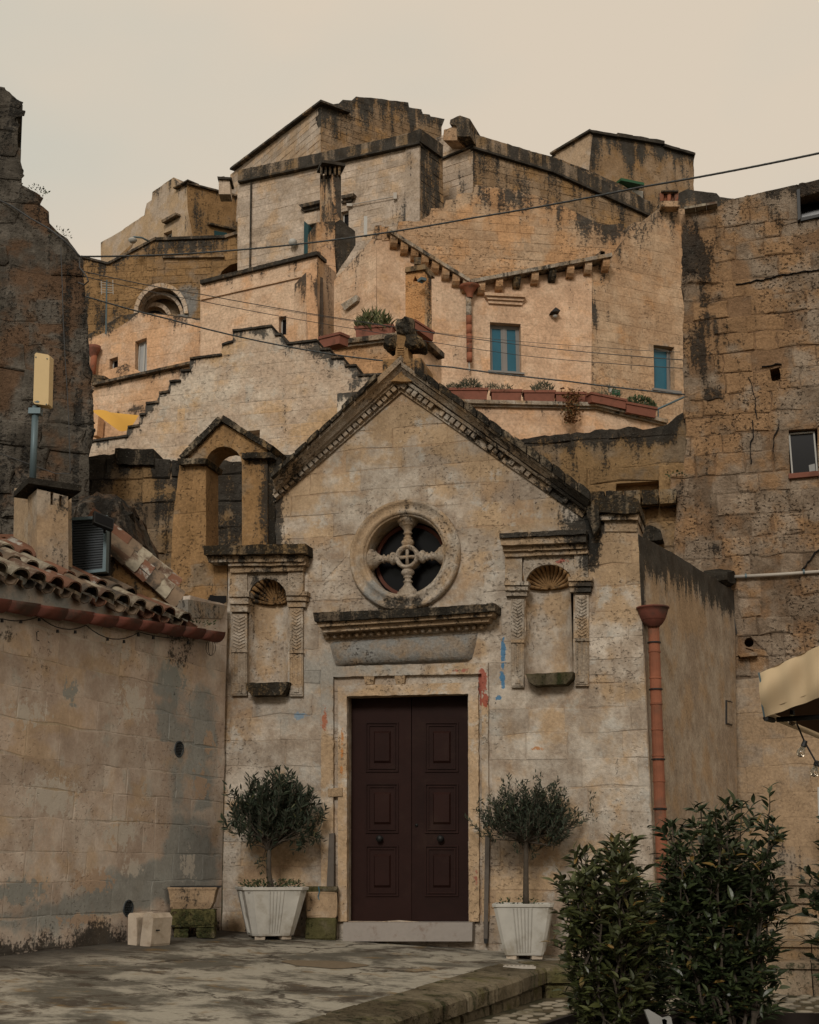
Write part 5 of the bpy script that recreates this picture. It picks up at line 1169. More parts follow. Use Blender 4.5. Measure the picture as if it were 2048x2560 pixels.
# parapet house behind (dark)
B3 = V(1183, 43, 22, 400); B3l = V(1183, 43, -34, 400)
h3 = thing('dark_parapet_house', B3.at(1300, 600), 'lichen-black house front with a long sloping parapet, upper centre', 'house')
bst3 = Stain(.35, 1.6, [pr(1260, 500, 120, 60, 0, .1)], base=(.26, .1, 0))
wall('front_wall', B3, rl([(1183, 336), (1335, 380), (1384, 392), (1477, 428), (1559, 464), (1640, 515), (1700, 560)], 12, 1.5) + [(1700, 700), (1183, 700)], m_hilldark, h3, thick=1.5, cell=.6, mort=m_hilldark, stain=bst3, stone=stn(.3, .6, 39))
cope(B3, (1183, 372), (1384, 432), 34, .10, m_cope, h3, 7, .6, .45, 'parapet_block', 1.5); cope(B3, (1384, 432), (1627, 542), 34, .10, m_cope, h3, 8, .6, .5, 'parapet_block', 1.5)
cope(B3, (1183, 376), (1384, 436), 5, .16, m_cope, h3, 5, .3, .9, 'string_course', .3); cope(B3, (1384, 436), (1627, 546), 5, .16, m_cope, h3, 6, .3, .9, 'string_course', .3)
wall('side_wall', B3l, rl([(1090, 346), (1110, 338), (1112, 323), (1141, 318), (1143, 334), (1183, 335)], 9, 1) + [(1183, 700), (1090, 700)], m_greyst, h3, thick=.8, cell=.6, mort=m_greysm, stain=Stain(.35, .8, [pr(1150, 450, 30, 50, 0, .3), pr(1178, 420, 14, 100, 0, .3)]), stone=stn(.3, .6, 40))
cope(B3l, (1096, 405), (1183, 370), 4, .12, m_cope, h3, 3, .2, .8, 'string_course', .2)
M().ppx(V(1150, 42.6, -20), rough([(1142, 345), (1141, 318), (1123, 312), (1125, 302), (1150, 291), (1176, 300), (1174, 316), (1177, 345)], 7, 1.2), -1.2, .1, .04).obj('stub_chimney', m_cope, h3, (.55, 0, 0, .5))
M().ppx(V(1125, 42.8, -30), rough([(1108, 350), (1110, 324), (1142, 314), (1143, 350)], 8, 1), -1, 0).obj('stub_base', m_tan, h3, (.15, 0, 0, .5))

# tower block at the upper right
B4 = V(1475, 50, 24, 400); B4l = V(1475, 50, -48, 400)
h4 = thing('square_block_house', B4.at(1600, 480), 'square stained block house on the skyline at right', 'house')
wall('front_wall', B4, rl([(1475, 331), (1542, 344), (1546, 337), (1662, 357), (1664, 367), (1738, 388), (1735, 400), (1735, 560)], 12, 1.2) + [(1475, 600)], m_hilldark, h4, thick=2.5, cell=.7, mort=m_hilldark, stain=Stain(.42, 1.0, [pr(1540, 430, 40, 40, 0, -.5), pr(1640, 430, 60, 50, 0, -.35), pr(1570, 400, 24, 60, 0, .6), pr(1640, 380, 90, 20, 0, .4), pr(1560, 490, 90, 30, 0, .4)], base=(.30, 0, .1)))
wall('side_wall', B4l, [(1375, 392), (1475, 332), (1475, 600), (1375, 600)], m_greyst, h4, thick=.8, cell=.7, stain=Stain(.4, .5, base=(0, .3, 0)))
cope(B4l, (1375, 392), (1475, 333), 5, .16, m_cope, h4, 4, .8, .6, j=.6); cope(B4, (1475, 335), (1545, 347), 6, .16, m_cope, h4, 2, .8, .9, j=.8); cope(B4, (1545, 346), (1663, 366), 9, .16, m_cope, h4, 3, .8, .95, j=1.5); cope(B4, (1663, 371), (1740, 393), 6, .16, m_cope, h4, 2, .8, .8, j=.8)
B5 = V(1700, 46, 10, 500); h5 = thing('low_dark_parapet', B5.at(1780, 520), 'low blackened parapet between the block house and the ruined wall', 'wall')
wall('wall_body', B5, rl([(1655, 500), (1720, 472), (1735, 476), (1792, 483), (1800, 492), (1850, 499), (1880, 503)], 10, 1.5) + [(1880, 600), (1655, 600)], m_hilldark, h5, thick=1, cell=.6, stain=Stain(.7, 1.2, base=(.2, 0, 0)))
aw = M(); aw.ppx(B4, [(1554, 462), (1612, 474), (1612, 480), (1554, 468)], 0, .5); aw.obj('green_awning', m_green, h4); M().ppx(B4, [(1560, 470), (1608, 480), (1608, 496), (1560, 488)], 0, .05).obj('door_panel', m_white, h4)
pots = thing('chimney_pots', PY(1672, 520, 35.5), 'cluster of ochre chimney pots on the peach house ridge', 'chimney')
for k in range(5): M().tube([PY(1655+k*9, 512, 35.5+.1*(k % 2)), PY(1655+k*9, 484+(k % 2)*2, 35.5+.1*(k % 2))], [.055, .07], 8).obj('chimney_pot', m_terra2, pots, smooth=True)
M().bx(PY(1673, 516, 35.5), (.55, .35, .18)).obj('pot_base', m_tan, pots, (.3, .2, 0, .5)); M().bx(PY(1673, 483, 35.5), (.5, .3, .04)).obj('pot_cover', m_cope, pots, (.6, .2, 0, .5))

# big grey-beige house
H3 = V(1050, 41, -25, 400); H3r = V(1050, 41, 53, 400)
h2 = thing('tall_beige_house', H3.at(800, 680), 'tall grey-beige block house with dark parapet and green shutters', 'house')
win3 = [(760, 566), (792, 558), (792, 642), (760, 648)]; win4 = [(853, 530), (872, 526), (872, 572), (853, 576)]
wall('front_wall', H3, rl([(594, 432), (700, 408), (820, 380), (940, 352), (1050, 327)], 14, 1.2) + [(1050, 700), (594, 760)], m_greyst, h2, [win3, win4], thick=1.5, cell=.6, mort=m_greysm, hd=.3, stain=Stain(.1, .8, [pr(1010, 560, 60, 90, 0, .35), pr(840, 620, 60, 60, 0, .4), pr(760, 530, 60, 30, 0, .25), pr(620, 560, 60, 160, 2, .2), pr(1035, 500, 20, 160, 0, .25)]), stone=stn(.28, .62, 41, .014, (.002, .012)))
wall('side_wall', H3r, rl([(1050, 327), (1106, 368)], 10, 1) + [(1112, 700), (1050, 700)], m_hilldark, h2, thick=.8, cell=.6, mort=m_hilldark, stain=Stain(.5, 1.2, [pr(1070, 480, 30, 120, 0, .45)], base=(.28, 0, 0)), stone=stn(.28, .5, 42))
cope(H3, (594, 459), (1050, 361), 28, .13, m_cope, h2, 15, .5, .5, 'parapet_block', 1.5); cope(H3r, (1050, 361), (1108, 402), 32, .13, m_cope, h2, 3, .5, .7, 'parapet_block', 1)
cope(H3, (594, 463), (1050, 366), 4, .20, m_cope, h2, 6, .3, .8, 'string_course', .2)
M().ppx(H3, [(1014, 372), (1049, 364), (1049, 590), (1014, 600)], -.1, .06).obj('corner_pilaster', m_greyst, h2, (.12, .1, 0, .5))
M().tube([H3.at(628, 455, .08), H3.at(625, 680, .08)], .035, 6).obj('drainpipe', m_cope, h2, (.8, 0, 0, .5))
w3 = window(h2, H3, win3, -.25, m_white, m_glassd, 3, 0); w3['label'] = 'half-open green shuttered window'
M().ppx(H3, [(760, 563), (771, 575), (771, 642), (760, 647)], -.1, .30).obj('shutter', m_tealp, h2); M().ppx(H3, [(772, 577), (779, 576), (779, 640), (772, 642)], -.2, -.1).obj('shutter', m_tealp, h2)
M().ppx(H3, [(760, 535), (792, 528), (792, 557), (760, 564)], -.02, .03).obj('lintel_panel', m_pale, h2)
for (q, of) in (([(745, 521), (804, 508), (802, 516), (752, 528)], .25), ([(752, 528), (800, 516), (797, 524), (758, 533)], .12), ([(853, 498), (884, 492), (882, 500), (853, 506)], .25), ([(853, 506), (880, 500), (878, 507), (853, 512)], .12)): M().ppx(H3, q, -.05, of).obj('window_hood', m_cope, h2, (.55, 0, 0, .5))
w4 = window(h2, H3, win4, -.2, m_white, m_glassd, 3, 0); w4['label'] = 'narrow white door right of the brick chimney'
m = M(); m.tube([H3.at(871, 513, .1), H3.at(985, 491, .1)], .018, 6); m.bx(H3.at(988, 490, .1), (.12, .08, .24)); m.bx(H3.at(874, 513, .1), (.2, .1, .10)); m.obj('white_wall_pipe', m_conduit, h2)
M().lathe([(.001, .16), (.12, .1), (.16, 0), (.12, -.1), (.001, -.16)], H3.at(732, 606, .2), (0, 0, 1), 12).obj('globe_lamp', m_white, h2, smooth=True)
wp = thing('white_post', PY(914, 600, 36), 'slim white post standing left of the corbelled gutter', 'post'); M().bx(PY(914, 566, 36), (.10, .06, .66)).obj('post', m_white, wp)

# top house with the stepped gable
H4 = V(803, 47, 33, 350); H4l = V(803, 47, -55, 350)
h6 = thing('summit_house', H4.at(900, 400), 'summit house with one lit slope and a dark stepped gable, on the skyline', 'house')
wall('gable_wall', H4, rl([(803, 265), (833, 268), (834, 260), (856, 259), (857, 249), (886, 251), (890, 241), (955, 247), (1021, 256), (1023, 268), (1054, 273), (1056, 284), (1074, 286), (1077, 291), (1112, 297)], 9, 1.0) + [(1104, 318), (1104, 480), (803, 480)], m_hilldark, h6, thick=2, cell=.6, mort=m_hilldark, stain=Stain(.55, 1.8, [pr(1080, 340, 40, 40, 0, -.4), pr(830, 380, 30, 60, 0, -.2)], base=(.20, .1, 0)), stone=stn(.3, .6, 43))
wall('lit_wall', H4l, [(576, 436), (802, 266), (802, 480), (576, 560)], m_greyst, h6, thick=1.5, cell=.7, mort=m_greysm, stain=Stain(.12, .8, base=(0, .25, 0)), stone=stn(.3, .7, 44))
cope(H4l, (574, 438), (802, 268), 5, .22, m_cope, h6, 10, 1.2, .55, 'coping_stone', .5)

# stack with three pots on the left end of the summit house
c5 = V(560, 46, 0, 460); chx = thing('small_roof_chimney', c5.at(560, 480), 'small far chimney with a flat cap left of the summit house', 'chimney')
m = M(); m.ppx(c5, [(547, 449), (574, 449), (576, 485), (547, 485)], -.6, 0); m.obj('stack', m_greyst, chx, (.2, 0, 0, .5)); M().ppx(c5, [(543, 444), (579, 446), (578, 451), (544, 450)], -.7, .1).obj('stack_cap', m_cope, chx, (.7, 0, 0, .5))
M().ppx(c5, [(553, 438), (560, 437), (566, 440), (564, 445), (553, 445)], -.3, -.1).obj('cap_ornament', m_cope, chx, (.7, 0, 0, .5))
# brick chimney in front of the beige house
q = V(830, 38, 26, 500); ql = V(830, 38, -60, 500); c2 = thing('tall_chimney', q.at(830, 850), 'tall tapering stone chimney with pierced cap before the beige house', 'chimney')
for pl, quad in ((ql, [(800, 440), (830, 434), (830, 555), (800, 560)]), (q, [(830, 434), (853, 440), (853, 560), (830, 555)])): wall('shaft_wall', pl, quad, m_tan, c2, thick=.3, cell=.4, stain=Stain(.55, .8, [pr(820, 540, 30, 40, 0, .3)], base=(.12, .3, 0)))
for x in (804, 815, 826, 838, 849): M().bx(PY(x, 430, 38.1), (.07, .3, .34)).obj('cap_post', m_cope, c2, (.6, .2, 0, .5))
M().bx(PY(828, 429, 38.35), (.4, .3, .4)).obj('cap_core', m_black2, c2)
M().bx(PY(828, 420, 38.15), (.78, .7, .10), .3).obj('cap_slab', m_cope, c2, (.9, 0, 0, .5)); M().bx(PY(827, 414, 38.15), (.4, .4, .10), .3).obj('cap_slab', m_cope, c2, (.9, 0, 0, .5))
sh_ = V(840, 37.6, 22, 600); wall('shoulder', sh_, rl([(838, 556), (852, 548), (872, 566), (888, 578), (889, 612), (872, 640), (838, 690)], 9, 1.4), m_cope, c2, thick=.9, cell=.4, stain=Stain(.5, .6, base=(.6, 0, 0)))
wall('breast', sh_.shift(.05), [(792, 556), (838, 552), (838, 612), (792, 618)], m_tan, c2, thick=.9, cell=.4, stain=Stain(.45, .5, [pr(830, 570, 14, 40, 0, .4)], base=(.1, .3, 0)))
wall('lower_breast', sh_.shift(.15), [(792, 617), (836, 611), (842, 700), (838, 900), (792, 900)], m_peach, c2, thick=.9, cell=.4, mort=m_peachm, stain=Stain(.4, .7, [pr(820, 680, 30, 60, 0, .2)], base=(0, .5, 0)), stone=stn(.28, .5, 46, .012, (.001, .006)))

# peach house in the middle left
H2 = V(640, 36, -24, 750)
h7 = thing('low_peach_house', H2.at(620, 860), 'low peach house with a dark sloping coping, below the beige house', 'house')
win5 = [(697, 793), (716, 789), (716, 836), (697, 838)]
wall('front_wall', H2, [(501, 712), (793, 640), (793, 900), (501, 960)], m_peach, h7, [win5], thick=1.2, cell=.6, mort=m_peachm, hd=.25, stain=Stain(.3, .8, [pr(700, 700, 90, 30, 2, .35), pr(560, 800, 120, 60, 2, .1)]), stone=stn(.28, .6, 47, .01, (.001, .004)))
cope(H2, (500, 714), (793, 641), 9, .12, m_cope, h7, 11, .5, .75, 'coping_stone', 1); M().ppx(H2, [(501, 748), (760, 689), (760, 693), (501, 752)], -.05, .06).obj('string_course', m_peachm, h7)
w5 = window(h7, H2, win5, -.2, m_white, m_glassd, 2.5, 0); w5['label'] = 'small white framed window by the buttress'
Bt = V(766, 35, 10, 760); Btl = V(766, 35, -50, 760); 
bt = thing('buttress', Bt.at(770, 850), 'sloping peach stone buttress between low house and tall chimney', 'buttress')
wall('buttress_front', Bt, [(766, 680), (793, 678), (796, 900), (766, 900)], m_peach, bt, thick=.8, cell=.5, stain=Stain(.25, .3, base=(0, .6, 0))); wall('buttress_side', Btl, [(721, 728), (740, 706), (766, 680), (766, 900), (719, 900)], m_peach, bt, thick=.6, cell=.5, stain=Stain(.25, .3, base=(0, .2, 0)))

# orange chimney before the peach house
q = V(1062, 29, 38, 800); ql = V(1062, 29, -24, 800); c3 = thing('ochre_chimney', q.at(1050, 1000), 'bright ochre eroded chimney behind the stone cross', 'chimney')
m_orange = stone_mat('orange_tufa', (.48, .29, .155), (.50, .34, .20), (.50, .25, .10), pits=1.0, bump=.05, tint=.2, scale=.8)
wall('shaft_wall', ql, [(1014, 684), (1062, 676), (1062, 1010), (1014, 1010)], m_orange, c3, [[(1038, 690), (1032, 704), (1046, 703)]], thick=.4, cell=.3, hd=.2, stain=Stain(.2, .4, base=(0, .8, 0)), stone=stn(.28, .4, 48, .01, (.002, .01)))
wall('shaft_wall', q, [(1062, 676), (1079, 696), (1081, 1010), (1062, 1010)], m_orange, c3, thick=.4, cell=.3, stain=Stain(.1, .4, base=(-.1, .5, 0)))
M().ppx(ql, [(1030, 688), (1048, 686), (1048, 706), (1030, 707)], -.19, -.15).obj('smoke_hole', m_black2, c3)
for (q4, of) in (([(1012, 684), (1014, 672), (1062, 664), (1064, 676)], .08), ([(1022, 672), (1036, 664), (1050, 662), (1058, 668)], .0)): M().ppx(ql, q4, -.5, of).obj('chimney_cap', m_cope, c3, (.25, .4, 0, .5))
M().ppx(q, [(1062, 663), (1079, 688), (1079, 697), (1062, 676)], -.4, .06).obj('chimney_cap', m_cope, c3, (.25, .4, 0, .5)); M().bx(PY(1044, 655, 29.2), (.16, .16, .18)).obj('cap_knob', m_cope, c3, (.4, .2, 0, .5))
fl2 = thing('camera_lamp', PY(1056, 702, 28.7), 'small metal lamp fixed to the ochre chimney cap', 'lamp'); m = M(); m.bx(PY(1055, 700, 28.7), (.14, .18, .07), .5); m.tube([PY(1050, 703, 28.7), PY(1056, 708, 28.7)], .02, 6); m.obj('lamp_body', m_pole, fl2)

# corner terrace with planters behind the cross
K1 = V(1046, 28, -14, 880); K2 = V(1046, 28, 52, 880)
kt = thing('corner_terrace', K1.at(1000, 930), 'ochre corner terrace parapet with moulded coping behind the cross', 'wall')
wall('parapet_wall', K1, [(826, 1000), (826, 864), (1046, 838), (1046, 1020)], m_tan, kt, thick=.6, cell=.35, mort=m_tan, stain=Stain(.25, .3, base=(0, .5, .1)), stone=stn(.30, .7, 49, .02, (.002, .006)))
wall('parapet_wall', K2, [(1046, 838), (1104, 896), (1104, 1020), (1046, 1020)], m_peach, kt, thick=.5, cell=.35, mort=m_peachm, stain=Stain(.2, .3, base=(0, .4, 0)))
cope(K1, (828, 870), (1046, 844), 12, .18, m_cope, kt, 7, .5, .35, 'coping_stone', .4); cope(K1, (832, 875), (1046, 849), 6, .1, m_trim, kt, 7, .3, .1, 'coping_moulding', .2); cope(K2, (1046, 848), (1112, 908), 13, .18, m_cope, kt, 4, .5, .4, 'coping_stone', .4)

# left: houses and arch wall
A1 = V(400, 46, -6, 700)
a1 = thing('arched_wall', A1.at(400, 830), 'weathered yellow-brown retaining wall with a recessed arch, left hillside', 'wall')
arc = [(402+58*math.cos(PI*k/12), 786-66*math.sin(PI*k/12)) for k in range(0, 13)]
arc2 = [(545, 700), (600, 700), (600, 655), (575, 662), (555, 678)]
wall('wall_body', A1, rl([(190, 636), (203, 642), (270, 659), (390, 597), (448, 601), (450, 594), (562, 592), (592, 577), (640, 570)], 12, 1.5) + [(640, 900), (190, 900)], m_hilldark, a1, [arc, arc2], thick=1.5, cell=.5, mort=m_hilldark, hd=.9,
     stain=Stain(.5, .9, [pr(240, 790, 90, 90, 0, .3), pr(460, 760, 60, 70, 2, .9), pr(560, 700, 80, 40, 2, .5), pr(250, 730, 100, 60, 1, 1.0), pr(470, 620, 90, 30, 0, .4), pr(290, 680, 90, 60, 1, 1.0)], base=(.12, .5, 0)), stone=stn(.3, .6, 50))
ang = [PI*k/12 for k in range(13)]
for (cx_, r0, r1, o0, o1, mt) in ((402, 58, 68, -.2, .10, m_pale), (402, 50, 58, -.6, -.25, m_greyst), (388, 34, 44, -.9, -.62, m_pale)):
    for k in range(12): a, b = ang[k]+.008, ang[k+1]-.008; M().ppx(A1, [(cx_+r0*math.cos(a), 786-r0*1.12*math.sin(a)), (cx_+r1*math.cos(a), 786-r1*1.12*math.sin(a)), (cx_+r1*math.cos(b), 786-r1*1.12*math.sin(b)), (cx_+r0*math.cos(b), 786-r0*1.12*math.sin(b))], o0, o1).obj('voussoir', mt, a1, (.15, .1, .2, random.random()))
M().ppx(A1, [(340, 795), (470, 795), (470, 700), (340, 700)], -.95, -.88).obj('arch_back', m_ochre, a1, (.12, 0, 0, .5))
M().ppx(A1, [(388+34*math.cos(PI*k/10), 790-38*math.sin(PI*k/10)) for k in range(11)], -.9, -.86).obj('inner_opening', m_black2, a1)
cope(A1, (203, 646), (270, 663), 5, .1, m_cope, a1, 3, .5, .7, j=.6); cope(A1, (270, 663), (390, 600), 6, .1, m_cope, a1, 5, .5, .6, j=.6); cope(A1, (390, 603), (562, 597), 7, .1, m_cope, a1, 6, .5, .7, j=.6); cope(A1, (562, 597), (640, 572), 7, .1, m_cope, a1, 3, .5, .4, j=.6)
cope(A1, (405, 648), (560, 646), 4, .14, m_cope, a1, 5, .2, .2, 'string_course', .2)
# low parapet in front of the arch
Ap = V(450, 42.5, -6, 800); wall('front_parapet', Ap, rl([(215, 840), (300, 790), (349, 780), (420, 786), (505, 796)], 10, 1.3) + [(505, 900), (215, 900)], m_hilldark, a1, thick=.6, cell=.5, stain=Stain(.7, .7, base=(.05, .5, 0)))

H5 = V(469, 52, 24, 520); H5l = V(469, 52, -46, 520)
h8 = thing('hill_house_left', H5.at(480, 590), 'far left hill house with broken stepped gable and small shuttered windows', 'house')
wn1 = [(409, 583), (430, 575), (430, 600), (409, 606)]
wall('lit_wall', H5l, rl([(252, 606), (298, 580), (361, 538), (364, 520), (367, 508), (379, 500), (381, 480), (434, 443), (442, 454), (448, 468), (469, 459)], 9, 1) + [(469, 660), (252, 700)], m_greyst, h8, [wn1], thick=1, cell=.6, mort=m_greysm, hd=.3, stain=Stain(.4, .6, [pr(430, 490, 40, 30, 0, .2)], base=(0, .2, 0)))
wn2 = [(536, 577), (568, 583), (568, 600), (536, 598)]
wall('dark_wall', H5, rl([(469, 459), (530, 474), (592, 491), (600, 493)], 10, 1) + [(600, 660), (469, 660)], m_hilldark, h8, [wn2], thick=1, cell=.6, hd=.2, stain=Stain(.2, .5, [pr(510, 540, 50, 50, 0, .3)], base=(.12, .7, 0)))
cope(H5, (469, 462), (600, 496), 4, .14, m_cope, h8, 4, .4, .6, j=.3); cope(H5l, (432, 481), (469, 461), 3, .2, m_cope, h8, 2, .4, .6, j=.3)
ww = window(h8, H5l, wn1, -.25, m_white, m_glassd, 2, 1); ww['label'] = 'small window on the lit side'; M().ppx(H5, wn2, -.18, .04).obj('shutter', m_tealp, h8); M().ppx(H5l, [(402, 563), (438, 543), (440, 548), (404, 569)], -.02, .25).obj('window_hood', m_cope, h8, (.3, .2, 0, .5))
M().ppx(H5, [(520, 560), (590, 576), (590, 580), (522, 565)], -.02, .2).obj('window_hood', m_cope, h8, (.4, .4, 0, .5))
gp = wall('recess_shadow', H5l.shift(.02), [(290, 645), (330, 610), (333, 603), (330, 616), (300, 645)], m_ochre, h8, thick=.1, cell=.5, stain=Stain(0, 1, base=(.2, .5, 0)))
sl2 = thing('street_lamp', PY(333, 640, 45), 'small swan-neck street lamp before the left hill house', 'street lamp')
M().tube([PY(372, 603, 45.5), PY(355, 594, 45.4), PY(335, 592, 45.3), PY(332, 594, 45.3)], .035, 6).obj('lamp_arm', m_pole, sl2, smooth=True); M().lathe([(.02, .1), (.16, .02), (.17, -.02), (.10, -.12), (.001, -.14)], PY(332, 599, 45.3), (0, 0, 1), 12).obj('lamp_head', m_white, sl2, smooth=True)

# peach terrace house, left
H6 = V(505, 37.4, -20, 860)
h9 = thing('left_terrace_house', H6.at(360, 940), 'peach block house with a white framed door, left of the stepped gable', 'house')
wd = [(338, 854), (367, 844), (367, 934), (338, 934)]; ws = [(274, 898), (295, 891), (295, 922), (274, 925)]
wall('front_wall', H6, rl([(215, 848), (292, 822), (330, 795), (349, 781), (430, 790), (510, 802)], 10, 1.2) + [(510, 960), (215, 1000)], m_peach, h9, [wd, ws], thick=1.2, cell=.5, mort=m_peachm, hd=.3, stain=Stain(.42, .35, [pr(420, 810, 70, 20, 0, .3)], base=(0, .35, 0)), stone=stn(.28, .55, 51, .014, (.001, .007)))
w6 = window(h9, H6, wd, -.22, m_white, plain('pale_reflecting_glass', (.35, .36, .36), .15, .1, 3, spec=.6), 3, 1); w6['label'] = 'tall white glazed door'
w7 = window(h9, H6, ws, -.22, m_white, m_glassd, 2.5, 0); w7['label'] = 'small square window'
M().tube([H6.at(236, 875, .2), H6.at(230, 945, .2)], .10, 10).obj('drainpipe', m_terra2, h9, smooth=True); M().lathe([(.1, -.1), (.2, .15), (.22, .25), (.15, .2)], H6.at(234, 885, .2), (0, 0, 1), 12).obj('hopper', m_terra, h9, smooth=True)
wall('stair_parapet', H6.shift(1.2), [(262, 960), (258, 930), (316, 909), (358, 934), (358, 960)], m_peach, h9, thick=.4, cell=.5, stain=Stain(.3, .3, base=(0, .5, 0)))
wall('lower_terrace', H6.shift(2.2), rl([(215, 968), (229, 964), (350, 937), (478, 908), (500, 905)], 10, 1) + [(500, 1130), (215, 1150)], m_peach, h9, thick=.8, cell=.5, mort=m_peachm, stain=Stain(.5, .4, [pr(310, 1025, 70, 16, 0, .7), pr(350, 1020, 40, 16, 0, .5)], base=(0, .3, 0)), stone=stn(.28, .6, 52, .012, (.001, .006)))
cope(H6.shift(2.3), (229, 966), (478, 911), 6, .08, m_cope, h9, 9, .5, .45, j=.7); 
for k in range(2): M().ppx(H6.shift(1.4), [(224, 940+k*9), (262-k*4, 945+k*9), (262-k*4, 952+k*9), (224, 950+k*9)], -.2, .15).obj('step_edge', m_cope, h9, (.4, .3, 0, .5))
M().ppx(H6.shift(2.6), [(229, 1090), (229, 1030), (246, 1040), (242, 1088)], -.3, 0).obj('side_pier', m_peach, h9, (0, .6, 0, .5)); 
sp_ = [PY(228, 1026, 28), PY(347, 1038, 28.5), PY(345, 1061, 28.3), PY(297, 1077, 27.5)]
sail = thing('shade_sail', sp_[2], 'yellow triangular shade sail stretched over the left terrace', 'sail')
NN = 10; v = []; f = []
for i in range(NN+1):
    for j in range(NN+1):
        s, t_ = i/NN, j/NN; a_ = sp_[0].lerp(sp_[1], s); b_ = sp_[0].lerp(sp_[3], s*.98); c_ = a_.lerp(b_, t_) if s > 0 else sp_[0]
        far = sp_[1].lerp(sp_[3], t_); p = sp_[0].lerp(far, s); p = p+Vector((0, 0, -.25*math.sin(PI*t_)*s*.6+.18*math.sin(PI*s)*(1-2*abs(t_-.5)))); v.append(p)
for i in range(NN):
    for j in range(NN): f.append((i*(NN+1)+j, (i+1)*(NN+1)+j, (i+1)*(NN+1)+j+1, i*(NN+1)+j+1))
mk('sail_cloth', v, f, m_sail, sail, smooth=True)
M().tube([PY(228, 1026, 28), PY(205, 1020, 28)], .02, 5).obj('sail_rope', m_cable, sail)
ta = thing('television_aerial', PY(266, 830, 33), 'thin white television aerial on a mast against the arched wall', 'aerial')
M().tube([PY(265, 835, 33), PY(267, 700, 33)], .022, 6).obj('mast', m_pole, ta)
for k in range(5): y = 706+k*6; M().tube([PY(252, y, 33), PY(282, y+2, 33)], .012, 4).obj('dipole', m_conduit, ta)
for x in (253, 282): M().tube([PY(x, 700, 33), PY(x+1, 736, 33)], .012, 4).obj('reflector_bar', m_conduit, ta)
# ------------------------------------------------------------------ plants
def leaf_mat(name, a, b, yel, rough=.5, under=None, spec=.4):
    t = NT(name, rough, spec); at = t.n('ShaderNodeAttribute', attribute_name='st').outputs['Alpha']; oi = t.n('ShaderNodeObjectInfo').outputs['Random']
    k = t.math('FRACT', t.math('ADD', at, oi)); c = t.mix(k, a, b); c = t.mix(t.ss(k, .93, .97), c, yel)
    if under: c = t.mix(t.n('ShaderNodeNewGeometry').outputs['Backfacing'], c, under)
    t.col(c); return t.m
m_olive = leaf_mat('olive_leaf', (.016, .024, .014), (.036, .050, .028), (.07, .07, .03), .6, (.06, .07, .05), .25)
m_laurel = leaf_mat('laurel_leaf', (.018, .028, .011), (.055, .072, .024), (.18, .11, .03), .38, (.06, .08, .04), .4)
m_ivy = leaf_mat('small_green_leaf', (.02, .035, .012), (.055, .075, .025), (.15, .10, .04), .6)
m_rust = leaf_mat('rusty_leaf', (.14, .06, .02), (.20, .10, .035), (.05, .06, .02), .8)
m_lav = leaf_mat('grey_green_needles', (.045, .05, .03), (.09, .09, .055), (.12, .09, .05), .8)
def leaf_shape(L_, W_, fold=.25, droop=.15, n=4):
    v = []; f = []
    for k in range(n+1):
        t = k/n; w = W_*.5*math.sin(PI*min(1, t*1.02)**.85); z = -droop*L_*t*t
        v += [(L_*t, -w, z+fold*w), (L_*t, 0, z), (L_*t, w, z+fold*w)]
    for k in range(n):
        for j in range(2): f.append((3*k+j, 3*k+3+j, 3*k+4+j, 3*k+1+j))
    return v, f
def plant(root, leaves, shape, mat, nm='leaf', nobj=300, big=None):
    """leaves: list of (point, direction, roll, size); the nearest become objects"""
    sv, sf = shape; me = bpy.data.meshes.new(nm); me.from_pydata(sv, [], sf); me.materials.append(mat)
    order = sorted(range(len(leaves)), key=lambda i: leaves[i][0].y - leaves[i][3]*2)
    chosen = set(order[:nobj]); V_, F_, S_ = [], [], []
    rd = random.Random(2)
    for i, (p, d, roll, s) in enumerate(leaves):
        d = d.normalized(); y = Vector((0, 0, 1)).cross(d)
        if y.length < .1: y = Vector((1, 0, 0)).cross(d)
        y.normalize(); z = d.cross(y); mt = Matrix((d, y, z)).transposed() @ Matrix.Rotation(roll, 3, 'X')
        if i in chosen:
            o = bpy.data.objects.new(nm, me); link(o, root, p); o.rotation_euler = mt.to_euler(); o.scale = (s, s, s)
        else:
            b = len(V_); V_ += [p+mt @ (Vector(q)*s) for q in sv]; F_ += [tuple(j+b for j in q) for q in sf]; S_ += [(0, 0, 0, rd.random())]*len(sv)
    if V_: tag(mk('foliage', V_, F_, mat, root, S_), kind='stuff')
def rv(rd, s=1.0): return Vector((rd.gauss(0, s), rd.gauss(0, s), rd.gauss(0, s)))

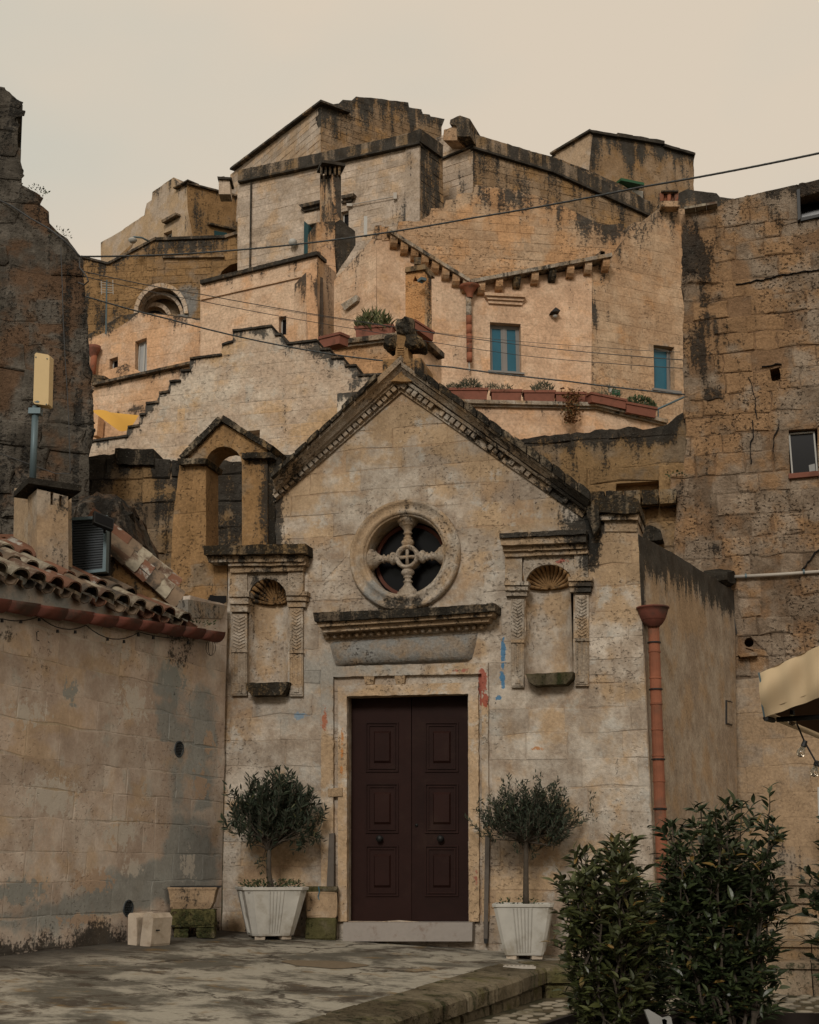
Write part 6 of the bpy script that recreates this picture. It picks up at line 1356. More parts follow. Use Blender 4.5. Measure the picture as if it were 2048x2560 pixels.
def olive(root, base, top_of_trunk, crown, seed, ntw, radii, n_up=0, shape=(.052, .011)):
    rd = random.Random(seed); leaves = []; br = M()
    b0, b1 = Vector(base), Vector(top_of_trunk)
    mid = b0.lerp(b1, .5)+Vector((rd.uniform(-.03, .03), 0, 0))
    M().tube([b0, b0.lerp(mid, .5), mid, mid.lerp(b1, .5), b1], [.034, .029, .026, .024, .022], 9).obj('trunk', m_bark, root, smooth=True)
    C0 = Vector(crown)
    for k in range(ntw):
        # twig end points in an uneven crown
        while True:
            q = Vector((rd.uniform(-1, 1), rd.uniform(-1, 1), rd.uniform(-1, 1)))
            if .12 < q.length < 1: break
        q = q*(.62+.38*q.length); lob = .97+.62*noise.noise(q*2.0+Vector((seed, 0, 0)))
        e = C0+Vector((q.x*radii[0], q.y*radii[1], q.z*radii[2]*(1.0 if q.z > 0 else .8)))*lob
        out = (e-b1).normalized(); dd = (out*.7+Vector((0, 0, .75))+rv(rd, .3)).normalized()
        ln = rd.uniform(.10, .22)*(1.5 if rd.random() < n_up else 1); s0 = e-dd*ln*.5
        pts = [s0+dd*ln*t+rv(rd, .004) for t in (0, .5, 1)]
        if k % 3 == 0: br.tube([b1+(s0-b1)*.02, b1.lerp(s0, .5)+Vector((0, 0, .03))+rv(rd, .02), s0], [.010, .006, .003], 4)
        br.tube(pts, [.003, .0025, .001], 3, cap=False)
        nl_ = int(ln/.009)
        for j in range(nl_):
            t = (j+.5)/nl_; p = s0+dd*ln*t; sd_ = dd.cross(rv(rd)).normalized(); leaves.append((p, (sd_*.8+dd*.75+Vector((0, 0, .1))), rd.uniform(-1, 1), rd.uniform(.7, 1.25)))
    br.obj('branches', m_bark, root)
    plant(root, leaves, leaf_shape(shape[0], shape[1], .2, .08, 3), m_olive, 'leaf', 300)

def tub(root, c, w0, w1, h, rz, ribs, name_rim=True, foot=True, side=.24):
    rings = []
    def oct_(w, z):
        a = w/2; b = a*(1-side*2*.5); P = [(-b, -a), (b, -a), (a, -b), (a, b), (b, a), (-b, a), (-a, b), (-a, -b)]
        m_ = Matrix.Rotation(rz, 3, 'Z'); return [Vector(c)+m_ @ Vector((x, y, z)) for x, y in P]
    lv = [(w0*.80, .03), (w0*.97, .034), (w0, .05), (w0*.5+w1*.5, h*.52), (w1*.985, h*.93), (w1*.985, h*.94), (w1*1.03, h*.945), (w1*1.04, h*.995), (w1*1.03, h), (w1*.93, h), (w1*.90, h*.90)]
    m = M(); m.loft([oct_(w, z) for w, z in lv]); m.obj('tub', m_pot, root)
    M().add([Vector(c)+Matrix.Rotation(rz, 3, 'Z') @ Vector((x*w1*.45, y*w1*.45, h*.90)) for x, y in ((-1, -1), (1, -1), (1, 1), (-1, 1))], [(0, 1, 2, 3)]).obj('soil', m_soil, root)
    m_ = Matrix.Rotation(rz, 3, 'Z'); m = M()
    for face in range(4):
        mf = Matrix.Rotation(rz+face*PI/2, 3, 'Z')
        for k in range(ribs):
            x = (k-(ribs-1)/2)*.026; v = []
            for (z, w) in ((.06, w0*1.02), (h*.5, (w0+w1)/2*1.005), (h*.92, w1*.985)):
                for dx, dy in ((-.006, 0), (0, -.009), (.006, 0)): v.append(Vector(c)+mf @ Vector((x*(w/w0)*.9+dx, -w/2+.001+dy, z)))
            m.add(v, [(0, 1, 4, 3), (1, 2, 5, 4), (3, 4, 7, 6), (4, 5, 8, 7)])
    m.obj('tub_ribs', m_pot, root)
    if foot:
        for (x, y) in ((-.3, -.34), (.3, -.34), (-.3, .3), (.3, .3)): M().bx(Vector(c)+m_ @ Vector((x*w0, y*w0, .015)), (.1, .07, .035), rz+x).obj('foot_stone', m_block, root)
def ruff(root, c, r, n, seed, mat=None, hgt=.05, size=1.0, nm='small_leaf', nobj=120):
    rd = random.Random(seed); L_ = []
    for k in range(n):
        a = rd.uniform(0, 2*PI); q = r*math.sqrt(rd.random()); p = Vector(c)+Vector((math.cos(a)*q, math.sin(a)*q, rd.uniform(0, hgt)*(1.2-q/r*.5)-(.08*max(0, rd.random()*2-1.4) if q > .85*r else 0)))
        L_.append((p, Vector((math.cos(a), math.sin(a), rd.uniform(-.2, 1.2)))+rv(rd, .4), rd.uniform(-1.5, 1.5), rd.uniform(.6, 1.3)*size))
    plant(root, L_, leaf_shape(.035, .017, .2, .1, 2), mat or m_ivy, nm, nobj)

# left tub with its little tree
pl_c = PY(676, 2330, 13.93); pl_c.z = tz(pl_c.x, pl_c.y); s1_ = pl_c.y*1.05/F
lt = thing('potted_tree', pl_c, 'small bushy olive tree in a fluted pale tub left of the chapel door', 'potted tree', 'olive trees in white tubs')
tub(lt, pl_c, .42, .64, .50, .28, 5)
tt = PY(675, 2120, pl_c.y)
olive(lt, pl_c+Vector((0, 0, .44)), PY(673, 2125, pl_c.y), PY(678, 2040, pl_c.y), 4, 300, (.42, .28, .37), .05, (.075, .019))
rd = random.Random(9)
xt = [(655, 2158, 8), (785, 2095, 22), (582, 1985, 9), (590, 2050, 16), (795, 2040, 14), (750, 2108, 22), (640, 1975, 14), (715, 1968, 14), (625, 2100, 14)]
L_ = []
bm = M()
for (x, y, n) in xt:
    c0 = PY(x, y, pl_c.y); bm.tube([PY(676, 2110, pl_c.y), PY((x+676)/2, (y+2085)/2, pl_c.y), c0], [.008, .005, .002], 4)
    for k in range(n*3): L_.append((c0+rv(rd, .038), rv(rd)+Vector((.0, 0, .4)), rd.uniform(-1, 1), rd.uniform(.8, 1.3)))
bm.obj('branches', m_bark, lt)
plant(lt, L_, leaf_shape(.075, .018, .2, .08, 3), m_olive, 'leaf', 0)
ruff(lt, pl_c+Vector((0, 0, .485)), .33, 420, 3, hgt=.09, nobj=100)
pr_c = PY(1312, 2370, 13.25); pr_c.z = tz(pr_c.x, pr_c.y)
rt = thing('potted_tree', pr_c, 'lollipop olive tree on a bare stem in a square white tub right of the door', 'potted tree', 'olive trees in white tubs')
tub(rt, pr_c, .37, .56, .50, -.12, 6, side=.12)
olive(rt, pr_c+Vector((0.02, 0, .44)), PY(1316, 2105, pr_c.y), PY(1325, 2045, pr_c.y), 12, 400, (.50, .30, .29), .15, (.050, .013))
L_ = []
for (x, y, n) in ((1290, 2122, 14), (1333, 2132, 18), (1200, 2015, 14), (1225, 2000, 10), (1480, 2000, 12), (1480, 2035, 12), (1345, 1955, 14), (1383, 1975, 16), (1315, 1965, 12)):
    c0 = PY(x, y, pr_c.y)
    for k in range(n*2): L_.append((c0+rv(rd, .02)+Vector((0, 0, rd.uniform(-.05, .05))), rv(rd)*.7+Vector((0, 0, .6)), rd.uniform(-1, 1), rd.uniform(.8, 1.3)))
plant(rt, L_, leaf_shape(.045, .010, .2, .08, 3), m_olive, 'leaf', 0)
ruff(rt, pr_c+Vector((-.03, 0, .455)), .22, 110, 5, hgt=.10, nobj=60)
for k, (x, y) in enumerate(((1270, 2228), (1292, 2236))):
    pass

# laurel bushes in wooden boxes
def laurel(root, foot, width, depth, height, n_canes, seed, lean=0, dens=1.0, leafs=.074, nobj=300, lowbare=.10, mat=None):
    rd = random.Random(seed); leaves = []; st_ = M(); first = []
    for k in range(n_canes):
        a, b = rd.uniform(-.5, .5), rd.uniform(-.5, .5); p = Vector(foot)+Vector((a*width*.45, b*depth*.5, 0)); hh = height*rd.uniform(.66, 1.0)*(1-.25*abs(a))
        end = Vector(foot)+Vector((a*width*1.0+lean*hh+rd.uniform(-.05, .05), b*depth*1.1, hh)); N_ = 12; pts = []
        for j in range(N_+1):
            t = j/N_; q = p.lerp(end, t); q.x += math.sin(t*PI)*rd.uniform(-.01, .03)*(1 if a > 0 else -1); pts.append(q+rv(rd, .006))
        st_.tube(pts, [.009*(1-.75*j/N_)+.0015 for j in range(N_+1)], 5)
        for j in range(1, N_*4):
            t = j/(N_*4)
            if t < lowbare*rd.uniform(.5, 1.4): continue
            q = pts[int(t*N_)].lerp(pts[min(N_, int(t*N_)+1)], t*N_-int(t*N_))
            if rd.random() > .8*dens: continue
            ang = rd.uniform(0, 2*PI); tl = rd.uniform(.04, .17)*(1.25-.55*t); dr = Vector((math.cos(ang), math.sin(ang), rd.uniform(.25, 1.0))).normalized()
            if rd.random() < .5: st_.tube([q, q+dr*tl*.55-Vector((0, 0, .004)), q+dr*tl], [.0035, .0028, .0018], 3, cap=False)
            m_ = rd.randint(4, 7)
            for i in range(m_):
                tt_ = .35+.65*(i+1)/m_; c0 = q+dr*tl*tt_; az_ = ang+i*2.4+rd.uniform(-.5, .5)
                d = Vector((math.cos(az_), math.sin(az_), rd.uniform(-.35, .8)))*.9+dr*.8; leaves.append((c0, d, rd.uniform(-.9, .9), rd.uniform(.65, 1.2)))
        for i in range(6): az_ = i*1.2+rd.random(); leaves.append((pts[-1], Vector((math.cos(az_)*.7, math.sin(az_)*.7, .9)), rd.uniform(-.5, .5), rd.uniform(.7, 1.1)))
    st_.obj('stems', m_bark, root)
    plant(root, leaves, leaf_shape(leafs, leafs*.36, .35, .22, 4), mat or m_laurel, 'leaf', nobj)
    return len(leaves)
def ybx(px, Y): return ray(px, 2400)[0]*Y
f1 = Vector((ybx(1512, 7.2), 7.2, -.88)); l1 = thing('laurel_bush', f1, 'yellow-green laurel bush with upright shoots in the dark left wooden box', 'bush', 'laurel bushes in wooden boxes')
laurel(l1, f1, .34, .5, 1.14, 18, 5, .02, 1.15, mat=leaf_mat('yellow_green_laurel', (.026, .034, .011), (.075, .083, .026), (.20, .12, .035), .38, (.08, .09, .04), .4))
f1b = Vector((ybx(1625, 7.9), 7.9, -.95)); l1b = thing('laurel_bush', f1b, 'thin dark laurel bush between the two fuller ones', 'bush', 'laurel bushes in wooden boxes')
laurel(l1b, f1b, .22, .4, .92, 8, 8, .05, 1.0, leafs=.07)
f2_ = Vector((ybx(1812, 7.3), 7.3, -.88)); l2 = thing('laurel_bush', f2_, 'tallest and densest dark laurel bush in the long box at lower right', 'bush', 'laurel bushes in wooden boxes')
laurel(l2, f2_, .52, .5, 1.30, 30, 6, .0, 1.15)
f3_ = Vector((ybx(2165, 6.6), 6.6, -.88)); l3 = thing('laurel_bush', f3_, 'laurel bush cut off by the right frame edge', 'bush', 'laurel bushes in wooden boxes')
laurel(l3, f3_, .34, .4, 1.18, 10, 7, -.04, 1.0, nobj=160, lowbare=.3)
# single leafy shoot reaching up at the right of the dense bush
rd = random.Random(31); L_ = []; m = M(); sp0, sp1 = PY(1915, 2080, 7.1), PY(1925, 1968, 7.0); m.tube([sp0, sp0.lerp(sp1, .5)+Vector((.01, 0, 0)), sp1], [.004, .003, .001], 4)
for k in range(14):
    t = k/13; c0 = sp0.lerp(sp1, t); a = k*2.4; L_.append((c0, Vector((math.cos(a), math.sin(a)*.6, .7)), rd.uniform(-.6, .6), rd.uniform(.6, .95)))
m.obj('shoot', m_bark, l2); plant(l2, L_, leaf_shape(.085, .03, .35, .2, 4), m_laurel, 'leaf', 14)
rd = random.Random(77); L_ = []
h0_ = G(1400, 2500, GZ)
# wooden boxes
def crate(c, w, d, h, rz, lab, mat, trim=None):
    t = thing('planter_box', Vector(c), lab, 'planter box'); m_ = Matrix.Rotation(rz, 3, 'Z')
    for nb in range(3):
        zc = h*(nb+.5)/3
        for (x, y, a, b) in ((0, -d/2, w, .025), (0, d/2, w, .025), (-w/2, 0, .025, d-.03), (w/2, 0, .025, d-.03)):
            M().bx(Vector(c)+m_ @ Vector((x, y, zc)), (a, b, h/3-.006), rz).obj('box_board', mat, t)
    for (x, y) in ((-1, -1), (1, -1), (1, 1), (-1, 1)): M().bx(Vector(c)+m_ @ Vector((x*(w/2+.012), y*(d/2+.012), h/2+.004)), (.045, .045, h+.012), rz).obj('corner_post', trim or mat, t)
    M().bx(Vector(c)+Vector((0, 0, h-.07)), (w-.05, d-.05, .02), rz).obj('soil', m_soil, t)
    return t
cA = G(1455, 2535, -.76); crate((1.02, 7.25, GZ), .54, .86, .36, R(-24), 'dark wooden planter box turned corner-on under the left laurel bush', m_planter)
crate((2.02, 7.35, GZ), 1.15, .62, .36, R(-4), 'long black planter box with a pale post at its left end', m_planter)
crate((2.75, 6.5, GZ), .5, .5, .36, R(-4), 'planter box mostly outside the frame at lower right', m_planter)
wp2 = thing('white_panel_edge', PY(1650, 2530, 6.7), 'white painted board edge leaning at the left end of the long planter box', 'board')
pv = V(1650, 6.75, 0); M().ppx(pv, [(1613, 2526), (1624, 2524), (1668, 2550), (1664, 2600), (1640, 2600)], -.02, .02).obj('slanted_board', m_whitew, wp2); M().ppx(pv, [(1655, 2548), (1678, 2542), (1690, 2600), (1664, 2600)], -.04, .02).obj('post_top', m_whitew, wp2)
# small shrub at the kerb corner and weeds
def tuft(root, c, n, h, seed, mat, spread=.08, wd=.006, lean=.6, nobj=60, nm='blade'):
    rd = random.Random(seed); L_ = []
    for k in range(n): L_.append((Vector(c)+Vector((rd.gauss(0, spread), rd.gauss(0, spread*.6), rd.uniform(0, h*.2))), Vector((rd.gauss(0, lean), rd.gauss(0, lean), 1)), rd.uniform(-3, 3), rd.uniform(.5, 1.2)*h/.1))
    plant(root, L_, leaf_shape(.1, wd, .2, .2, 3), mat, nm, nobj)
wd_ = thing('rosemary_shrub', (.86, 7.0, GZ+.2), 'low wispy rosemary growing at the foot of the left laurel bush', 'shrub'); tuft(wd_, (.92, 6.95, GZ+.22), 500, .13, 3, m_lav, .13, .006, .5, 120, 'needle_leaf')

# ------------------------------------------------------------------ small things on the terrace
def stoneblock(name, c, dims, rz, mat, par, stv=(.1, .2, 0, .5), j=.008, seed=0):
    rd = random.Random(seed); m_ = Matrix.Rotation(rz, 3, 'Z'); w, d, h = dims; rings = []
    for (z, s) in ((0, .97), (.02, 1), (h*.5, 1.0), (h-.02, 1), (h, .96)):
        P = []
        for (x, y) in ((-.5, -.46), (-.46, -.5), (0, -.5), (.46, -.5), (.5, -.46), (.5, .46), (.46, .5), (-.46, .5), (-.5, .46)):
            P.append(Vector(c)+m_ @ Vector((x*w*s+rd.uniform(-j, j), y*d*s+rd.uniform(-j, j), z+rd.uniform(-j, j)*.3)))
        rings.append(P)
    return M().loft(rings).obj(name, mat, par, stv)
sb = GT(802, 2350)+Vector((0, .12, 0)); bs = thing('stone_block_stack', sb, 'mossy stack of two square stone blocks under a thin slab, left of the door', 'stone blocks')
stoneblock('block', sb, (.31, .26, .215), .0, m_kerb, bs, (.05, 1, 0, .7), seed=1); stoneblock('block', sb+Vector((.0, 0, .217)), (.31, .26, .25), .02, m_side, bs, (.15, .7, .1, .3), seed=2); stoneblock('slab', sb+Vector((0, 0, .47)), (.33, .28, .05), .0, m_kerb, bs, (.1, .2, .3, .9), .004, 3)
M().tube([sb+Vector((-.03, -.145, .52)), sb+Vector((-.02, -.15, .47)), sb+Vector((-.035, -.142, .42)), sb+Vector((-.02, -.142, .39))], .004, 4).obj('blue_string', plain('blue_string', (.03, .16, .25), .7), bs)
kb = GT(480, 2345)+Vector((0, .12, 0)); ks = thing('stone_trough_stack', kb, 'carved stone trough resting on rough blocks in the corner', 'stone trough')
stoneblock('block', kb+Vector((-.12, 0, 0)), (.14, .3, .10), .1, m_kerb, ks, (.3, .2, 0, .5), seed=4); stoneblock('block', kb+Vector((.12, 0, 0)), (.18, .3, .10), .1, m_kerb, ks, (.3, .2, 0, .5), seed=5); stoneblock('block', kb+Vector((-.01, 0, .102)), (.44, .34, .17), .06, m_kerb, ks, (.2, .3, 0, .5), .012, 6)
tr = [[kb+Vector((-.02, 0, .275))+Matrix.Rotation(.06, 3, 'Z') @ Vector((x*w, y*w*.8, z)) for x, y in ((-.5, -.5), (.5, -.5), (.5, .5), (-.5, .5))] for w, z in ((.36, 0), (.42, .06), (.46, .17), (.48, .19), (.48, .205), (.40, .205), (.37, .12))]
M().loft(tr).obj('trough', m_side, ks, (.22, .4, .1, .5)); stoneblock('broken_piece', kb+Vector((-.23, .02, .275)), (.09, .2, .17), .2, m_side, ks, (.2, .6, 0, .4), .012, 7); M().bx(kb+Vector((0, .03, .484)), (.5, .3, .015), .1).obj('tin_lid', m_metal, ks)
wb = GT(366, 2366)+Vector((0, .14, 0))
for k, (dx, dy, w, lab) in enumerate(((-.075, .03, .10, 'cream stone block leaning at the wall, rear one of the pair'), (.055, -.03, .12, 'cream chamfered stone block, front one of the pair, with small fixings'))):
    wt = thing('cream_block', wb+Vector((dx, dy, 0)), lab, 'stone block'); m = M(); rz = R(-28); m_ = Matrix.Rotation(rz, 3, 'Z'); c = wb+Vector((dx, dy, 0)); P = []
    lean = -.02 if k == 0 else .03
    for y in (-.14, .14):
        P.append([c+m_ @ Vector((x+lean*z*3, y, z)) for x, z in ((-w/2, 0), (w/2, 0), (w/2+.005, .02), (w/2, .25), (w/2-.04, .29), (-w/2+.02, .29), (-w/2, .27))])
    m.loft(P); m.obj('block_body', m_block, wt)
    if k: M().tube([c+m_ @ Vector((w/2+.01, -.08, .14)), c+m_ @ Vector((w/2+.05, -.08, .14))], .008, 6).obj('pin', m_metal, wt); M().tube([c+m_ @ Vector((w/2+.01, .14, .17)), c+m_ @ Vector((w/2+.05, .14, .17))], .008, 6).obj('pin', m_metal, wt)
for k, (x, y, s) in enumerate(((528, 2323, .05), (547, 2318, .07), (560, 2322, .05), (575, 2310, .06), (592, 2316, .05))):
    p = GT(x, y+3); stoneblock('rubble_stone', p, (s*1.3, s, s*.8), k, m_kerb, None, (.2, .2, .1, .5), .01, k)
    o = [q for q in COL.objects if q.name.startswith('rubble_stone')][-1]; tag(o, ['small rubble stone nearest the trough', 'flat rubble stone, second from the trough', 'rubble stone in the middle of the row', 'upright rubble stone beside the weeds', 'rubble stone nearest the left tub'][k], 'stone', 'loose stones at the foot of the chapel front')
wds = thing('weeds', GT(575, 2322), 'small green weeds at the wall foot behind the left tub', 'weeds'); ruff(wds, GT(582, 2316), .12, 90, 8, hgt=.12, nobj=40)
wgt = thing('gutter_weeds', Lp.at(505, 1562, .1), 'green weeds sprouting over the end of the gutter', 'weeds'); ruff(wgt, Lp.at(500, 1562, .08), .16, 120, 9, hgt=.05, size=.8, nobj=60)
# boards leaning by the door
for (q, lab) in (([(823, 2085), (835, 2083), (834, 2229), (816, 2229)], 'short grey board leaning behind the block stack'), ([(1213, 2088), (1224, 2092), (1219, 2346), (1209, 2346)], 'tall narrow grey board standing right of the door')):
    t = thing('leaning_board', Fp.at(*q[3], .05), lab, 'board'); M().ppx(Fp, q, .03, .075).obj('plank', m_wood, t)
    if q[0][0] > 1000: M().ppx(Fp, [(1209, 2346), (1219, 2346), (1218, 2358), (1211, 2358)], .03, .08).obj('foot', m_metal, t)

# string of lamps under the gutter, tangled end
lampc = thing('festoon_cable', Lp.at(200, 1570, .1), 'black festoon cable looped with lamp holders under the red-brown gutter', 'string light')
anch = [(-60, 1522), (5, 1547), (98, 1541), (215, 1563), (348, 1580), (470, 1595)]; pts = []
for a, b, sg_ in zip(anch[:-1], anch[1:], (10, 8, 20, 26, 6)):
    for k in range(8): t = k/8; x, y = lerp(a, b, t); pts.append(Lp.at(x, y+sg_*4*t*(1-t), .08))
pts.append(Lp.at(*anch[-1], .08)); M().tube(pts, .005, 5).obj('cable', m_metal, lampc)
for (x, y) in ((5, 1548), (52, 1550), (98, 1545), (144, 1574), (188, 1576), (269, 1594), (310, 1600), (346, 1583), (383, 1590), (470, 1602)):
    M().tube([Lp.at(x, y, .08), Lp.at(x, y+8, .08)], [.012, .015], 8).obj('lamp_holder', m_metal, lampc)
coil = thing('hanging_wire', Lp.at(528, 1620, .06), 'coil of thin black wire hanging from the end of the gutter', 'wire'); pts = []
for k in range(40): a = k*.42; pts.append(Lp.at(527+12*math.cos(a)*(1 if k < 20 else .5), 1619+20*math.sin(a), .06+k*.001))
M().tube(pts, .0035, 4).obj('wire', m_metal, coil)
hk = thing('wall_hook', Lp.at(94, 1590, .02), 'small bent iron wire hook on the left wall under the gutter', 'hook'); M().tube([Lp.at(97, 1578, .03), Lp.at(92, 1580, .03), Lp.at(92, 1600, .03), Lp.at(98, 1602, .03)], .005, 4).obj('hook', m_metal, hk)

# ------------------------------------------------------------------ flower boxes on the hillside terraces
def box_planter(pl, x0, x1, yt, yb, lab, shear=0, d=.30, mat=None, grp='terracotta flower boxes on the terrace coping'):
    t = thing('flower_box', pl.at((x0+x1)/2, yb), lab, 'flower box', grp)
    P = [pl.uz(x0, yt), pl.uz(x1, yt+shear), pl.uz(x1-2, yb+shear), pl.uz(x0+2, yb)]; m = M(); m.prism(pl, P, -d*.5, d*.4, 0); m.obj('box', mat or m_terra, t)
    hgt = P[0][1]-P[3][1]; m = M(); m.prism(pl, [(P[0][0]-.02, P[0][1]), (P[1][0]+.02, P[1][1]), (P[1][0]+.02, P[1][1]-hgt*.22), (P[0][0]-.02, P[0][1]-hgt*.22)], -d*.5-.02, d*.4+.025); m.obj('box_rim', mat or m_terra, t)
    return t
def mound(root, pl, x0, x1, y0, y1, n, mat, seed, blade=.18, w=.02, up=1.0, d=.16, nm='leaf', nobj=40):
    rd = random.Random(seed); L_ = []
    for k in range(n):
        x = x0+(x1-x0)*rd.random(); e = 1-abs(2*(x-x0)/(x1-x0)-1)**2; y = y1-(y1-y0)*rd.random()*(.35+.65*e); L_.append((pl.at(x, y, rd.uniform(-d, d)), Vector((rd.gauss(0, .6), rd.gauss(0, .5), up)), rd.uniform(-3, 3), rd.uniform(.6, 1.2)))
    plant(root, L_, leaf_shape(blade, w, .2, .15, 2), mat, nm, nobj)
Ta = T1.shift(.0); b1 = box_planter(Ta, 1114, 1218, 974, 1003, 'leftmost long flower box with two grey-green mounds', 0); mound(b1, Ta, 1118, 1150, 962, 976, 140, m_lav, 1, .12); mound(b1, Ta, 1145, 1202, 953, 978, 420, m_lav, 2, .16)
b2_ = box_planter(Ta, 1228, 1303, 978, 1007, 'second flower box from the left with sparse woody stems'); mound(b2_, Ta, 1212, 1250, 962, 980, 90, m_lav, 3, .14); mound(b2_, Ta, 1252, 1280, 965, 980, 90, m_lav, 4, .12)
b3_ = box_planter(Ta, 1309, 1386, 980, 1008, 'third flower box from the left with one dark tufted plant'); mound(b3_, Ta, 1332, 1384, 960, 982, 260, m_lav, 5, .16)
b4_ = box_planter(Ta, 1388, 1463, 984, 1011, 'flower box with rusty brown plant trailing down the wall'); 
rd = random.Random(12); L_ = []
for k in range(520):
    x = rd.gauss(1427, 11); y = 968+rd.random()**.8*90; x = 1427+(x-1427)*(1.5-(y-968)/110); L_.append((Ta.at(x, y, .22+rd.uniform(0, .1)), Vector((rd.gauss(0, 1), -1, rd.gauss(-.3, .6))), rd.uniform(-3, 3), rd.uniform(.7, 1.2)))
plant(b4_, L_, leaf_shape(.085, .05, .2, .1, 2), m_rust, 'leaf', 80)
b5_ = box_planter(T2.shift(.1), 1471, 1559, 984, 1008, 'slanting flower box with a small green sign among grey stems', 18); mound(b5_, T2, 1495, 1552, 972, 998, 160, m_lav, 6, .16)
sgn = V(1535, 30.2, 14); M().ppx(sgn, [(1531, 973), (1551, 976), (1551, 989), (1531, 986)], 0, .02).obj('plant_sign', m_green, b5_); M().ppx(sgn, [(1523, 971), (1530, 972), (1530, 982), (1523, 981)], .0, .025).obj('sign_emblem', m_white, b5_); M().ppx(sgn, [(1534, 977), (1548, 979), (1548, 980), (1534, 978)], .02, .024).obj('sign_line', m_whitew, b5_); M().ppx(sgn, [(1536, 981), (1546, 983), (1546, 984), (1536, 982)], .02, .024).obj('sign_line', m_whitew, b5_)
b6_ = box_planter(T2.shift(.1), 1559, 1634, 1008, 1034, 'rightmost flower box with a dense bright green hedge plant', 14); mound(b6_, T2, 1556, 1640, 992, 1022, 700, m_ivy, 7, .09, .05, .8)
Kb = K1.shift(-.05); b7 = box_planter(Kb, 892, 985, 821, 850, 'terracotta box with a green-yellow spiky bush on the corner terrace', -6); mound(b7, Kb, 893, 975, 788, 830, 420, leaf_mat('yellow_green_leaf', (.05, .06, .02), (.13, .13, .045), (.4, .35, .25), .7), 8, .28, .045, .9)
Kc = V(835, 27.5, -42, 850); b8 = box_planter(Kc, 808, 860, 846, 874, 'terracotta box turned edge-on at the left end of the corner terrace', -12)
Kd = V(1030, 27.6, 40, 850); b9 = box_planter(Kd, 1030, 1076, 803, 826, 'terracotta box behind the right arm of the stone cross', 30)
hr = thing('handrail', T2.at(1660, 1020), 'thin grey metal handrail climbing past the rightmost flower box', 'handrail'); M().tube([T2.at(1637, 1026, .1), T2.at(1712, 992, .1)], .03, 6).obj('rail', m_pole, hr, smooth=True); M().tube([T2.at(1646, 1022, .1), T2.at(1646, 1050, .1)], .02, 6).obj('rail_post', m_pole, hr)
bl_ = thing('iron_bracket', PY(1147, 1022, 20), 'small black iron bracket behind the right slope of the chapel gable', 'bracket'); M().tube([PY(1136, 1022, 20), PY(1152, 1020, 20), PY(1152, 1038, 20)], .02, 6).obj('bracket_arm', m_metal, bl_); M().tube([PY(1152, 1014, 20), PY(1152, 1020, 20)], [.03, .03], 8).obj('bracket_knob', m_metal, bl_)

# ------------------------------------------------------------------ overhead cables
def wire(pts, r, lab, sag=0, twist=False, name='overhead_cable'):
    r = r*.72
    out = []
    for i in range(len(pts)-1):
        a, b = PY(*pts[i]), PY(*pts[i+1])
        for k in range(16):
            t = k/16; p = a.lerp(b, t); p.z -= sag*4*t*(1-t); out.append(p)
    out.append(PY(*pts[-1])); t_ = thing(name, out[len(out)//2], lab, 'cable'); M().tube(out, r, 6).obj('cable', m_cable, t_, smooth=True)
    if twist:
        tw = []
        for i in range(len(out)-1):
            for k in range(8):
                q = out[i].lerp(out[i+1], k/8); a = (i*8+k)*.8; tw.append(q+Vector((0, math.cos(a), math.sin(a)))*r*.5)
        M().tube(tw, r*.72, 4).obj('cable_strand', m_pole, t_)
wire([(200, 641, 16.0), (500, 632, 16.8), (840, 599, 17), (1180, 545, 16), (1600, 468, 14), (2080, 376, 12)], .016, 'thick twisted cable crossing the whole view from the tower to the upper right', .015, True)
wire([(214, 741, 16.1), (420, 797, 16.6), (640, 851, 17), (860, 890, 17.2), (1130, 918, 17.2), (1420, 953, 17), (1712, 986, 16.2)], .014, 'grey cable running down over the stepped gable and behind the cross', .01, True)
wire([(207, 678, 16.1), (500, 735, 22), (900, 803, 26), (1300, 862, 26), (1712, 900, 17)], .011, 'thin cable pair passing above the corner terrace plants', .02)
wire([(207, 690, 16.1), (500, 752, 22), (900, 824, 26), (1300, 888, 26), (1712, 921, 17)], .009, 'lowest thin cable across the teal window', .02)
wire([(640, 765, 26), (1000, 820, 27), (1240, 848, 27), (1500, 868, 24), (1700, 880, 17)], .007, 'faint thin cable just above the thin cable pair', .01)
wire([(-20, 492, 16.0), (30, 515, 16), (75, 545, 15.9), (120, 570, 15.7), (160, 600, 15.5), (200, 641, 15.6)], .016, 'cable draped along the shoulder of the dark tower', -.002, False, 'tower_cable')
wire([(152, 618, 15.3), (156, 720, 15.3), (158, 800, 15.3), (163, 900, 15.3), (167, 960, 15.3), (172, 1050, 15.3), (176, 1184, 15.3), (140, 1184, 15.3), (90, 1166, 15.3), (0, 1134, 15.2), (-40, 1120, 15.2)], .008, 'thin cable hanging down the dark tower face and turning left', .0, False, 'tower_cable')
wire([(199, 645, 15.7), (199, 668, 15.6), (216, 690, 15.5), (221, 703, 15.5), (211, 712, 15.6), (196, 706, 15.7)], .013, 'loop of cable hanging at the right edge of the dark tower', .0, False, 'tower_cable')

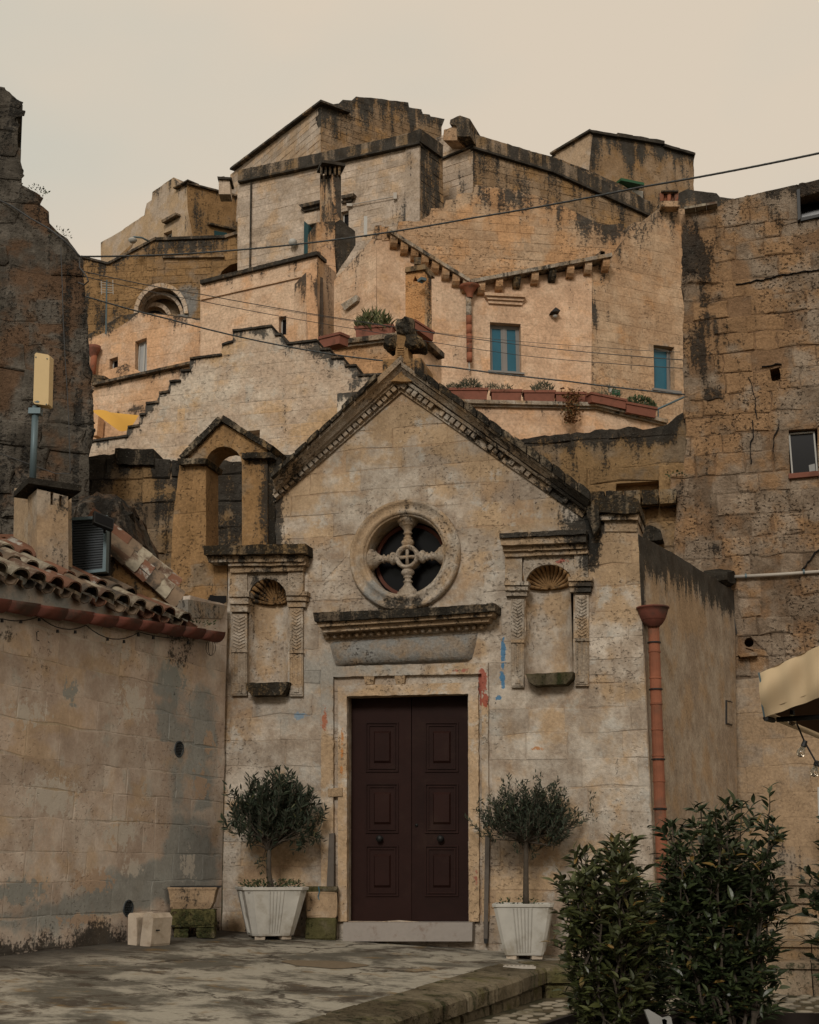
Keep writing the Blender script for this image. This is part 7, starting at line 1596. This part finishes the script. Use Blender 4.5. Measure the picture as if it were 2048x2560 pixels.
# ------------------------------------------------------------------ parasol corner and its lights
pa = V(1906, 5.6, -28, 1700); pb2 = V(1906, 5.6, 62, 1700)
px_ = thing('parasol', PY(1906, 1700, 5.6)+pa.D*1.5, 'cream canvas parasol whose folded corner enters from the right', 'parasol')
def cloth(P, nu, nv, fn, name, mat, par):
    v = []; f = []
    for i in range(nu+1):
        for j in range(nv+1):
            s, t = i/nu, j/nv; p = P[0].lerp(P[1], s).lerp(P[3].lerp(P[2], s), t); v.append(p+fn(s, t))
    for i in range(nu):
        for j in range(nv): f.append((i*(nv+1)+j, i*(nv+1)+j+1, (i+1)*(nv+1)+j+1, (i+1)*(nv+1)+j))
    return mk(name, v, f, mat, par, smooth=True)
tl_, bl2 = pa.at(1899, 1684), pa.at(1914, 1793)
tr_, br_ = pa.at(2200, 1545), pa.at(2200, 1690)
cloth([tl_, tr_, br_, bl2], 40, 12, lambda s, t: pa.N*(.03*math.sin(s*9+t*3)*math.sin(PI*t)*.9+.025*math.sin(PI*t)+.008*math.sin(s*31)), 'valance', m_canvas, px_)
apex = tl_+pa.D*1.5+pb2.D*1.5+Vector((0, 0, .45)); cloth([tl_, tr_, tr_.lerp(apex, .95), apex], 16, 8, lambda s, t: Vector((0, 0, -.03*math.sin(PI*t))), 'canopy', m_canvas, px_)
back_ = tl_+pb2.D*2.4; cloth([tl_, back_, back_-Vector((0, 0, .18)), bl2], 20, 4, lambda s, t: Vector((0, 0, 0)), 'valance', m_canvas, px_)
cloth([bl2+Vector((0, 0, .03)), br_+Vector((0, 0, .03)), br_+pb2.D*2+Vector((0, 0, .03)), bl2+pb2.D*2+Vector((0, 0, .03))], 4, 4, lambda s, t: Vector((0, 0, 0)), 'canopy_lining', m_canvas2, px_)
M().tube([bl2+pb2.D*.12+pa.D*.02, bl2+pb2.D*.12+pa.D*1.6+Vector((0, 0, .02))], .012, 6).obj('frame_bar', m_metal, px_); M().tube([bl2-Vector((0, 0, .005)), bl2+pb2.D*.14], .012, 6).obj('frame_bar', m_metal, px_)
pole_p = tl_+pa.D*1.5+pb2.D*1.5; M().tube([Vector((pole_p.x, pole_p.y, GZ-.1)), pole_p+Vector((0, 0, .4))], .03, 10).obj('pole', m_metal, px_, smooth=True)
M().tube([tl_+pa.N*.03+Vector((0.005, 0, 0)), tl_.lerp(bl2, .4)+pa.N*.04+Vector((.012, 0, 0)), tl_.lerp(bl2, .75)+pa.N*.03, bl2+pa.N*.02], .004, 4).obj('seam_cord', m_pole, px_)
fs = thing('parasol_string_light', PY(1990, 1800, 5.8), 'black cable with small bulbs hanging below the parasol corner', 'string light')
M().tube([PY(1980, 1775, 5.8), PY(1984, 1790, 5.8), PY(2012, 1855, 5.75), PY(2040, 1905, 5.7), PY(2080, 1960, 5.6)], .004, 5).obj('cable', m_metal, fs)
m_bulb = NT('bulb_glass', .08, .5); m_bulb.b.inputs['Transmission Weight'].default_value = .9; m_bulb.col((.9, .8, .65)); m_bulb = m_bulb.m
for (x, y, dx, dy) in ((2014, 1852, -6, 16), (2043, 1902, -3, 14), (1981, 1776, 0, 12)):
    a, b = PY(x, y, 5.74), PY(x+dx, y+dy, 5.74); M().tube([a, a.lerp(b, .9)], [.010, .012], 8).obj('lamp_holder', m_metal, fs)
    d = (b-a).normalized(); M().lathe([(.009, 0), (.012, .008), (.018, .02), (.018, .032), (.012, .042), (.001, .046)], b, d, 12).obj('bulb', m_bulb, fs, smooth=True)

# ------------------------------------------------------------------ unseen house added behind the viewer to shape light on the square
op = V(1024, 1, 180); op.O = Vector((0, -15, 0)); op.D = Vector((-1, 0, 0)); op.N = Vector((0, 1, 0))
oh = thing('light_shaping_house', (0, -15, GZ), 'plain unseen stone house added behind the viewer to shape the foreground light', 'house')
M().box(op, -13, 13, GZ-.3, 8.0, -6, 0).obj('house_block', m_peach, oh)
for (u, z) in [(u, z) for u in (-9, -4.5, 0, 4.5, 9) for z in (1.8, 5.2)]:
    M().box(op, u-.5, u+.5, z, z+1.5, .002, .03).obj('window_frame', m_greyf, oh); M().box(op, u-.42, u+.42, z+.08, z+1.42, .03, .04).obj('pane', m_glassd, oh)
M().box(op, -.7, .7, GZ, 1.3, .002, .05).obj('door', m_door, oh)

# fittings that the photograph hints at: screws on the aerial, a second lock and scuff strip on the door
for (x, y) in ((90, 893), (118, 897), (116, 1011)): M().lathe([(.007, 0), (.007, .006), (.001, .008)], ap.at(x, y, .05), ap.N, 8).obj('screw', m_pole, an)
for nm_, (cx, cy) in (('weeds', (150, 590)), ('weeds', (96, 482)), ('weeds', (1690, 1195))):
    pl__ = Tp if cx < 1000 else Rp
    w__ = thing(nm_, pl__.at(cx, cy, .05), 'tuft of dry weeds on the ' + ('sloping shoulder of the dark tower' if cx == 150 else ('upper step of the dark tower' if cx == 96 else 'broken ledge of the tall right wall')), 'weeds')
    ruff(w__, pl__.at(cx, cy, .03), .14, 70, cx, hgt=.08, size=1.1, nobj=30)
